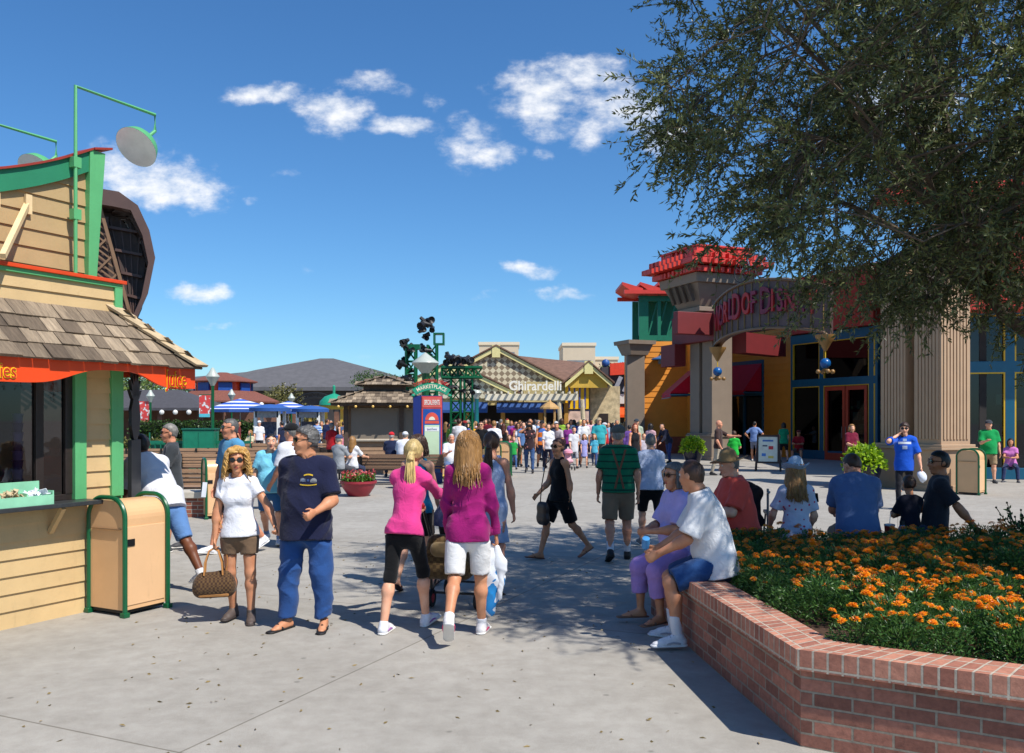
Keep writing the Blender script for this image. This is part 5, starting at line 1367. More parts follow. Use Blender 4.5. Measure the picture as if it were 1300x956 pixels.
def small_tree(name, label, loc, h, rx, ry, rz_, n, lsize, c1, c2, trunk_r=0.12, group=None, lumps=7, seed=0):
 o = empty(name, loc, 0, label, 'tree', group); rg = np.random.default_rng(seed + 100); r_ = random.Random(seed)
 cz = h - rz_
 tk = MB(); tk.tube([(0, 0, -.05), (r_.uniform(-.1, .1), 0, cz * .5), (0, 0, cz)], [trunk_r * 1.2, trunk_r, trunk_r * .6], 8)
 cs = []
 for i in range(lumps):
  d = rg.normal(size=3); d /= np.linalg.norm(d); c = np.array([0, 0, cz]) + d * np.array([rx, ry, rz_]) * rg.uniform(.25, .68); cs.append(c); tk.tube([(0, 0, cz * .6), tuple(c * np.array([.6, .6, .85])), tuple(c)], [trunk_r * .5, trunk_r * .3, .01], 5)
 tk.build('trunk', mat('tree bark', (92, 78, 64), .9, .3, 5.0, .5), o, smooth=True)
 P = [];
 k = n // lumps
 for c in cs:
  d = rg.normal(size=(k, 3)); d /= np.linalg.norm(d, axis=1)[:, None]; t = rg.uniform(.2, 1, k) ** .45
  P.append(c + d * t[:, None] * np.array([rx, ry, rz_]) * rg.uniform(.36, .56))
 P = np.concatenate(P); P[:, 2] = np.maximum(P[:, 2], 0.1); D = rg.normal(size=P.shape) + np.array([0, 0, .2]); D /= np.linalg.norm(D, axis=1)[:, None]
 leaf_mesh('crown', P, D, rg.uniform(.6, 1.3, len(P)) * lsize, lsize * .5, leaf_mat('leaf ' + str(c1), c1, c2, .2), o, rg)
 return o
# ------------------------------------------------------------------ the big store on the right
M_TAUPE = mat('taupe stucco column', (176, 146, 116), 0.7, 0.06, 2.5, 0.15, 60.0)
M_TAUPE2 = mat('grey taupe column', (134, 118, 102), 0.75, 0.06, 2.5, 0.15, 60.0)
M_TEAL = mat('teal window frame', (12, 90, 118), 0.4, 0.08, 4.0, 0.05)
M_REDW = mat('red painted wall', (176, 52, 32), 0.6, 0.08, 2.0, 0.1)
M_REDB = mat('red painted timber', (206, 60, 48), 0.5, 0.08, 3.0, 0.1)
M_DRED = mat('oxblood beam', (112, 32, 34), 0.6, 0.08, 3.0, 0.1)
M_AWN = cloth((198, 24, 50))
M_OCHRE = mat('ochre clapboard paint', (224, 142, 44), 0.55, 0.06, 2.5, 0.12)
M_DOOR = mat('rust red door frame', (184, 68, 44), 0.45, 0.08, 5.0, 0.1)
M_YTRIM = mat('yellow bead', (222, 178, 40), 0.5, 0.05)
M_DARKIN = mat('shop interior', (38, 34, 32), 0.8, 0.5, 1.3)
SB = Vector((11.0, 24.0, 0))
store = empty('red_store', SB, 0, 'large ochre and red store with fluted taupe columns, teal windows and a curved sign', 'store')
def put(mb, name, m, parent=store, base=SB, **kw_):
 o = mb.build(name, m, parent, **kw_); o.data.transform(Matrix.Translation(-base)); return o
def segM(p, q, z=0.0):
 """frame with x from p to q, y to the left of travel (inward), z up"""
 p = Vector((p[0], p[1], z)); q = Vector((q[0], q[1], z)); return frame(p, q - p, Vector((0, 0, 1)).cross(q - p)), (q - p).length
e1 = Vector((-0.37, 0.93, 0)).normalized(); g1 = Vector((e1.y, -e1.x, 0))
def fluted(mb, o, ax, nrm, w, z0, z1, k):
 """ribs on one face of a column"""
 o = Vector(o); st = w / k
 for i in range(k):
  a = o + ax * (st * (i + .18)); b = o + ax * (st * (i + .82))
  mb.prism([a + nrm * .001 + Vector((0, 0, z0)), b + nrm * .001 + Vector((0, 0, z0)), b + nrm * .0 + Vector((0, 0, z0)) + nrm * .028, a + nrm * .028 + Vector((0, 0, z0))], (0, 0, z1 - z0))
def column(corner, wl, wr, ztop, m, name='fluted_column', flutes=True):
 corner = Vector((*corner, 0)); q = MB(); nl = -g1; nr_ = -e1
 M = frame(corner, g1, e1)      # x along right face, y along left face
 q.box(-0.06, wr + .06, -.06, wl + .06, 0, 1.05, M); q.box(-0.10, wr + .10, -.10, wl + .10, 0, .16, M); q.box(-0.13, wr + .13, -.13, wl + .13, 1.05, 1.12, M); q.box(-0.09, wr + .09, -.09, wl + .09, 1.12, 1.19, M)
 c = put(q, name, m, bevel=0.012)
 s_ = MB(); a = wl * 0.42
 s_.box(0, wr, 0, a, 1.19, ztop, M); s_.box(.34, wr - .1, a, wl - a, 1.19, ztop, M); s_.box(0.03, wr, wl - a, wl, 1.19, ztop, M)
 if flutes:
  fluted(s_, corner + e1 * .05, e1, nl, a - .1, 1.32, ztop - .25, 7); fluted(s_, corner + e1 * (wl - a + .05) + g1 * .03, e1, nl, a - .1, 1.32, ztop - .25, 7); fluted(s_, corner + g1 * .05, g1, nr_, wr - .1, 1.32, ztop - .25, 8)
 put(s_, 'shaft', m, c); return c
P1 = (10.7, 21.6); column(P1, 2.0, 0.98, 5.9, M_TAUPE)
P2 = (8.77, 38.0); column(P2, 1.75, 1.05, 7.0, M_TAUPE2, flutes=False)
# glazed walls
def glazed(p, q, panes, z0, z1, ztr, name='shopfront', sill=0.35):
 M, L = segM(p, q); fr = MB(); yl = MB(); gl = MB()
 fr.box(0, L, -.06, .10, 0, sill, M); fr.box(0, L, -.075, .10, z1, z1 + .42, M); fr.box(0, L, -.07, .10, ztr - .17, ztr + .17, M)
 xs = [0] + panes + [L]
 for x in xs: fr.box(max(0, x - .13), min(L, x + .13), -.066, .09, sill, z1, M)
 for a, b in zip(xs[:-1], xs[1:]):
  for za, zb in ((sill, ztr - .17), (ztr + .17, z1)):
   for x in (a + .13, b - .17): yl.box(x, x + .04, -.06, .02, za, zb, M)
   yl.box(a + .17, b - .17, -.058, .02, zb - .04, zb, M)
   gl.quad(*[M @ Vector(v) for v in ((a + .13, .03, za), (b - .13, .03, za), (b - .13, .03, zb), (a + .13, .03, zb))])
 o = put(fr, name, M_TEAL, bevel=0.01); put(yl, 'bead', M_YTRIM, o); put(gl, 'pane', M_GLASS, o); return o
RW0, RW1 = (13.55, 26.7), (22.5, 24.4)
glazed(RW0, RW1, [1.6, 3.6, 5.6], 0.4, 5.0, 3.42)
W0, W1 = Vector((15.4, 36.4, 0)), Vector((13.3, 41.2, 0)); eW = (W1 - W0).normalized()
W2, W3 = W1 + eW * 1.96, W1 + eW * 4.9
ent = glazed(W1 - Vector((0, 0, 0)), W0, [2.0, 4.9], 0.4, 5.35, 3.5, 'entrance_front', 0.4)
Mw, Lw = segM(W1, W0)
dr = MB()
for x0 in (2.25, 3.5):
 for a, b in ((x0, x0 + .14), (x0 + 1.06, x0 + 1.2)): dr.box(a, b, -.11, -.01, 0.0, 3.28, Mw)
 dr.box(x0 + .14, x0 + 1.06, -.11, -.01, 0.0, .32, Mw); dr.box(x0 + .14, x0 + 1.06, -.11, -.01, 3.1, 3.28, Mw)
d_ = put(dr, 'double_door', M_DOOR, bevel=.008)
hd = MB()
for x in (3.34, 3.56): hd.tube([Mw @ Vector((x, -.16, 1.0)), Mw @ Vector((x, -.16, 1.5))], .018, 6)
put(hd, 'handle', M_STEEL, d_)
def boards(p, q, z0, z1, name, m, step=0.3):
 M, L = segM(p, q); mb = MB(); z = z0
 while z < z1 - .01:
  t = min(z + step, z1); P = [M @ Vector(v) for v in ((0, -.03, z), (0, -.006, t), (0, .05, t), (0, .05, z))]; mb.prism(P, M.to_3x3() @ Vector((L, 0, 0))); z = t
 return put(mb, name, m)
boards(W2, W1, 0.0, 6.2, 'ochre_wall', M_OCHRE); boards(W3, W2, 4.75, 6.2, 'ochre_wall', M_OCHRE)
M2, L2 = segM(W3, W2); q = MB(); gl = MB()
for x in (0, 1.35, L2 - .12): q.box(x, x + .13, -.05, .08, 0, 4.75, M2)
q.box(0, L2, -.055, .08, 4.6, 4.78, M2); q.box(0, L2, -.055, .08, 3.0, 3.16, M2); gl.quad(*[M2 @ Vector(v) for v in ((0, .03, 0), (L2, .03, 0), (L2, .03, 4.6), (0, .03, 4.6))])
o = put(q, 'side_shopfront', M_TEAL); put(gl, 'pane', M_GLASS, o)
def awning(p, q, zt, zb, dep, label=None):
 M, L = segM(p, q); mb = MB(); mb.prism([M @ Vector(v) for v in ((0.02, -.05, zt), (0.02, -dep, zb), (0.02, -dep, zb - .22), (0.02, -dep + .03, zb - .22), (0.02, -dep + .03, zb - .03), (0.02, -.05, zt - .05))], M.to_3x3() @ Vector((L - .04, 0, 0)))
 for x in (0.02, L - .05): mb.prism([M @ Vector(v) for v in ((x, -.05, zt - .05), (x, -dep + .03, zb - .03), (x, -.05, zb - .03))], M.to_3x3() @ Vector((.02, 0, 0)))
 o = put(mb, 'red_awning', M_AWN); r = MB()
 for x in (0.0, L / 2, L): r.bar(M @ Vector((x, -.06, zb - .1)), M @ Vector((x, -dep - .03, zb - .12)), .06, .06)
 r.bar(M @ Vector((0, -dep - .02, zb - .25)), M @ Vector((L, -dep - .02, zb - .25)), .05, .05)
 put(r, 'awning_bar', M_TEAL, o); return o
awning(W3, W2 + (W3 - W2) * .04, 4.6, 3.25, 1.15)
# upper red walls and hidden sides
def block(p, q, z0, z1, name, m, th=.25, out=0.0):
 M, L = segM(p, q); mb = MB(); mb.box(0, L, -out, th, z0, z1, M); return put(mb, name, m)
block(RW0, RW1, 5.44, 8.6, 'red_upper_wall', M_REDW, .25, .75); block(W1, W0, 5.80, 8.4, 'red_upper_wall', M_REDW, .3, .3); block(W3, W1 , 6.22, 7.0, 'red_upper_wall', M_DRED, .3, .05)
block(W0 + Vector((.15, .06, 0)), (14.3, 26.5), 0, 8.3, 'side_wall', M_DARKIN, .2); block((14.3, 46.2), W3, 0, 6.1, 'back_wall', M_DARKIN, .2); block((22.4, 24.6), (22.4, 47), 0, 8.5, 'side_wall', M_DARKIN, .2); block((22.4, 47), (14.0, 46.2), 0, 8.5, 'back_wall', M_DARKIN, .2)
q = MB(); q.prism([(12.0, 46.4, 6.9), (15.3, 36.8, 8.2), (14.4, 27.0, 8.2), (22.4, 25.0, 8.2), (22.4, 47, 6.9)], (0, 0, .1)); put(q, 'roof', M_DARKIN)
M_, L_ = segM(RW0, RW1); q = MB(); q.box(-1.8, L_, -.95, .4, 5.05 - .0, 5.40, M_); q.box(-2.2, L_, -.9, .6, 8.62, 8.9, M_); put(q, 'red_cornice', M_REDB)
block((9.34, 46.05), (9.06, 40.0), 0, 6.0, 'added_dark_backing', M_DARKIN, .1)  # added dark backing: keeps the sunlit ochre wall out of the glass reflection
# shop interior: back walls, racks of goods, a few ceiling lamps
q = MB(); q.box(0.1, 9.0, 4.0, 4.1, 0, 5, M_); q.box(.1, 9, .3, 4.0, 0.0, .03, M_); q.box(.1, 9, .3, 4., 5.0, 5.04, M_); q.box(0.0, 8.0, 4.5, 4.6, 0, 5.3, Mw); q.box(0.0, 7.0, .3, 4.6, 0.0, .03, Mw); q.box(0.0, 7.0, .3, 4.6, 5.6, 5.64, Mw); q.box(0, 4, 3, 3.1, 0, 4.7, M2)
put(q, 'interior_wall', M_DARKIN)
rs_ = random.Random(4)
for k, (M, L, y) in enumerate(((M_, 8.0, 2.2), (Mw, 5.0, 2.6))):
 q = MB()
 for i in range(70): x = rs_.uniform(.3, L); z = rs_.choice([.3, .8, 1.3, 1.8, 2.3]); q.box(x, x + rs_.uniform(.1, .35), y + rs_.uniform(-.2, .2), y + .3, z, z + rs_.uniform(.15, .4), M)
 k_ = NT('shop goods'); ge = k_.n('ShaderNodeNewGeometry'); hs = k_.n('ShaderNodeCombineColor', _mode='HSV'); k_.l(ge, 'Random Per Island', hs, 0); hs.inputs[1].default_value = .55; hs.inputs[2].default_value = .3; k_.l(hs, 0, k_.b, 'Base Color')
 put(q, 'shelf_goods', k_.m)
# column 2 crown: flared capital, cornice and stepped red trellis
Cc = Vector((8.75, 39.1, 0))
def sq(mb, z0, z1, w0, w1, c=Cc):
 P = []
 for w, z in ((w0, z0), (w1, z1)):
  for sx, sy in ((-1, -1), (1, -1), (1, 1), (-1, 1)): P.append(c + g1 * (w * sx / 2) + e1 * (w * sy / 2) + Vector((0, 0, z)))
 n = len(mb.v); mb.v += [tuple(p) for p in P]
 for qd in ((0, 3, 2, 1), (4, 5, 6, 7), (0, 1, 5, 4), (1, 2, 6, 5), (2, 3, 7, 6), (3, 0, 4, 7)): mb.f.append(tuple(n + i for i in qd))
q = MB(); sq(q, 6.55, 6.75, 2.1, 2.1); sq(q, 6.75, 7.75, 1.75, 2.7); sq(q, 7.75, 8.15, 2.95, 3.05)
for s_ in (-1, 1):
 for k in range(4):
  a = Cc - g1 * 1.2 + e1 * (-.8 + .5 * k) + Vector((0, 0, 7.0)); q.bar(a, a + Vector((0, 0, .7)) - g1 * .3, .16, .16)
put(q, 'flared_capital', M_TAUPE2, bevel=.02)
q = MB()
for lv, (z, w, n_) in enumerate(((8.17, 3.5, 11), (8.47, 4.2, 12), (8.78, 3.7, 11), (9.05, 2.9, 8))):
 for i in range(n_):
  t = (i / (n_ - 1) - .5) * (w - .16); ax, bx = (g1, e1) if lv % 2 == 0 else (e1, g1)
  for s_ in ((-1, 1)):
   a = Cc + bx * t + ax * (w / 2 * s_) + Vector((0, 0, z)); q.prism([a - bx * .08, a + bx * .08, a + bx * .08 + Vector((0, 0, .22)), a - bx * .08 + Vector((0, 0, .22))], -ax * (s_ * .9))
  ax, bx = bx, ax
  for s_ in ((-1, 1)):
   a = Cc + bx * t + ax * (w / 2 * s_) + Vector((0, 0, z + .004)); q.prism([a - bx * .08, a + bx * .08, a + bx * .08 + Vector((0, 0, .21)), a - bx * .08 + Vector((0, 0, .21))], -ax * (s_ * .9))
for z, w in ((8.2, 3.0), (8.5, 3.75), (8.8, 3.2), (9.08, 2.4)): sq(q, z, z + .24, w, w)
sq(q, 9.29, 9.36, 3.0, 3.0)
put(q, 'red_trellis_cap', M_REDB)
# red cross beams
q = MB(); a = Vector((*P2, 5.25)) - e1 * .9 - g1 * .35; q.prism([a, a + Vector((0, 0, 1.25)), a + Vector((0, 0, 1.25)) + g1 * .5, a + g1 * .5], e1 * 3.6)
a = Vector((*P2, 5.45)) - e1 * .55 - g1 * 2.1; q.prism([a, a + Vector((0, 0, .95)), a + Vector((0, 0, .95)) + e1 * .35, a + e1 * .35], g1 * 2.2)
a = Vector((*P2, 4.25)) + e1 * 1.9 - g1 * .7; q.prism([a, a + Vector((0, 0, 1.0)), a + Vector((0, 0, 1.0)) + g1 * .6, a + g1 * .6], e1 * 1.2)
put(q, 'red_beam', M_DRED, bevel=.02)
q = MB(); q.prism([Vector((9.8, 38.6, 4.75)), Vector((12.3, 41.0, 4.75)), Vector((12.3, 41.0, 5.65)), Vector((9.8, 38.6, 5.65))], (.5, -.5, 0)); put(q, 'portico_beam', M_DRED)
# curved sign
SA, SBn = Vector((8.55, 36.7, 0)), Vector((11.35, 30.9, 0)); ch = SBn - SA; nrm = Vector((ch.y, -ch.x, 0)).normalized(); nrm = nrm if nrm.x < 0 else -nrm
def arcp(t, off=0.0):
 b = 0.75 * (1 - (2 * t - 1) ** 2); tang = ch + nrm * (0.75 * -4 * (2 * t - 1)); n2 = Vector((tang.y, -tang.x, 0)).normalized(); n2 = n2 if n2.dot(nrm) > 0 else -n2
 return SA + ch * t + nrm * b + n2 * off, tang.normalized(), n2
def szt(t): return 6.55 + .62 * math.sin(math.pi * t) ** .8
def szb(t): return 4.75 + .55 * math.sin(math.pi * min(1, max(0, t))) ** .5
q = MB(); ns = 40
for i in range(ns):
 t0, t1 = i / ns, (i + 1) / ns
 for o0, o1, fl_ in ((0.0, 0.0, 1), (-.3, -.3, 0)):
  a, b = arcp(t0, o0)[0], arcp(t1, o1)[0]; q.quad(a + Vector((0, 0, szb(t0))), b + Vector((0, 0, szb(t1))), b + Vector((0, 0, szt(t1))), a + Vector((0, 0, szt(t0))))
 for f in (szt, szb):
  q.quad(arcp(t0, 0)[0] + Vector((0, 0, f(t0))), arcp(t1, 0)[0] + Vector((0, 0, f(t1))), arcp(t1, -.3)[0] + Vector((0, 0, f(t1))), arcp(t0, -.3)[0] + Vector((0, 0, f(t0))))
for t in (0, 1): q.quad(*[arcp(t, o_)[0] + Vector((0, 0, f)) for o_, f in ((0, szb(t)), (-.3, szb(t)), (-.3, szt(t)), (0, szt(t)))])
sign = put(q, 'curved_sign', mat('blue grey sign panel', (84, 66, 66), .6, .35, 1.2, .1))
q = MB()
for i in range(0, 15):
 t = (i + .5) / 15; a, tg_, n2 = arcp(t, .02); q.bar(a + Vector((0, 0, szb(t))), a + Vector((0, 0, szt(t) + .06)), .035, .035)
put(q, 'sign_ribs', mat('gold rib', (120, 96, 46), .5), sign)
for zf, d0 in ((szt, -.02), (szb, 0.0)):
 q = MB(); q.tube([arcp(t, .03)[0] + Vector((0, 0, zf(t) + d0)) for t in np.linspace(0, 1, 30)], .06, 6); put(q, 'sign_edge', mat('bronze edge', (110, 84, 62), .45), sign)
txt = 'WORLD OF DISNEY'; t = .085
cols = [mat('crimson letter', (150, 30, 46), .55), mat('wine letter', (112, 34, 60), .55), mat('red letter', (170, 40, 40), .55), mat('plum letter', (128, 36, 66), .55)]
for i, chh in enumerate(txt):
 w = .035 if chh in ' ' else .04 if chh == 'I' else .062
 if chh != ' ':
  a, tg_, n2 = arcp(t + w / 2, .07); zc = (szt(t) + szb(t)) / 2 + .05
  M = frame(a + Vector((0, 0, zc)) - SB, tg_, (0, 0, 1))
  text_obj('letter', chh, cols[i % 4], sign, M, 1.25 if chh in 'WD' else 1.02, .05, .018, .62, 1.15)
 t += w
for tt in (0.03, .97):
 a, tg_, n2 = arcp(tt, -.1); q = MB(); q.lathe([(.36, .3), (.34, .2), (.22, .02), (.12, -.15), (.05, -.28)], a + Vector((0, 0, 4.55)), 16); put(q, 'sign_bracket', mat('gold bracket', (150, 112, 62), .45), sign, smooth=True)
 l = empty('pendant_lamp', a + Vector((0, 0, 3.55)), 0, 'blue globe pendant with gold arms under the ' + ('far left end' if tt < .5 else 'near right end') + ' of the curved sign', 'lamp', 'pendant lamps under the curved sign')
 MB().tube([(0, 0, .42), (0, 0, .8)], .02, 6).build('rod', M_YTRIM, l); MB().ball((0, 0, .28), .19, 16).build('globe', mat('blue globe', (16, 86, 150), .3), l, smooth=True)
 for k in range(4):
  c, s_ = math.cos(k * 1.57), math.sin(k * 1.57); q = MB(); q.tube([(0, 0, .12), (c * .12, s_ * .12, .0), (c * .24, s_ * .24, -.05)], .03, 6); q.ball((c * .26, s_ * .26, -.02), .085, 10); q.build('gold_arm', mat('gold bracket', (150, 112, 62), .45), l, smooth=True)
# far corner: ochre wall facing the plaza, third column, green trellis tower
boards((7.0, 46.0), (9.3, 46.0), .9, 5.95, 'ochre_wall', M_OCHRE); block((7.0, 46.0), (9.3, 46.0), 0, .9, 'brick_base', mat('brick base', (150, 74, 52), .8, .2, 6.0), .1, .06)
boards((9.3, 46.05), (9.0, 40.0), 0.0, 6.0, 'ochre_wall', M_OCHRE); block((9.32, 46.1), W3, 0, 6.0, 'ochre_wall', M_OCHRE, .2); block((7.0, 54.0), (7.0, 46.02), 0, 5.95, 'side_wall', M_OCHRE, .2)
awning((8.96, 43.9), (8.86, 41.0), 4.25, 3.1, 1.35); M3, L3 = segM((9.12, 43.6), (9.0, 41.2)); q = MB(); q.box(0, L3, -.02, .1, .2, 3.9, M3); put(q, 'side_window', M_TEAL); gl = MB(); gl.box(.15, L3 - .15, -.035, -.03, .4, 3.7, M3); put(gl, 'dark_pane', mat('dark glazing', (18, 22, 26), .1))
c3 = MB(); c3.box(5.98, 7.06, 45.5, 46.3, 0, 1.0); c3.box(6.05, 6.98, 45.58, 46.25, 1.0, 5.2); put(c3, 'far_column', M_TAUPE2, bevel=.02)
q = MB(); sq(q, 5.2, 5.75, 1.0, 1.4, Vector((6.5, 45.9, 0))); sq(q, 5.75, 5.95, 1.6, 1.65, Vector((6.5, 45.9, 0))); put(q, 'far_capital', M_TAUPE2)
q = MB(); M_TG = mat('sea green trellis', (20, 112, 84), .5, .08)
for x in (6.75, 7.75, 9.2): q = MB(); q.box(x, x + .5 if x < 7 else x + .16, 46.05, 46.3, 5.97, 8.4); put(q, 'trellis_post', M_TG)
for z in (6.0, 8.1): q = MB(); q.box(6.75, 9.4, 46.02, 46.32, z, z + .28); put(q, 'trellis_rail', M_TG)
for k in range(4): q = MB(); q.bar((7.25 + .5 * k, 46.2, 6.2), (7.75 + .5 * k, 46.2, 8.1), .07, .07); put(q, 'trellis_brace', M_TG)
q = MB(); q.box(6.75, 9.4, 48.5, 48.7, 5.97, 8.4); put(q, 'trellis_screen', M_TG)
q = MB()
for k in range(4):
 x = 6.55 + .95 * k; q.prism([Vector((x - .75, 45.6, 9.05)), Vector((x + .35, 45.6, 8.72)), Vector((x + .35, 45.6, 8.5)), Vector((x - .3, 45.6, 8.6)), Vector((x - .75, 45.6, 8.9))], (0, 3, 0))
q.box(5.9, 9.6, 45.5, 45.65, 8.42, 8.62); q.box(5.9, 9.6, 48.4, 48.6, 8.42, 8.62); put(q, 'red_rafters', M_REDB)
wl = empty('wall_lamp', (7.9, 45.6, 4.95), 0, 'flat blue wall lamp on the sunlit ochre wall', 'lamp'); MB().lathe([(.05, .25), (.16, .2), (.55, .05), (.58, .0)], n=20).build('shade', mat('blue enamel', (24, 96, 150), .35), wl, smooth=True); MB().lathe([(.22, .03), (.22, -.22), (.0, -.24)], n=14).build('lantern', mat('grey lantern', (92, 100, 104), .4), wl); MB().tube([(0, 0, .25), (0, .2, .42), (0, .4, .42)], .03, 6).build('arm', M_TEAL, wl)
# decorative bicycle riding the sign
bt = .47; a, tg_, n2 = arcp(bt, -.15); bz = szt(bt) + .05
bk = empty('bicycle', a + Vector((0, 0, bz)), math.atan2(tg_.y, tg_.x), 'black bicycle standing on top of the curved store sign', 'bicycle')
M_BK = mat('black tyre', (16, 16, 17), .6); q = None
for x in (-.62, .62):
 w = MB(); w.tube([(x + .42 * math.cos(t), 0, .44 + .42 * math.sin(t)) for t in np.linspace(0, 2 * math.pi, 33)], .028, 6, cap=False); w_ = w.build('wheel', M_BK, bk, smooth=True)
 s_ = MB();
 for k in range(10): s_.tube([(x, 0, .44), (x + .41 * math.cos(k * .628), 0, .44 + .41 * math.sin(k * .628))], .005, 3)
 s_.build('spokes', M_STEEL, w_)
f = MB(); M_FR = mat('silver frame', (150, 150, 156), .3, metal=.6)
for p_, q_ in (((-.62, 0, .44), (-.1, 0, .42)), ((-.1, 0, .42), (-.28, 0, 1.0)), ((-.62, 0, .44), (-.24, 0, .9)), ((-.24, 0, .92), (.42, 0, .98)), ((-.1, 0, .42), (.42, 0, .92)), ((.38, 0, 1.15), (.62, 0, .44))): f.tube([p_, q_], .022, 6)
f.build('frame', M_FR, bk, smooth=True); MB().tube([(.38, -.26, 1.22), (.38, -.1, 1.17), (.38, .1, 1.17), (.38, .26, 1.22)], .018, 6).build('handlebar', M_STEEL, bk); MB().lathe([(.0, .05), (.1, .04), (.11, 0), (.0, -.01)], (-.3, 0, 1.02), 12, sx=1.3, sy=.8).build('saddle', M_BK, bk, smooth=True)
q = MB(); q.box(-.12, .12, -.12, .12, -.02, .5); q.box(-.05, .05, -.05, .05, 0, 1.2)
# pots and the easel sign
def pot(x, y, label, s_=1.0, seed=0):
 o = empty('plant_pot', (x, y, 0), 0, label, 'potted plant', 'navy pots by the store columns')
 MB().lathe([(.26 * s_, 0), (.31 * s_, .1 * s_), (.42 * s_, .42 * s_), (.46 * s_, .62 * s_), (.48 * s_, .64 * s_), (.48 * s_, .69 * s_), (.42 * s_, .69 * s_), (.40 * s_, .6 * s_)], n=26).build('pot', mat('navy glazed pot', (22, 26, 48), .25, .1, 4.0), o, smooth=True)
 rg = np.random.default_rng(seed); n = 900; d = rg.normal(size=(n, 3)); d /= np.linalg.norm(d, axis=1)[:, None]; d[:, 2] = np.abs(d[:, 2]) * 1.0 - .25 * rg.random(n)
 P = d * np.array([.55, .55, .5]) * s_ * (rg.uniform(.35, 1, n) ** .5)[:, None] + np.array([0, 0, .74 * s_]); P[:, 2] -= .10 * (np.hypot(P[:, 0], P[:, 1]) > .45 * s_)
 D = d * .6 + rg.normal(size=(n, 3)) * .5; D[:, 2] -= .2; D /= np.linalg.norm(D, axis=1)[:, None]
 leaf_mesh('foliage', P, D, rg.uniform(.10, .17, n) * s_, .10 * s_, leaf_mat('lime leaf', (108, 150, 20), (182, 208, 50), .3), o, rg); return o
pot(9.25, 22.75, 'navy pot of lime green trailing leaves beside the near fluted column', .95, 1); pot(7.35, 35.2, 'navy pot of lime green leaves beside the far grey column', .92, 2)
ez = empty('easel_sign', (gx(975, 30.5), 30.5, 0), R(-18), 'wooden A-frame easel sign with a white poster outside the store', 'sign'); M_EZ = mat('dark stained wood', (58, 42, 32), .6, .2, 10.0, .2)
for sx in (-1, 1):
 MB().bar((sx * .42, -.25, 0), (sx * .34, 0, 1.3), .06, .05).build('leg', M_EZ, ez); MB().bar((sx * .42, .35, 0), (sx * .34, .02, 1.25), .06, .05).build('leg', M_EZ, ez)
fr_ = MB(); T = Matrix.Translation((0, -.18, .28)) @ Matrix.Rotation(R(-11), 4, 'X')
for x0, x1, z0, z1 in ((-.38, .38, 0, .06), (-.38, .38, .94, 1.0), (-.38, -.32, .06, .94), (.32, .38, .06, .94)): fr_.box(x0, x1, -.02, .02, z0, z1, T)
fr_.build('frame', M_EZ, ez); pb = MB().box(-.32, .32, -.008, .008, .06, .94, T).build('poster', mat('cream poster', (216, 216, 196), .5), ez)
for (x, z, w, h, c) in ((.1, .55, .16, .12, (196, 50, 50)), (-.14, .3, .14, .1, (60, 120, 190)), (0, .8, .36, .06, (70, 110, 170)), (-.1, .62, .16, .05, (80, 80, 90)), (.1, .22, .18, .09, (214, 190, 90))): MB().box(x - w / 2, x + w / 2, -.012, -.0085, z - h / 2, z + h / 2, T).build('printed_patch', mat('print', c, .5), pb)
# ------------------------------------------------------------------ chocolate shop at the end of the plaza
M_CREAM = mat('pale yellow barge board', (226, 214, 148), .6, .05); M_ROOFB = mat('brown roof shingle', (116, 86, 70), .85, .3, 3.0, .5, 20.0, stretch=(1, 1, 4)); M_YEL2 = mat('yellow plaster', (206, 168, 66), .7, .08)
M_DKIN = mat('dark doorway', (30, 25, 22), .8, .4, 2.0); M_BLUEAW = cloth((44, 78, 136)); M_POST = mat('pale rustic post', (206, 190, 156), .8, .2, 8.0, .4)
CB = Vector((-.5, 60, 0)); shop = empty('chocolate_shop', CB, 0, 'gabled chocolate shop with scalloped cream gables, brown roofs and white roof lettering behind the crowd', 'shop')
def cput(mb, name, m, parent=None, **k):
 o = mb.build(name, m, parent or shop, **k); o.data.transform(Matrix.Translation(-CB)); return o
def fish_mat():
 k = NT('scalloped shingle'); tc = k.n('ShaderNodeTexCoord'); mp = k.n('ShaderNodeMapping'); mp.inputs['Rotation'].default_value = (R(90), 0, 0); k.l(tc, 'Object', mp, 'Vector')
 mp2 = k.n('ShaderNodeMapping'); mp2.inputs['Rotation'].default_value = (0, 0, R(45)); mp2.inputs['Scale'].default_value = (1, 1, .001); k.l(mp, 'Vector', mp2, 'Vector')
 ch = k.n('ShaderNodeTexChecker', Scale=3.4); k.l(mp2, 'Vector', ch, 'Vector'); ch.inputs['Color1'].default_value = (*lin((214, 204, 172)), 1); ch.inputs['Color2'].default_value = (*lin((140, 124, 100)), 1)
 k.l(ch, 'Color', k.b, 'Base Color'); k.b.inputs['Roughness'].default_value = .8; return k.m
M_FISH = fish_mat()
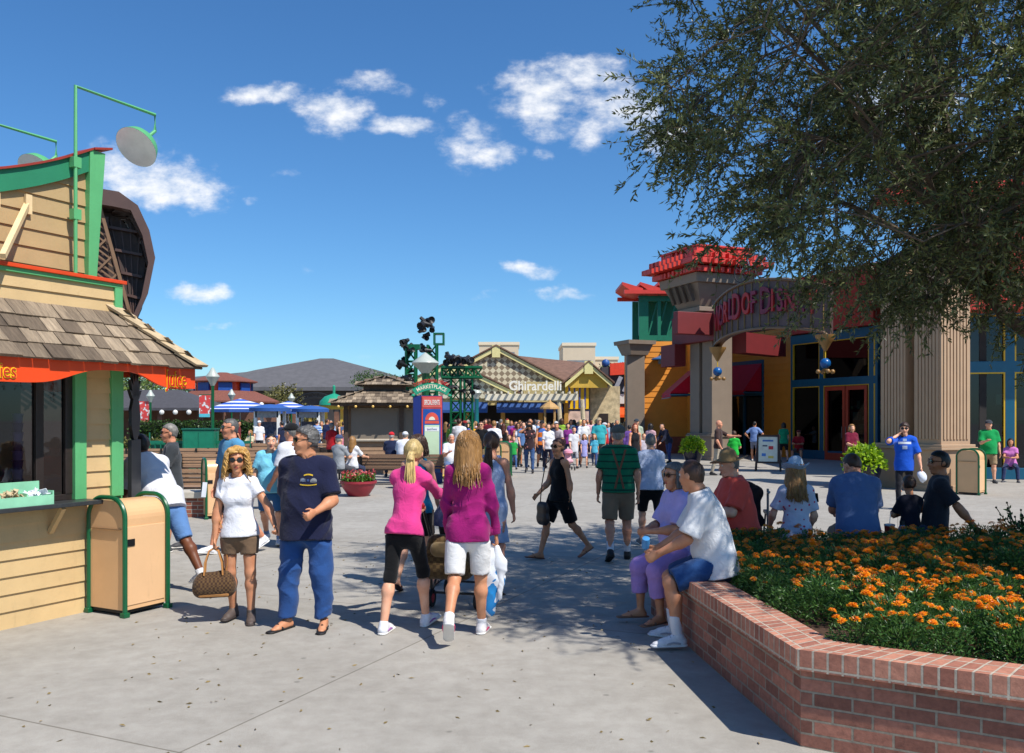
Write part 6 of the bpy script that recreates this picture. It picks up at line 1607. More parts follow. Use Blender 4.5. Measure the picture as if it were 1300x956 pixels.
def gable(ax, az, half, drop, y, depth, ridge_to=None, wall=M_FISH, th=.3, zb=None):
 l, r = (ax - half, y, az - drop), (ax + half, y, az - drop); zb = az - drop if zb is None else zb
 q = MB(); q.prism([(ax, y + .25, az - .1), (ax - half + .3, y + .25, az - drop + .06), (ax - half + .3, y + .25, zb), (ax + half - .3, y + .25, zb), (ax + half - .3, y + .25, az - drop + .06)], (0, .2, 0)); cput(q, 'gable_wall', wall)
 q = MB()
 for s_ in (-1, 1):
  a, b = Vector((ax, y, az)), Vector((ax + half * s_, y, az - drop)); q.prism([a, b, b - Vector((0, 0, th)), a - Vector((0, 0, th))], (0, .16, 0))
 q.box(ax - .28, ax + .28, y - .06, y + .02, az - .75, az + .1); cput(q, 'barge_board', M_CREAM)
 q = MB()
 for s_ in (-1, 1):
  a, b = Vector((ax, y - .1, az + .05)), Vector((ax + (half + .15) * s_, y - .1, az - drop - .02)); q.prism([a, b, b + Vector((0, 0, .1)), a + Vector((0, 0, .1))], (0, depth, 0))
 cput(q, 'shingled_roof', M_ROOFB)
gable(-1.1, 6.85, 4.75, 2.5, 60, 14, zb=3.6); gable(-4.0, 5.62, 4.4, 2.1, 57.2, 6, zb=3.2); gable(5.05, 5.55, 1.55, 1.35, 57.0, 5, wall=M_YEL2, zb=3.9)
q = MB(); q.box(-9.5, 6.3, 61.5, 74, 0, 4.0); cput(q, 'shop_wall', M_YEL2); q = MB(); q.prism([(3.2, 61, 4.35), (7.0, 61, 4.2), (5.8, 66, 6.1), (-1.0, 66, 6.8)], (0, 6, .3)); cput(q, 'rear_roof', M_ROOFB)
q = MB(); q.box(-8.2, .8, 57.6, 57.8, 2.75, 3.4); q.box(.8, 4.2, 59.8, 60, 2.9, 4.4); cput(q, 'front_frieze', mat('ornate frieze', (196, 176, 120), .7, .35, 5.0))
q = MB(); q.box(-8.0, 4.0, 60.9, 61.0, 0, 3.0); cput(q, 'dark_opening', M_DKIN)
for x in (-7.8, -5.4, -3.0, -.6, 1.9, 3.6): q = MB(); q.box(x - .14, x + .14, 57.4, 57.66, 0, 2.9); cput(q, 'front_post', mat('mustard post', (176, 128, 52), .6, .1))
for x0, x1 in ((-5.3, -1.6), (-1.0, 3.3)):
 q = MB(); q.prism([(x0, 57.3, 2.95), (x0, 56.2, 2.42), (x0, 56.2, 2.24), (x0, 57.3, 2.8)], (x1 - x0, 0, 0)); cput(q, 'blue_awning', M_BLUEAW)
q = MB(); q.box(-1.75, 4.25, 55.7, 55.95, 3.05, 3.45); q.box(-1.75, 4.25, 57.0, 57.2, 3.05, 3.4)
for x in np.linspace(-1.6, 4.1, 14): q.box(x, x + .1, 55.4, 57.4, 3.45, 3.6)
cput(q, 'white_pergola', mat('white pergola', (226, 218, 196), .6, .08, 3.0))
for x in (3.05, 4.55): q = MB(); q.tube([(x, 55.9, 0), (x + .05, 55.95, 1.6), (x - .03, 55.9, 3.1)], [.17, .14, .15], 9); cput(q, 'rustic_post', M_POST, smooth=True)
text_obj('lettering', 'Ghirardelli', mat('white sign letters', (238, 234, 222), .5), shop, frame(Vector((1.5, 55.8, 3.95)) - CB, (1, 0, 0), (0, 0, 1)), .86, .05, .014, .92, 1.0)
q = MB()
for x in np.linspace(-.1, 3.1, 9): q.box(x - .03, x + .03, 55.8, 55.86, 3.6, 3.75)
cput(q, 'letter_struts', M_CREAM)
q = MB(); q.box(3.55, 5.1, 57.6, 57.75, 2.5, 4.1); pn_ = cput(q, 'yellow_panel', mat('bright yellow panel', (240, 190, 30), .5, .08))
for x in (3.8, 4.15, 4.5, 4.85): q = MB(); q.box(x - .05, x + .05, 57.55, 57.59, 2.55, 4.0); cput(q, 'blue_bar', mat('blue bar', (50, 74, 150), .5), pn_)
q = MB(); q.box(3.5, 5.1, 57.5, 57.62, 1.6, 2.35); cput(q, 'poster', mat('pastel poster', (206, 176, 160), .6, .35, 2.5)); q = MB(); q.box(3.4, 5.2, 57.64, 57.72, 0, 2.48); cput(q, 'dark_board', mat('navy board', (30, 36, 60), .6))
q = MB(); q.box(5.3, 7.3, 58.6, 61, 0, 4.05); cput(q, 'stone_wall', mat('rough stone wall', (196, 176, 138), .9, .4, 3.0, .8, 9.0)); q = MB(); q.box(5.9, 6.5, 58.5, 58.58, 0, 2.2); cput(q, 'side_door', M_DARKWOOD)
lk_ = empty('wooden_kiosk', (2.35, 54.0, 0), 0, 'small tan wooden lantern kiosk in front of the chocolate shop awning', 'kiosk')
MB().box(-.32, .32, -.32, .32, 0, 1.1).build('counter', mat('tan wood', (186, 146, 92), .6, .15, 8.0), lk_, bevel=.02)
for sx in (-1, 1):
 for sy in (-1, 1): MB().box(sx * .3 - .06, sx * .3 + .06, sy * .3 - .06, sy * .3 + .06, 1.1, 2.45).build('post', mat('tan wood', (186, 146, 92), .6, .15, 8.0), lk_)
MB().lathe([(.62, 2.45), (.6, 2.55), (.3, 2.8), (.12, 2.9), (.05, 3.05)], n=8).build('roof', mat('tan wood', (186, 146, 92), .6, .15, 8.0), lk_)
# shop to its right with the orange awning
ns_ = empty('toy_shop', (8.4, 63, 0), 0, 'dark shop with an orange awning and red board right of the chocolate shop', 'shop')
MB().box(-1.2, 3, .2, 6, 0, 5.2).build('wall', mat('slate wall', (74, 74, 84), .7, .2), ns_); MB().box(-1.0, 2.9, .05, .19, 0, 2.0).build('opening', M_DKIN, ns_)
MB().prism([(-1.1, .2, 2.75), (-1.1, -.9, 2.15), (-1.1, -.9, 1.95), (-1.1, .2, 2.6)], (3.4, 0, 0)).build('orange_awning', cloth((238, 84, 24)), ns_)
MB().box(-1.0, 2.9, -.1, .18, 2.95, 3.65).build('sign_board', mat('pale sign', (206, 204, 196), .6), ns_); text_obj('lettering', 'art', mat('dark letters', (52, 44, 60), .6), ns_, frame((.5, -.13, 3.3), (1, 0, 0), (0, 0, 1)), .7, .02)
MB().prism([(-1.3, -.3, 5.0), (2.4, -.3, 5.2), (2.4, -.3, 6.2), (-1.3, -.3, 5.85)], (0, .3, 0)).build('red_board', mat('red orange board', (218, 62, 30), .55), ns_)
MB().box(-1.9, -1.25, -.2, .6, 0, 5.6).build('tower_post', mat('dark slate post', (62, 58, 62), .7), ns_); MB().ball((-1.58, .1, 5.9), .3, 10).build('finial', mat('blue finial', (36, 84, 150), .5), ns_, smooth=True)
q = MB()
for k in range(5): q.bar((-1.0 + .7 * k, -.2, 3.8), (-.5 + .7 * k, -.2, 4.9), .1, .3)
q.build('roof_slats', mat('pale grey slats', (150, 150, 156), .6), ns_)
# ------------------------------------------------------------------ far buildings
def hotel(x, y, blocks, label):
 o = empty('hotel_tower', (x, y, 0), 0, label, 'hotel', None)
 for i, (x0, x1, z1) in enumerate(blocks):
  w = MB().box(x0, x1, i * 3, 20, 0, z1).build('wall', mat('beige hotel wall', (206, 186, 158), .7, .05, .3), o)
  q = MB(); zz = 8.0
  while zz < z1 - 3: q.box(x0 + 1.2, x1 - 1.2, i * 3 - .15, i * 3 - .05, zz, zz + 1.5); zz += 3.2
  q.build('window_band', mat('grey window band', (120, 124, 128), .4, .3, 1.0), o); MB().box(x0 - .3, x1 + .3, i * 3 - .3, 20.2, z1, z1 + .9).build('parapet', mat('hotel parapet', (222, 204, 176), .7), o)
hotel(15, 255, [(0, 9.5, 23.4), (9.5, 16.5, 19.5), (-14, 0.2, 15.5)], 'beige hotel tower far behind the chocolate shop roof on the right')
hotel(-20, 262, [(0, 10, 18.0), (10, 22, 24.5)], 'beige hotel block far behind the chocolate shop gable on the left')
gb = empty('grey_roof_hall', (-28, 132, 0), 0, 'wide hall under a vast grey hipped roof on the far side of the plaza', 'hall')
def ringp(w, d, z): return [(-w, -d, z), (w, -d, z), (w, d, z), (-w, d, z)]
q = MB(); rings = [ringp(1.0, 1.0, 11.0), ringp(8.5, 8, 8.9), ringp(17.5, 14, 6.2), ringp(17.5, 14, 5.7)]
for a, b in zip(rings[:-1], rings[1:]):
 for i in range(4): j = (i + 1) % 4; q.quad(b[i], b[j], a[j], a[i])
q.poly(rings[0]); q.build('hipped_roof', mat('grey asphalt shingle', (92, 90, 92), .9, .15, 1.2, .2, 8.0), gb)
MB().box(-16.5, 16.5, -13, 13, 0, 5.75).build('wall', mat('dark hall wall', (58, 52, 50), .8, .4, .5), gb)
MB().prism([(-17.6, -14.1, 6.25), (-30, -12, 5.2), (-30, -4, 7.0), (-8, -4, 9.0)], (0, .3, .1)).build('side_roof', mat('grey asphalt shingle', (92, 90, 92), .9, .15, 1.2, .2, 8.0), gb)
wr = empty('brown_roof_wing', (-11.0, 70, 0), 0, 'long low wing with a brown shingled roof left of the chocolate shop', 'building')
MB().prism([(-1.6, 0, 3.6), (5, 0, 3.6), (5, 4, 5.2), (-.6, 4, 5.2)], (0, .2, .2)).build('shingled_roof', M_ROOFB, wr); MB().box(-1.3, 4.8, .6, 6, 0, 3.7).build('wall', mat('dim brown wall', (84, 66, 54), .8, .3), wr)
# red tiled pavilion with its blue windows and lanterns
M_TILE = mat('red clay tile', (122, 72, 58), .8, .25, 4.0, .5, 14.0, stretch=(6, 1, 1)); M_BRN = mat('brown brick front', (120, 84, 66), .8, .25, 3.0)
rp_ = empty('tiled_pavilion', (-20.0, 60, 0), 0, 'two tiered pavilion with red tiled roofs, blue windows and a row of white globe lanterns', 'pavilion')
MB().lathe([(3.9, 2.95), (3.9, 3.05), (2.2, 3.75), (2.0, 3.75)], n=8).build('lower_roof', M_TILE, rp_); MB().lathe([(2.4, 4.35), (2.4, 4.42), (.3, 5.05), (0.0, 5.06)], n=8).build('upper_roof', M_TILE, rp_)
MB().lathe([(1.9, 3.6), (1.9, 4.4)], n=8).build('lantern_wall', M_ORANGE, rp_); MB().box(-3.0, 3.0, -2.2, 3, 0, 3.0).build('wall', M_BRN, rp_)
for k in range(8):
 a = (k + .5) * math.pi / 4; c, s_ = math.cos(a), math.sin(a); t = Vector((-s_, c, 0)); p = Vector((c, s_, 0)) * 1.83
 MB().prism([p - t * .45 + Vector((0, 0, 3.75)), p + t * .45 + Vector((0, 0, 3.75)), p + t * .45 + Vector((0, 0, 4.3)), p - t * .45 + Vector((0, 0, 4.3))], Vector((c, s_, 0)) * .12).build('window', mat('blue window', (30, 74, 150), .4), rp_)
for k in range(9): x = -3.4 + .85 * k; MB().ball((x, -3.35 if abs(x) < 2 else -2.6, 2.78), .17, 10).build('globe_lantern', M_WHITE, rp_, smooth=True)
for x in (-3.2, -1, 1, 3.2): MB().box(x - .13, x + .13, -3.1, -2.85, 0, 2.95).build('post', M_BRN, rp_)
gp = empty('grey_pavilion', (-20.6, 50, 0), 0, 'low open pavilion with a dark grey hipped roof fringed with white lanterns', 'pavilion')
q = MB(); rr2 = [ringp(1.4, .4, 3.5), ringp(3.9, 2.6, 2.45), ringp(3.9, 2.6, 2.3)]
for a, b in zip(rr2[:-1], rr2[1:]):
 for i in range(4): j = (i + 1) % 4; q.quad(b[i], b[j], a[j], a[i])
q.poly(rr2[0]); q.build('roof', mat('dark grey roof', (72, 70, 74), .85, .15), gp)
for k in range(11): MB().ball((-3.7 + .74 * k, -2.7, 2.2), .14, 8).build('globe_lantern', M_WHITE, gp, smooth=True)
for x in (-3.4, -1.2, 1.2, 3.4): MB().box(x - .12, x + .12, -2.3, -2.06, 0, 2.35).build('post', M_BRN, gp)
MB().box(-3.4, 3.4, 1.5, 1.7, 0, 2.4).build('rear_wall', M_BRN, gp); MB().box(-2.0, -1.3, 1.35, 1.48, .6, 1.9).build('blue_door', mat('blue door', (60, 104, 150), .5), gp)
# hedges, far trees
def hedge(x0, x1, y, h, label, c1=(30, 52, 22), c2=(74, 104, 40), seed=0, d=1.0):
 rg = np.random.default_rng(seed); n = int((x1 - x0) * h * 520); P = np.stack([rg.uniform(0, x1 - x0, n), rg.uniform(0, d, n), rg.uniform(0, h, n)], 1); P[:, 1] *= np.where(rg.random(n) < .6, .25, 1)
 D = rg.normal(size=(n, 3)) + np.array([0, -.5, .4]); D /= np.linalg.norm(D, axis=1)[:, None]
 o = empty('hedge', (x0, y, 0), 0, label, 'hedge'); leaf_mesh('foliage', P, D, rg.uniform(.08, .16, n), .09, leaf_mat('hedge ' + str(c1), c1, c2, .2), o, rg)
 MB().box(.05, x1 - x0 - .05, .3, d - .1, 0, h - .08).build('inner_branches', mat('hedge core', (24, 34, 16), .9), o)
hedge(-19.5, -13.2, 44, 1.75, 'clipped dark green hedge in front of the grey lantern pavilion', seed=1)
hedge(-17.5, -11.5, 38, .95, 'low loose flowering hedge behind the green fence', (70, 84, 34), (128, 120, 60), 2)
hedge(-9.6, -7.4, 48, 1.0, 'short hedge between the umbrellas', (40, 66, 26), (96, 126, 50), 3)
small_tree('park_tree', 'olive brown tree standing before the vast grey hipped roof', (gx(365, 78), 78, 0), 5.4, 3.4, 3.0, 2.5, 4200, .30, (66, 66, 34), (132, 124, 66), .16, None, 9, 1)
TG = 'background trees'
for i, (px, Y, h, rx, rz_, lab, c1, c2) in enumerate([(182, 62, 5.2, 3.2, 2.6, 'light green tree seen under the juice stand eave', (62, 84, 36), (140, 158, 74)), (214, 70, 5.4, 3.0, 2.6, 'darker green tree right of the light green one under the juice stand eave', (38, 58, 26), (92, 118, 52)), (150, 66, 6.0, 3.5, 3.0, 'broad green tree hidden behind the juice stand corner', (44, 64, 28), (104, 128, 58)),
 (484, 100, 7.6, 3.6, 2.0, 'green treetop above the brown roof left of the lighting towers', (40, 62, 30), (96, 122, 60)), (574, 95, 7.4, 2.8, 1.8, 'green treetop between the lamp and the chocolate shop gable', (44, 66, 32), (104, 128, 64)), (782, 78, 7.7, 2.3, 2.2, 'dark green tree behind the red board of the dark shop', (30, 52, 22), (84, 110, 46)), (806, 72, 6.2, 2.0, 2.4, 'dark green tree next to the ochre store far column', (30, 52, 22), (80, 108, 44)), (560, 110, 8.0, 3.0, 2.0, 'pale green treetop behind the lighting tower', (56, 76, 40), (112, 132, 72))]):
 small_tree('park_tree', lab, (gx(px, Y), Y, 0), h, rx, rx * .9, rz_, 3200, .26, c1, c2, .16, TG, 8, 10 + i)
# ------------------------------------------------------------------ closed brown stall with shingled roofs
ks = empty('closed_stall', (gx(489, 30), 30, 0), R(4), 'closed grey brown wooden stall with two shingled roofs and a rolled canvas shutter', 'stall'); M_KW = mat('weathered brown board', (112, 92, 76), .8, .15, 5.0, .3); M_KP = mat('dark brown post', (84, 68, 56), .8, .2, 8.0, .3)
q = MB(); clap(q, -1.15, 1.15, 0, 1.1, -1.0, .13); q.box(-1.15, 1.15, -.98, 1.0, 0, 2.35); q.build('board_wall', mat('tan stall boards', (158, 126, 98), .75, .12, 5.0, .3), ks)
MB().box(-1.05, 1.0, -1.06, -1.0, 1.12, 2.2).build('canvas_shutter', mat('grey beige canvas', (128, 116, 102), .85, .06, 2.0, .1), ks); MB().tube([(-1.05, -1.08, 1.12), (1.0, -1.08, 1.12)], .05, 8).build('shutter_roll', mat('pale roll', (176, 164, 146), .7), ks)
for x in (-1.22, .62, 1.22): MB().box(x - .07, x + .07, -1.12, -1.0, 0, 2.3).build('post', M_KP, ks)
def hip(mb, w0, d0, z0, w1, d1, z1, rows):
 a, b = ringp(w0, d0, z0), ringp(w1, d1, z1)
 for i in range(4):
  j = (i + 1) % 4; A, B = Vector(a[i]), Vector(a[j]); mid0 = (A + B) / 2; mid1 = (Vector(b[i]) + Vector(b[j])) / 2; up = mid1 - mid0; L = (B - A).length / 2; l1 = (Vector(b[j]) - Vector(b[i])).length / 2; U = up.length
  shingle_plane(mb, mid0, B - A, up, lambda v: (-(L + (l1 - L) * v / U), L + (l1 - L) * v / U), rows, U / rows, (.1, .2), .018, random.Random(i))
  mb.quad(a[i], a[j], b[j], b[i])
q = MB(); hip(q, 1.72, 1.6, 2.36, .72, .7, 2.78, 4); q.build('lower_roof', M_SHG, ks); q = MB(); hip(q, .95, .9, 2.98, .1, .1, 3.28, 3); q.build('upper_roof', M_SHG, ks); MB().box(-.68, .68, -.66, .66, 2.7, 3.0).build('clerestory', M_KP, ks); MB().box(-1.66, 1.66, -1.54, 1.54, 2.28, 2.35).build('eave_frame', M_KP, ks)
for k in range(6): MB().ball((-1.4 + .56 * k, -1.58, 2.24), .045, 8).build('eave_bulb', mat('amber bulb', (236, 190, 96), .4), ks, smooth=True)
# ------------------------------------------------------------------ blue notice pylon and the post lamp
py_ = empty('notice_pylon', (gx(543, 25), 25, 0), R(8), 'dark blue notice pylon with a red heading panel, pale notice and green arched top', 'sign'); M_NAVY = mat('navy enamel', (24, 42, 112), .4, .05)
MB().box(-.42, .42, -.2, .2, 0, 2.5).build('pillar', M_NAVY, py_, bevel=.01); MB().box(-.18, .40, -.222, -.202, .3, 2.48).build('red_frame', mat('coral frame', (210, 70, 62), .45), py_); MB().box(-.14, .36, -.232, -.224, .3, 2.12).build('blue_panel', mat('royal blue panel', (24, 78, 156), .45), py_)
ph = MB().box(-.16, .38, -.236, -.225, 2.16, 2.45).build('heading_panel', mat('salmon panel', (206, 92, 84), .5), py_); text_obj('lettering', 'SPECIAL EVENTS', mat('white letter', (240, 236, 226), .5), ph, frame((.11, -.241, 2.30), (1, 0, 0), (0, 0, 1)), .15, .004, .002, .40, 1.3)
nb_ = MB().box(-.10, .32, -.238, -.233, .5, 1.66).build('notice', mat('pale green notice', (196, 218, 182), .5, .03), py_); MB().box(-.09, .31, -.241, -.2385, 1.48, 1.60).build('notice_heading', mat('white strip', (226, 228, 226), .5), nb_); text_obj('lettering', 'Special Events', mat('blue letter', (40, 60, 130), .5), nb_, frame((.11, -.243, 1.54), (1, 0, 0), (0, 0, 1)), .09, .001, 0, .55, 1)
q = MB(); q.prism([(.11 + .19 * math.cos(a), -.236, 1.80 + .22 * math.sin(a)) for a in np.linspace(0, math.pi, 16)], (0, .008, 0)); em = q.build('sunrise_emblem', mat('coral emblem', (214, 84, 66), .5), py_); q = MB(); q.prism([(.11 + .09 * math.cos(a), -.24, 1.80 + .1 * math.sin(a)) for a in np.linspace(0, math.pi, 12)], (0, .003, 0)); q.build('sun', mat('pale sun', (226, 224, 200), .5), em)
MB().box(-.09, .31, -.238, -.2335, 1.70, 1.78).build('emblem_band', mat('coral emblem', (214, 84, 66), .5), py_)
def arcpts(r, a0, a1, n=18): return [(r * math.cos(t), r * math.sin(t)) for t in np.linspace(a0, a1, n)]
o_ = [(x + .1, -.24, z + 1.96) for x, z in arcpts(.90, R(128), R(52))]; i_ = [(x + .1, -.24, z + 1.96) for x, z in arcpts(.70, R(52), R(128))]
ar = MB().prism(o_ + i_, (0, .3, 0)).build('arched_top', mat('sea green enamel', (40, 150, 116), .4), py_)
def bend_arc(r): return lambda x, y: ((r + y) * math.sin(x / r), (r + y) * math.cos(x / r) - r)
text_obj('lettering', 'MARKETPLACE', mat('cream letter', (240, 228, 200), .5), ar, frame((.1, -.245, 1.96 + .80), (1, 0, 0), (0, 0, 1)), .15, .002, .002, .88, 1, bend=bend_arc(.80)); text_obj('crest_lettering', 'DOWNTOWN DISNEY', mat('red letter face', (206, 46, 40), .5), ar, frame((.1, -.1, 1.96 + .97), (1, 0, 0), (0, 0, 1)), .14, .012, .002, .72, 1, bend=bend_arc(.97))
for s_ in (-1, 1): MB().lathe([(.0, -.06), (.07, 0), (.0, .06)], (.1 + s_ * .52, -.2, 2.50), 10).build('scroll_end', mat('sea green enamel', (40, 150, 116), .4), ar, smooth=True)
def post_lamp(x, y, h, r, label, pole=M_DKGREEN, rp=.12, group='post lamps round the plaza', sc=1.0):
 o = empty('post_lamp', (x, y, 0), 0, label, 'lamp post', group); MB().lathe([(rp * 1.7, 0), (rp * 1.7, .3), (rp, .45), (rp * .9, h - .35), (rp * 1.1, h - .3)], n=12).build('pole', pole, o, smooth=True)
 MB().lathe([(rp * .9, h - .32), (r * .55, h - .16), (r, h + .02), (r * .98, h + .045), (r * .5, h + .2), (.05, h + .33), (.0, h + .36)], n=20).build('conical_shade', mat('frosted grey shade', (176, 182, 172), .35, .06), o, smooth=True); return o
post_lamp(gx(540, 27), 27, 3.55, .43, 'post lamp with a wide conical shade on a thick green pole behind the notice pylon')
bp_ = post_lamp(gx(270, 31), 31, 3.32, .24, 'green post lamp carrying a red and turquoise banner left of the umbrellas', rp=.06)
bp2 = post_lamp(gx(191, 45), 45, 3.0, .22, 'far green post lamp with a banner seen under the juice stand eave', rp=.06)
post_lamp(gx(294, 50), 50, 3.2, .22, 'slim post lamp in front of the red tiled pavilion', rp=.05); post_lamp(gx(370, 58), 58, 3.2, .24, 'slim post lamp behind the right striped umbrella', rp=.05); post_lamp(gx(605, 48), 48, 3.25, .28, 'teal post lamp in front of the chocolate shop awning', mat('teal enamel', (20, 110, 116), .4), .13)
def banner_mat(c1, c2, sc):
 k = NT('banner'); tc = k.n('ShaderNodeTexCoord'); nz = k.n('ShaderNodeTexNoise', Scale=sc, Detail=2.0); k.l(tc, 'Object', nz, 'Vector'); rp = k.n('ShaderNodeValToRGB'); rp.color_ramp.interpolation = 'CONSTANT'; e = rp.color_ramp.elements; e[0].color = (*lin(c1), 1); e[1].color = (*lin(c2), 1); e[1].position = .5; x = rp.color_ramp.elements.new(.58); x.color = (*lin((226, 226, 226)), 1)
 k.l(nz, 'Fac', rp, 'Fac'); k.l(rp, 'Color', k.b, 'Base Color'); return k.m
for o, s_, w in ((bp_, -1, .40), (bp2, -1, .8)):
 h0 = 1.9 if o is bp_ else 1.55; b = MB().box(s_ * w - .08, -.09, -.012, .012, h0, h0 + (.78 if o is bp_ else 1.2)).build('banner', banner_mat((214, 66, 64), (206, 90, 84), 5.0), o); MB().box(s_ * w - .08, -.09, -.016, -.0125, h0, h0 + .12).build('banner_hem', mat('turquoise hem', (90, 190, 206), .6), b); MB().tube([(0, 0, h0 + .80), (s_ * w - .1, 0, h0 + .80)], .015, 5).build('banner_arm', M_DKGREEN, o)
# ------------------------------------------------------------------ green lighting towers with stage lamps
M_LAMPB = mat('black lamp housing', (22, 23, 26), .5, .3, 20.0)
def spot_cluster(o, c, n, sx, sz, seed, size=.15):
 r_ = random.Random(seed)
 for i in range(n):
  p = Vector(c) + Vector((r_.uniform(-sx, sx), r_.uniform(-.25, .25), r_.uniform(-sz, sz))); d = Vector((r_.uniform(-1, 1), r_.uniform(-1.2, .2), r_.uniform(-.8, .3))).normalized(); M = Matrix.Translation(p) @ d.to_track_quat('Z', 'Y').to_matrix().to_4x4()
  s_ = size * r_.uniform(.8, 1.2); q = MB(); q.lathe([(.0, -1.3 * s_), (.45 * s_, -1.25 * s_), (.55 * s_, -.2 * s_), (.75 * s_, .4 * s_), (.85 * s_, 1.1 * s_), (.75 * s_, 1.0 * s_), (.0, .6 * s_)], n=10, M=M); q.tube([M @ Vector((.62 * s_, 0, 0)), M @ Vector((.7 * s_, 0, -1.0 * s_)), M @ Vector((-.7 * s_, 0, -1.0 * s_)), M @ Vector((-.62 * s_, 0, 0))], .018, 5)
  q.build('stage_lamp', M_LAMPB, o, smooth=True)
def truss(mb, a, b, w=.32, r=.035, n=8):
 a, b = Vector(a), Vector(b); W, u, v = orth(b - a, (0, 1, 0)); cs = [(u * i + v * j) * (w / 2) for i, j in ((-1, -1), (1, -1), (1, 1), (-1, 1))]
 for c in cs: mb.tube([a + c, b + c], r, 6)
 for k in range(n):
  p, q2 = a.lerp(b, k / n), a.lerp(b, (k + 1) / n)
  for i in range(4): mb.tube([p + cs[i], q2 + cs[(i + 1) % 4]], r * .6, 4); mb.tube([p + cs[i], p + cs[(i + 1) % 4]], r * .6, 4)
t1 = empty('lighting_tower', (gx(522, 34), 34, 0), 0, 'left green lighting mast topped by black stage lamps behind the closed stall', 'lighting tower', 'green lighting towers'); q = MB(); truss(q, (0, 0, 0), (0, 0, 4.6), .36, .055, 9); q.build('mast', M_DKGREEN, t1); MB().box(-.15, .35, -.2, .2, 4.55, 4.75).build('head_plate', M_DKGREEN, t1); spot_cluster(t1, (-.1, -.1, 4.75), 6, .22, .25, 1); spot_cluster(t1, (-.2, -.1, 4.1), 5, .2, .4, 2); spot_cluster(t1, (-.2, -.1, 3.4), 3, .2, .2, 3)
t2 = empty('lighting_tower', (gx(549, 36), 36, 0), 0, 'tallest green lighting mast with a box head behind the post lamp', 'lighting tower', 'green lighting towers'); q = MB(); truss(q, (0, 0, 0), (0, 0, 4.9), .36, .055, 10); q.build('mast', M_DKGREEN, t2)
q = MB()
for x0, x1, z0, z1 in ((.05, .5, 4.9, 4.97), (.05, .5, 5.33, 5.4), (.05, .12, 4.97, 5.33), (.43, .5, 4.97, 5.33)): q.box(x0, x1, -.2, .2, z0, z1)
q.build('box_head', M_DKGREEN, t2); spot_cluster(t2, (-.2, -.1, 5.75), 6, .3, .28, 4, .17); spot_cluster(t2, (-.3, -.1, 5.1), 5, .2, .4, 5); spot_cluster(t2, (-.25, -.1, 4.5), 4, .2, .3, 6)
t3 = empty('lighting_tower', (gx(586, 33), 33, 0), 0, 'right green lighting tower with a box truss crossbar and rows of black lamps', 'lighting tower', 'green lighting towers'); q = MB(); truss(q, (-.22, 0, 0), (-.22, 0, 3.35), .36, .04, 8); truss(q, (.26, 0, 0), (.26, 0, 3.35), .3, .04, 8); q.build('mast', M_DKGREEN, t3); q = MB(); truss(q, (-.75, 0, 3.6), (.78, 0, 3.6), .38, .055, 5); q.build('cross_truss', M_DKGREEN, t3); spot_cluster(t3, (0, -.1, 4.1), 13, .55, .18, 7); spot_cluster(t3, (0, -.25, 3.05), 12, .75, .18, 8, .12)
# ------------------------------------------------------------------ benches, bowls, umbrellas, booths, fence
M_PLANK = mat('weathered tan plank', (164, 128, 98), .75, .15, 4.0, .3, stretch=(1, 8, 8)); M_PLANKD = mat('brown bench slat', (126, 98, 76), .75, .2, 4.0, .3, stretch=(1, 8, 8)); M_IRON = mat('black iron', (20, 20, 21), .5)
def bench(L, m, back=True):
 o = empty('bench', (0, 0, 0)); q = MB()
 for k in range(4): q.box(-L / 2, L / 2, -.22 + .12 * k, -.12 + .12 * k, .42, .46)
 q.build('seat', m, o)
 if back:
  q = MB()
  for k in range(4): q.box(-L / 2, L / 2, -.27 - .018 * k, -.24 - .018 * k, .50 + .085 * k, .578 + .085 * k)
  q.build('backrest', m, o)
 for x in np.linspace(-L / 2 + .25, L / 2 - .25, max(2, int(L / 1.3) + 1)):
  q = MB(); q.bar((x, -.22, 0), (x, -.36, .84 if back else .42), .05, .05, (1, 0, 0)); q.bar((x, .22, 0), (x, .2, .42), .05, .05, (1, 0, 0)); q.box(x - .025, x + .025, -.24, .24, .37, .42); q.build('leg', M_IRON, o)
 return o
BGp = 'long plank benches across the plaza'; bA, bB = bench(5.2, M_PLANK), bench(3.2, M_PLANKD); f1 = f2 = True
for px, Y, rz, lab in ((236, 17.6, 2, 'near tan plank bench behind the man in the charcoal shirt'), (235, 25, 3, 'tan plank bench in the second row before the green fence'), (330, 26, -2, 'tan plank bench in the second row behind the couple holding hands'), (210, 29.5, 0, 'tan plank bench in the third row close to the green fence'), (312, 30, 2, 'tan plank bench in the third row below the left booth'), (408, 30.5, 0, 'tan plank bench in the third row left of the closed stall'), (285, 35, 0, 'tan plank bench in the back row under the left umbrella'), (395, 36, 0, 'tan plank bench in the back row under the right booth')):
 o = bA if f1 else copy_tree(bA); f1 = False; o.location = (gx(px, Y), Y, 0); o.rotation_euler = (0, 0, R(rz)); tag(o, lab, 'bench', BGp)
for px, Y, rz, lab in ((462, 24.2, -3, 'dark brown slatted bench behind the red bowl planter'), (528, 24.8, 0, 'dark brown slatted bench behind the woman in the pink top')):
 o = bB if f2 else copy_tree(bB); f2 = False; o.location = (gx(px, Y), Y, 0); o.rotation_euler = (0, 0, R(rz)); tag(o, lab, 'bench', BGp)
lw = empty('low_brick_wall', (-5.95, 16.1, 0), R(3), 'low brick pedestal with a pale concrete cap next to a litter bin', 'wall'); MB().box(-.75, .28, 0, .5, 0, .36).build('brick_base', brick_mat('pedestal brick', (160, 96, 74), (126, 72, 58), (176, 164, 148)), lw, uvbox=True); MB().box(-.80, .33, -.05, .55, .36, .48).build('concrete_cap', mat('pale concrete', (190, 182, 168), .8, .1), lw, bevel=.01)
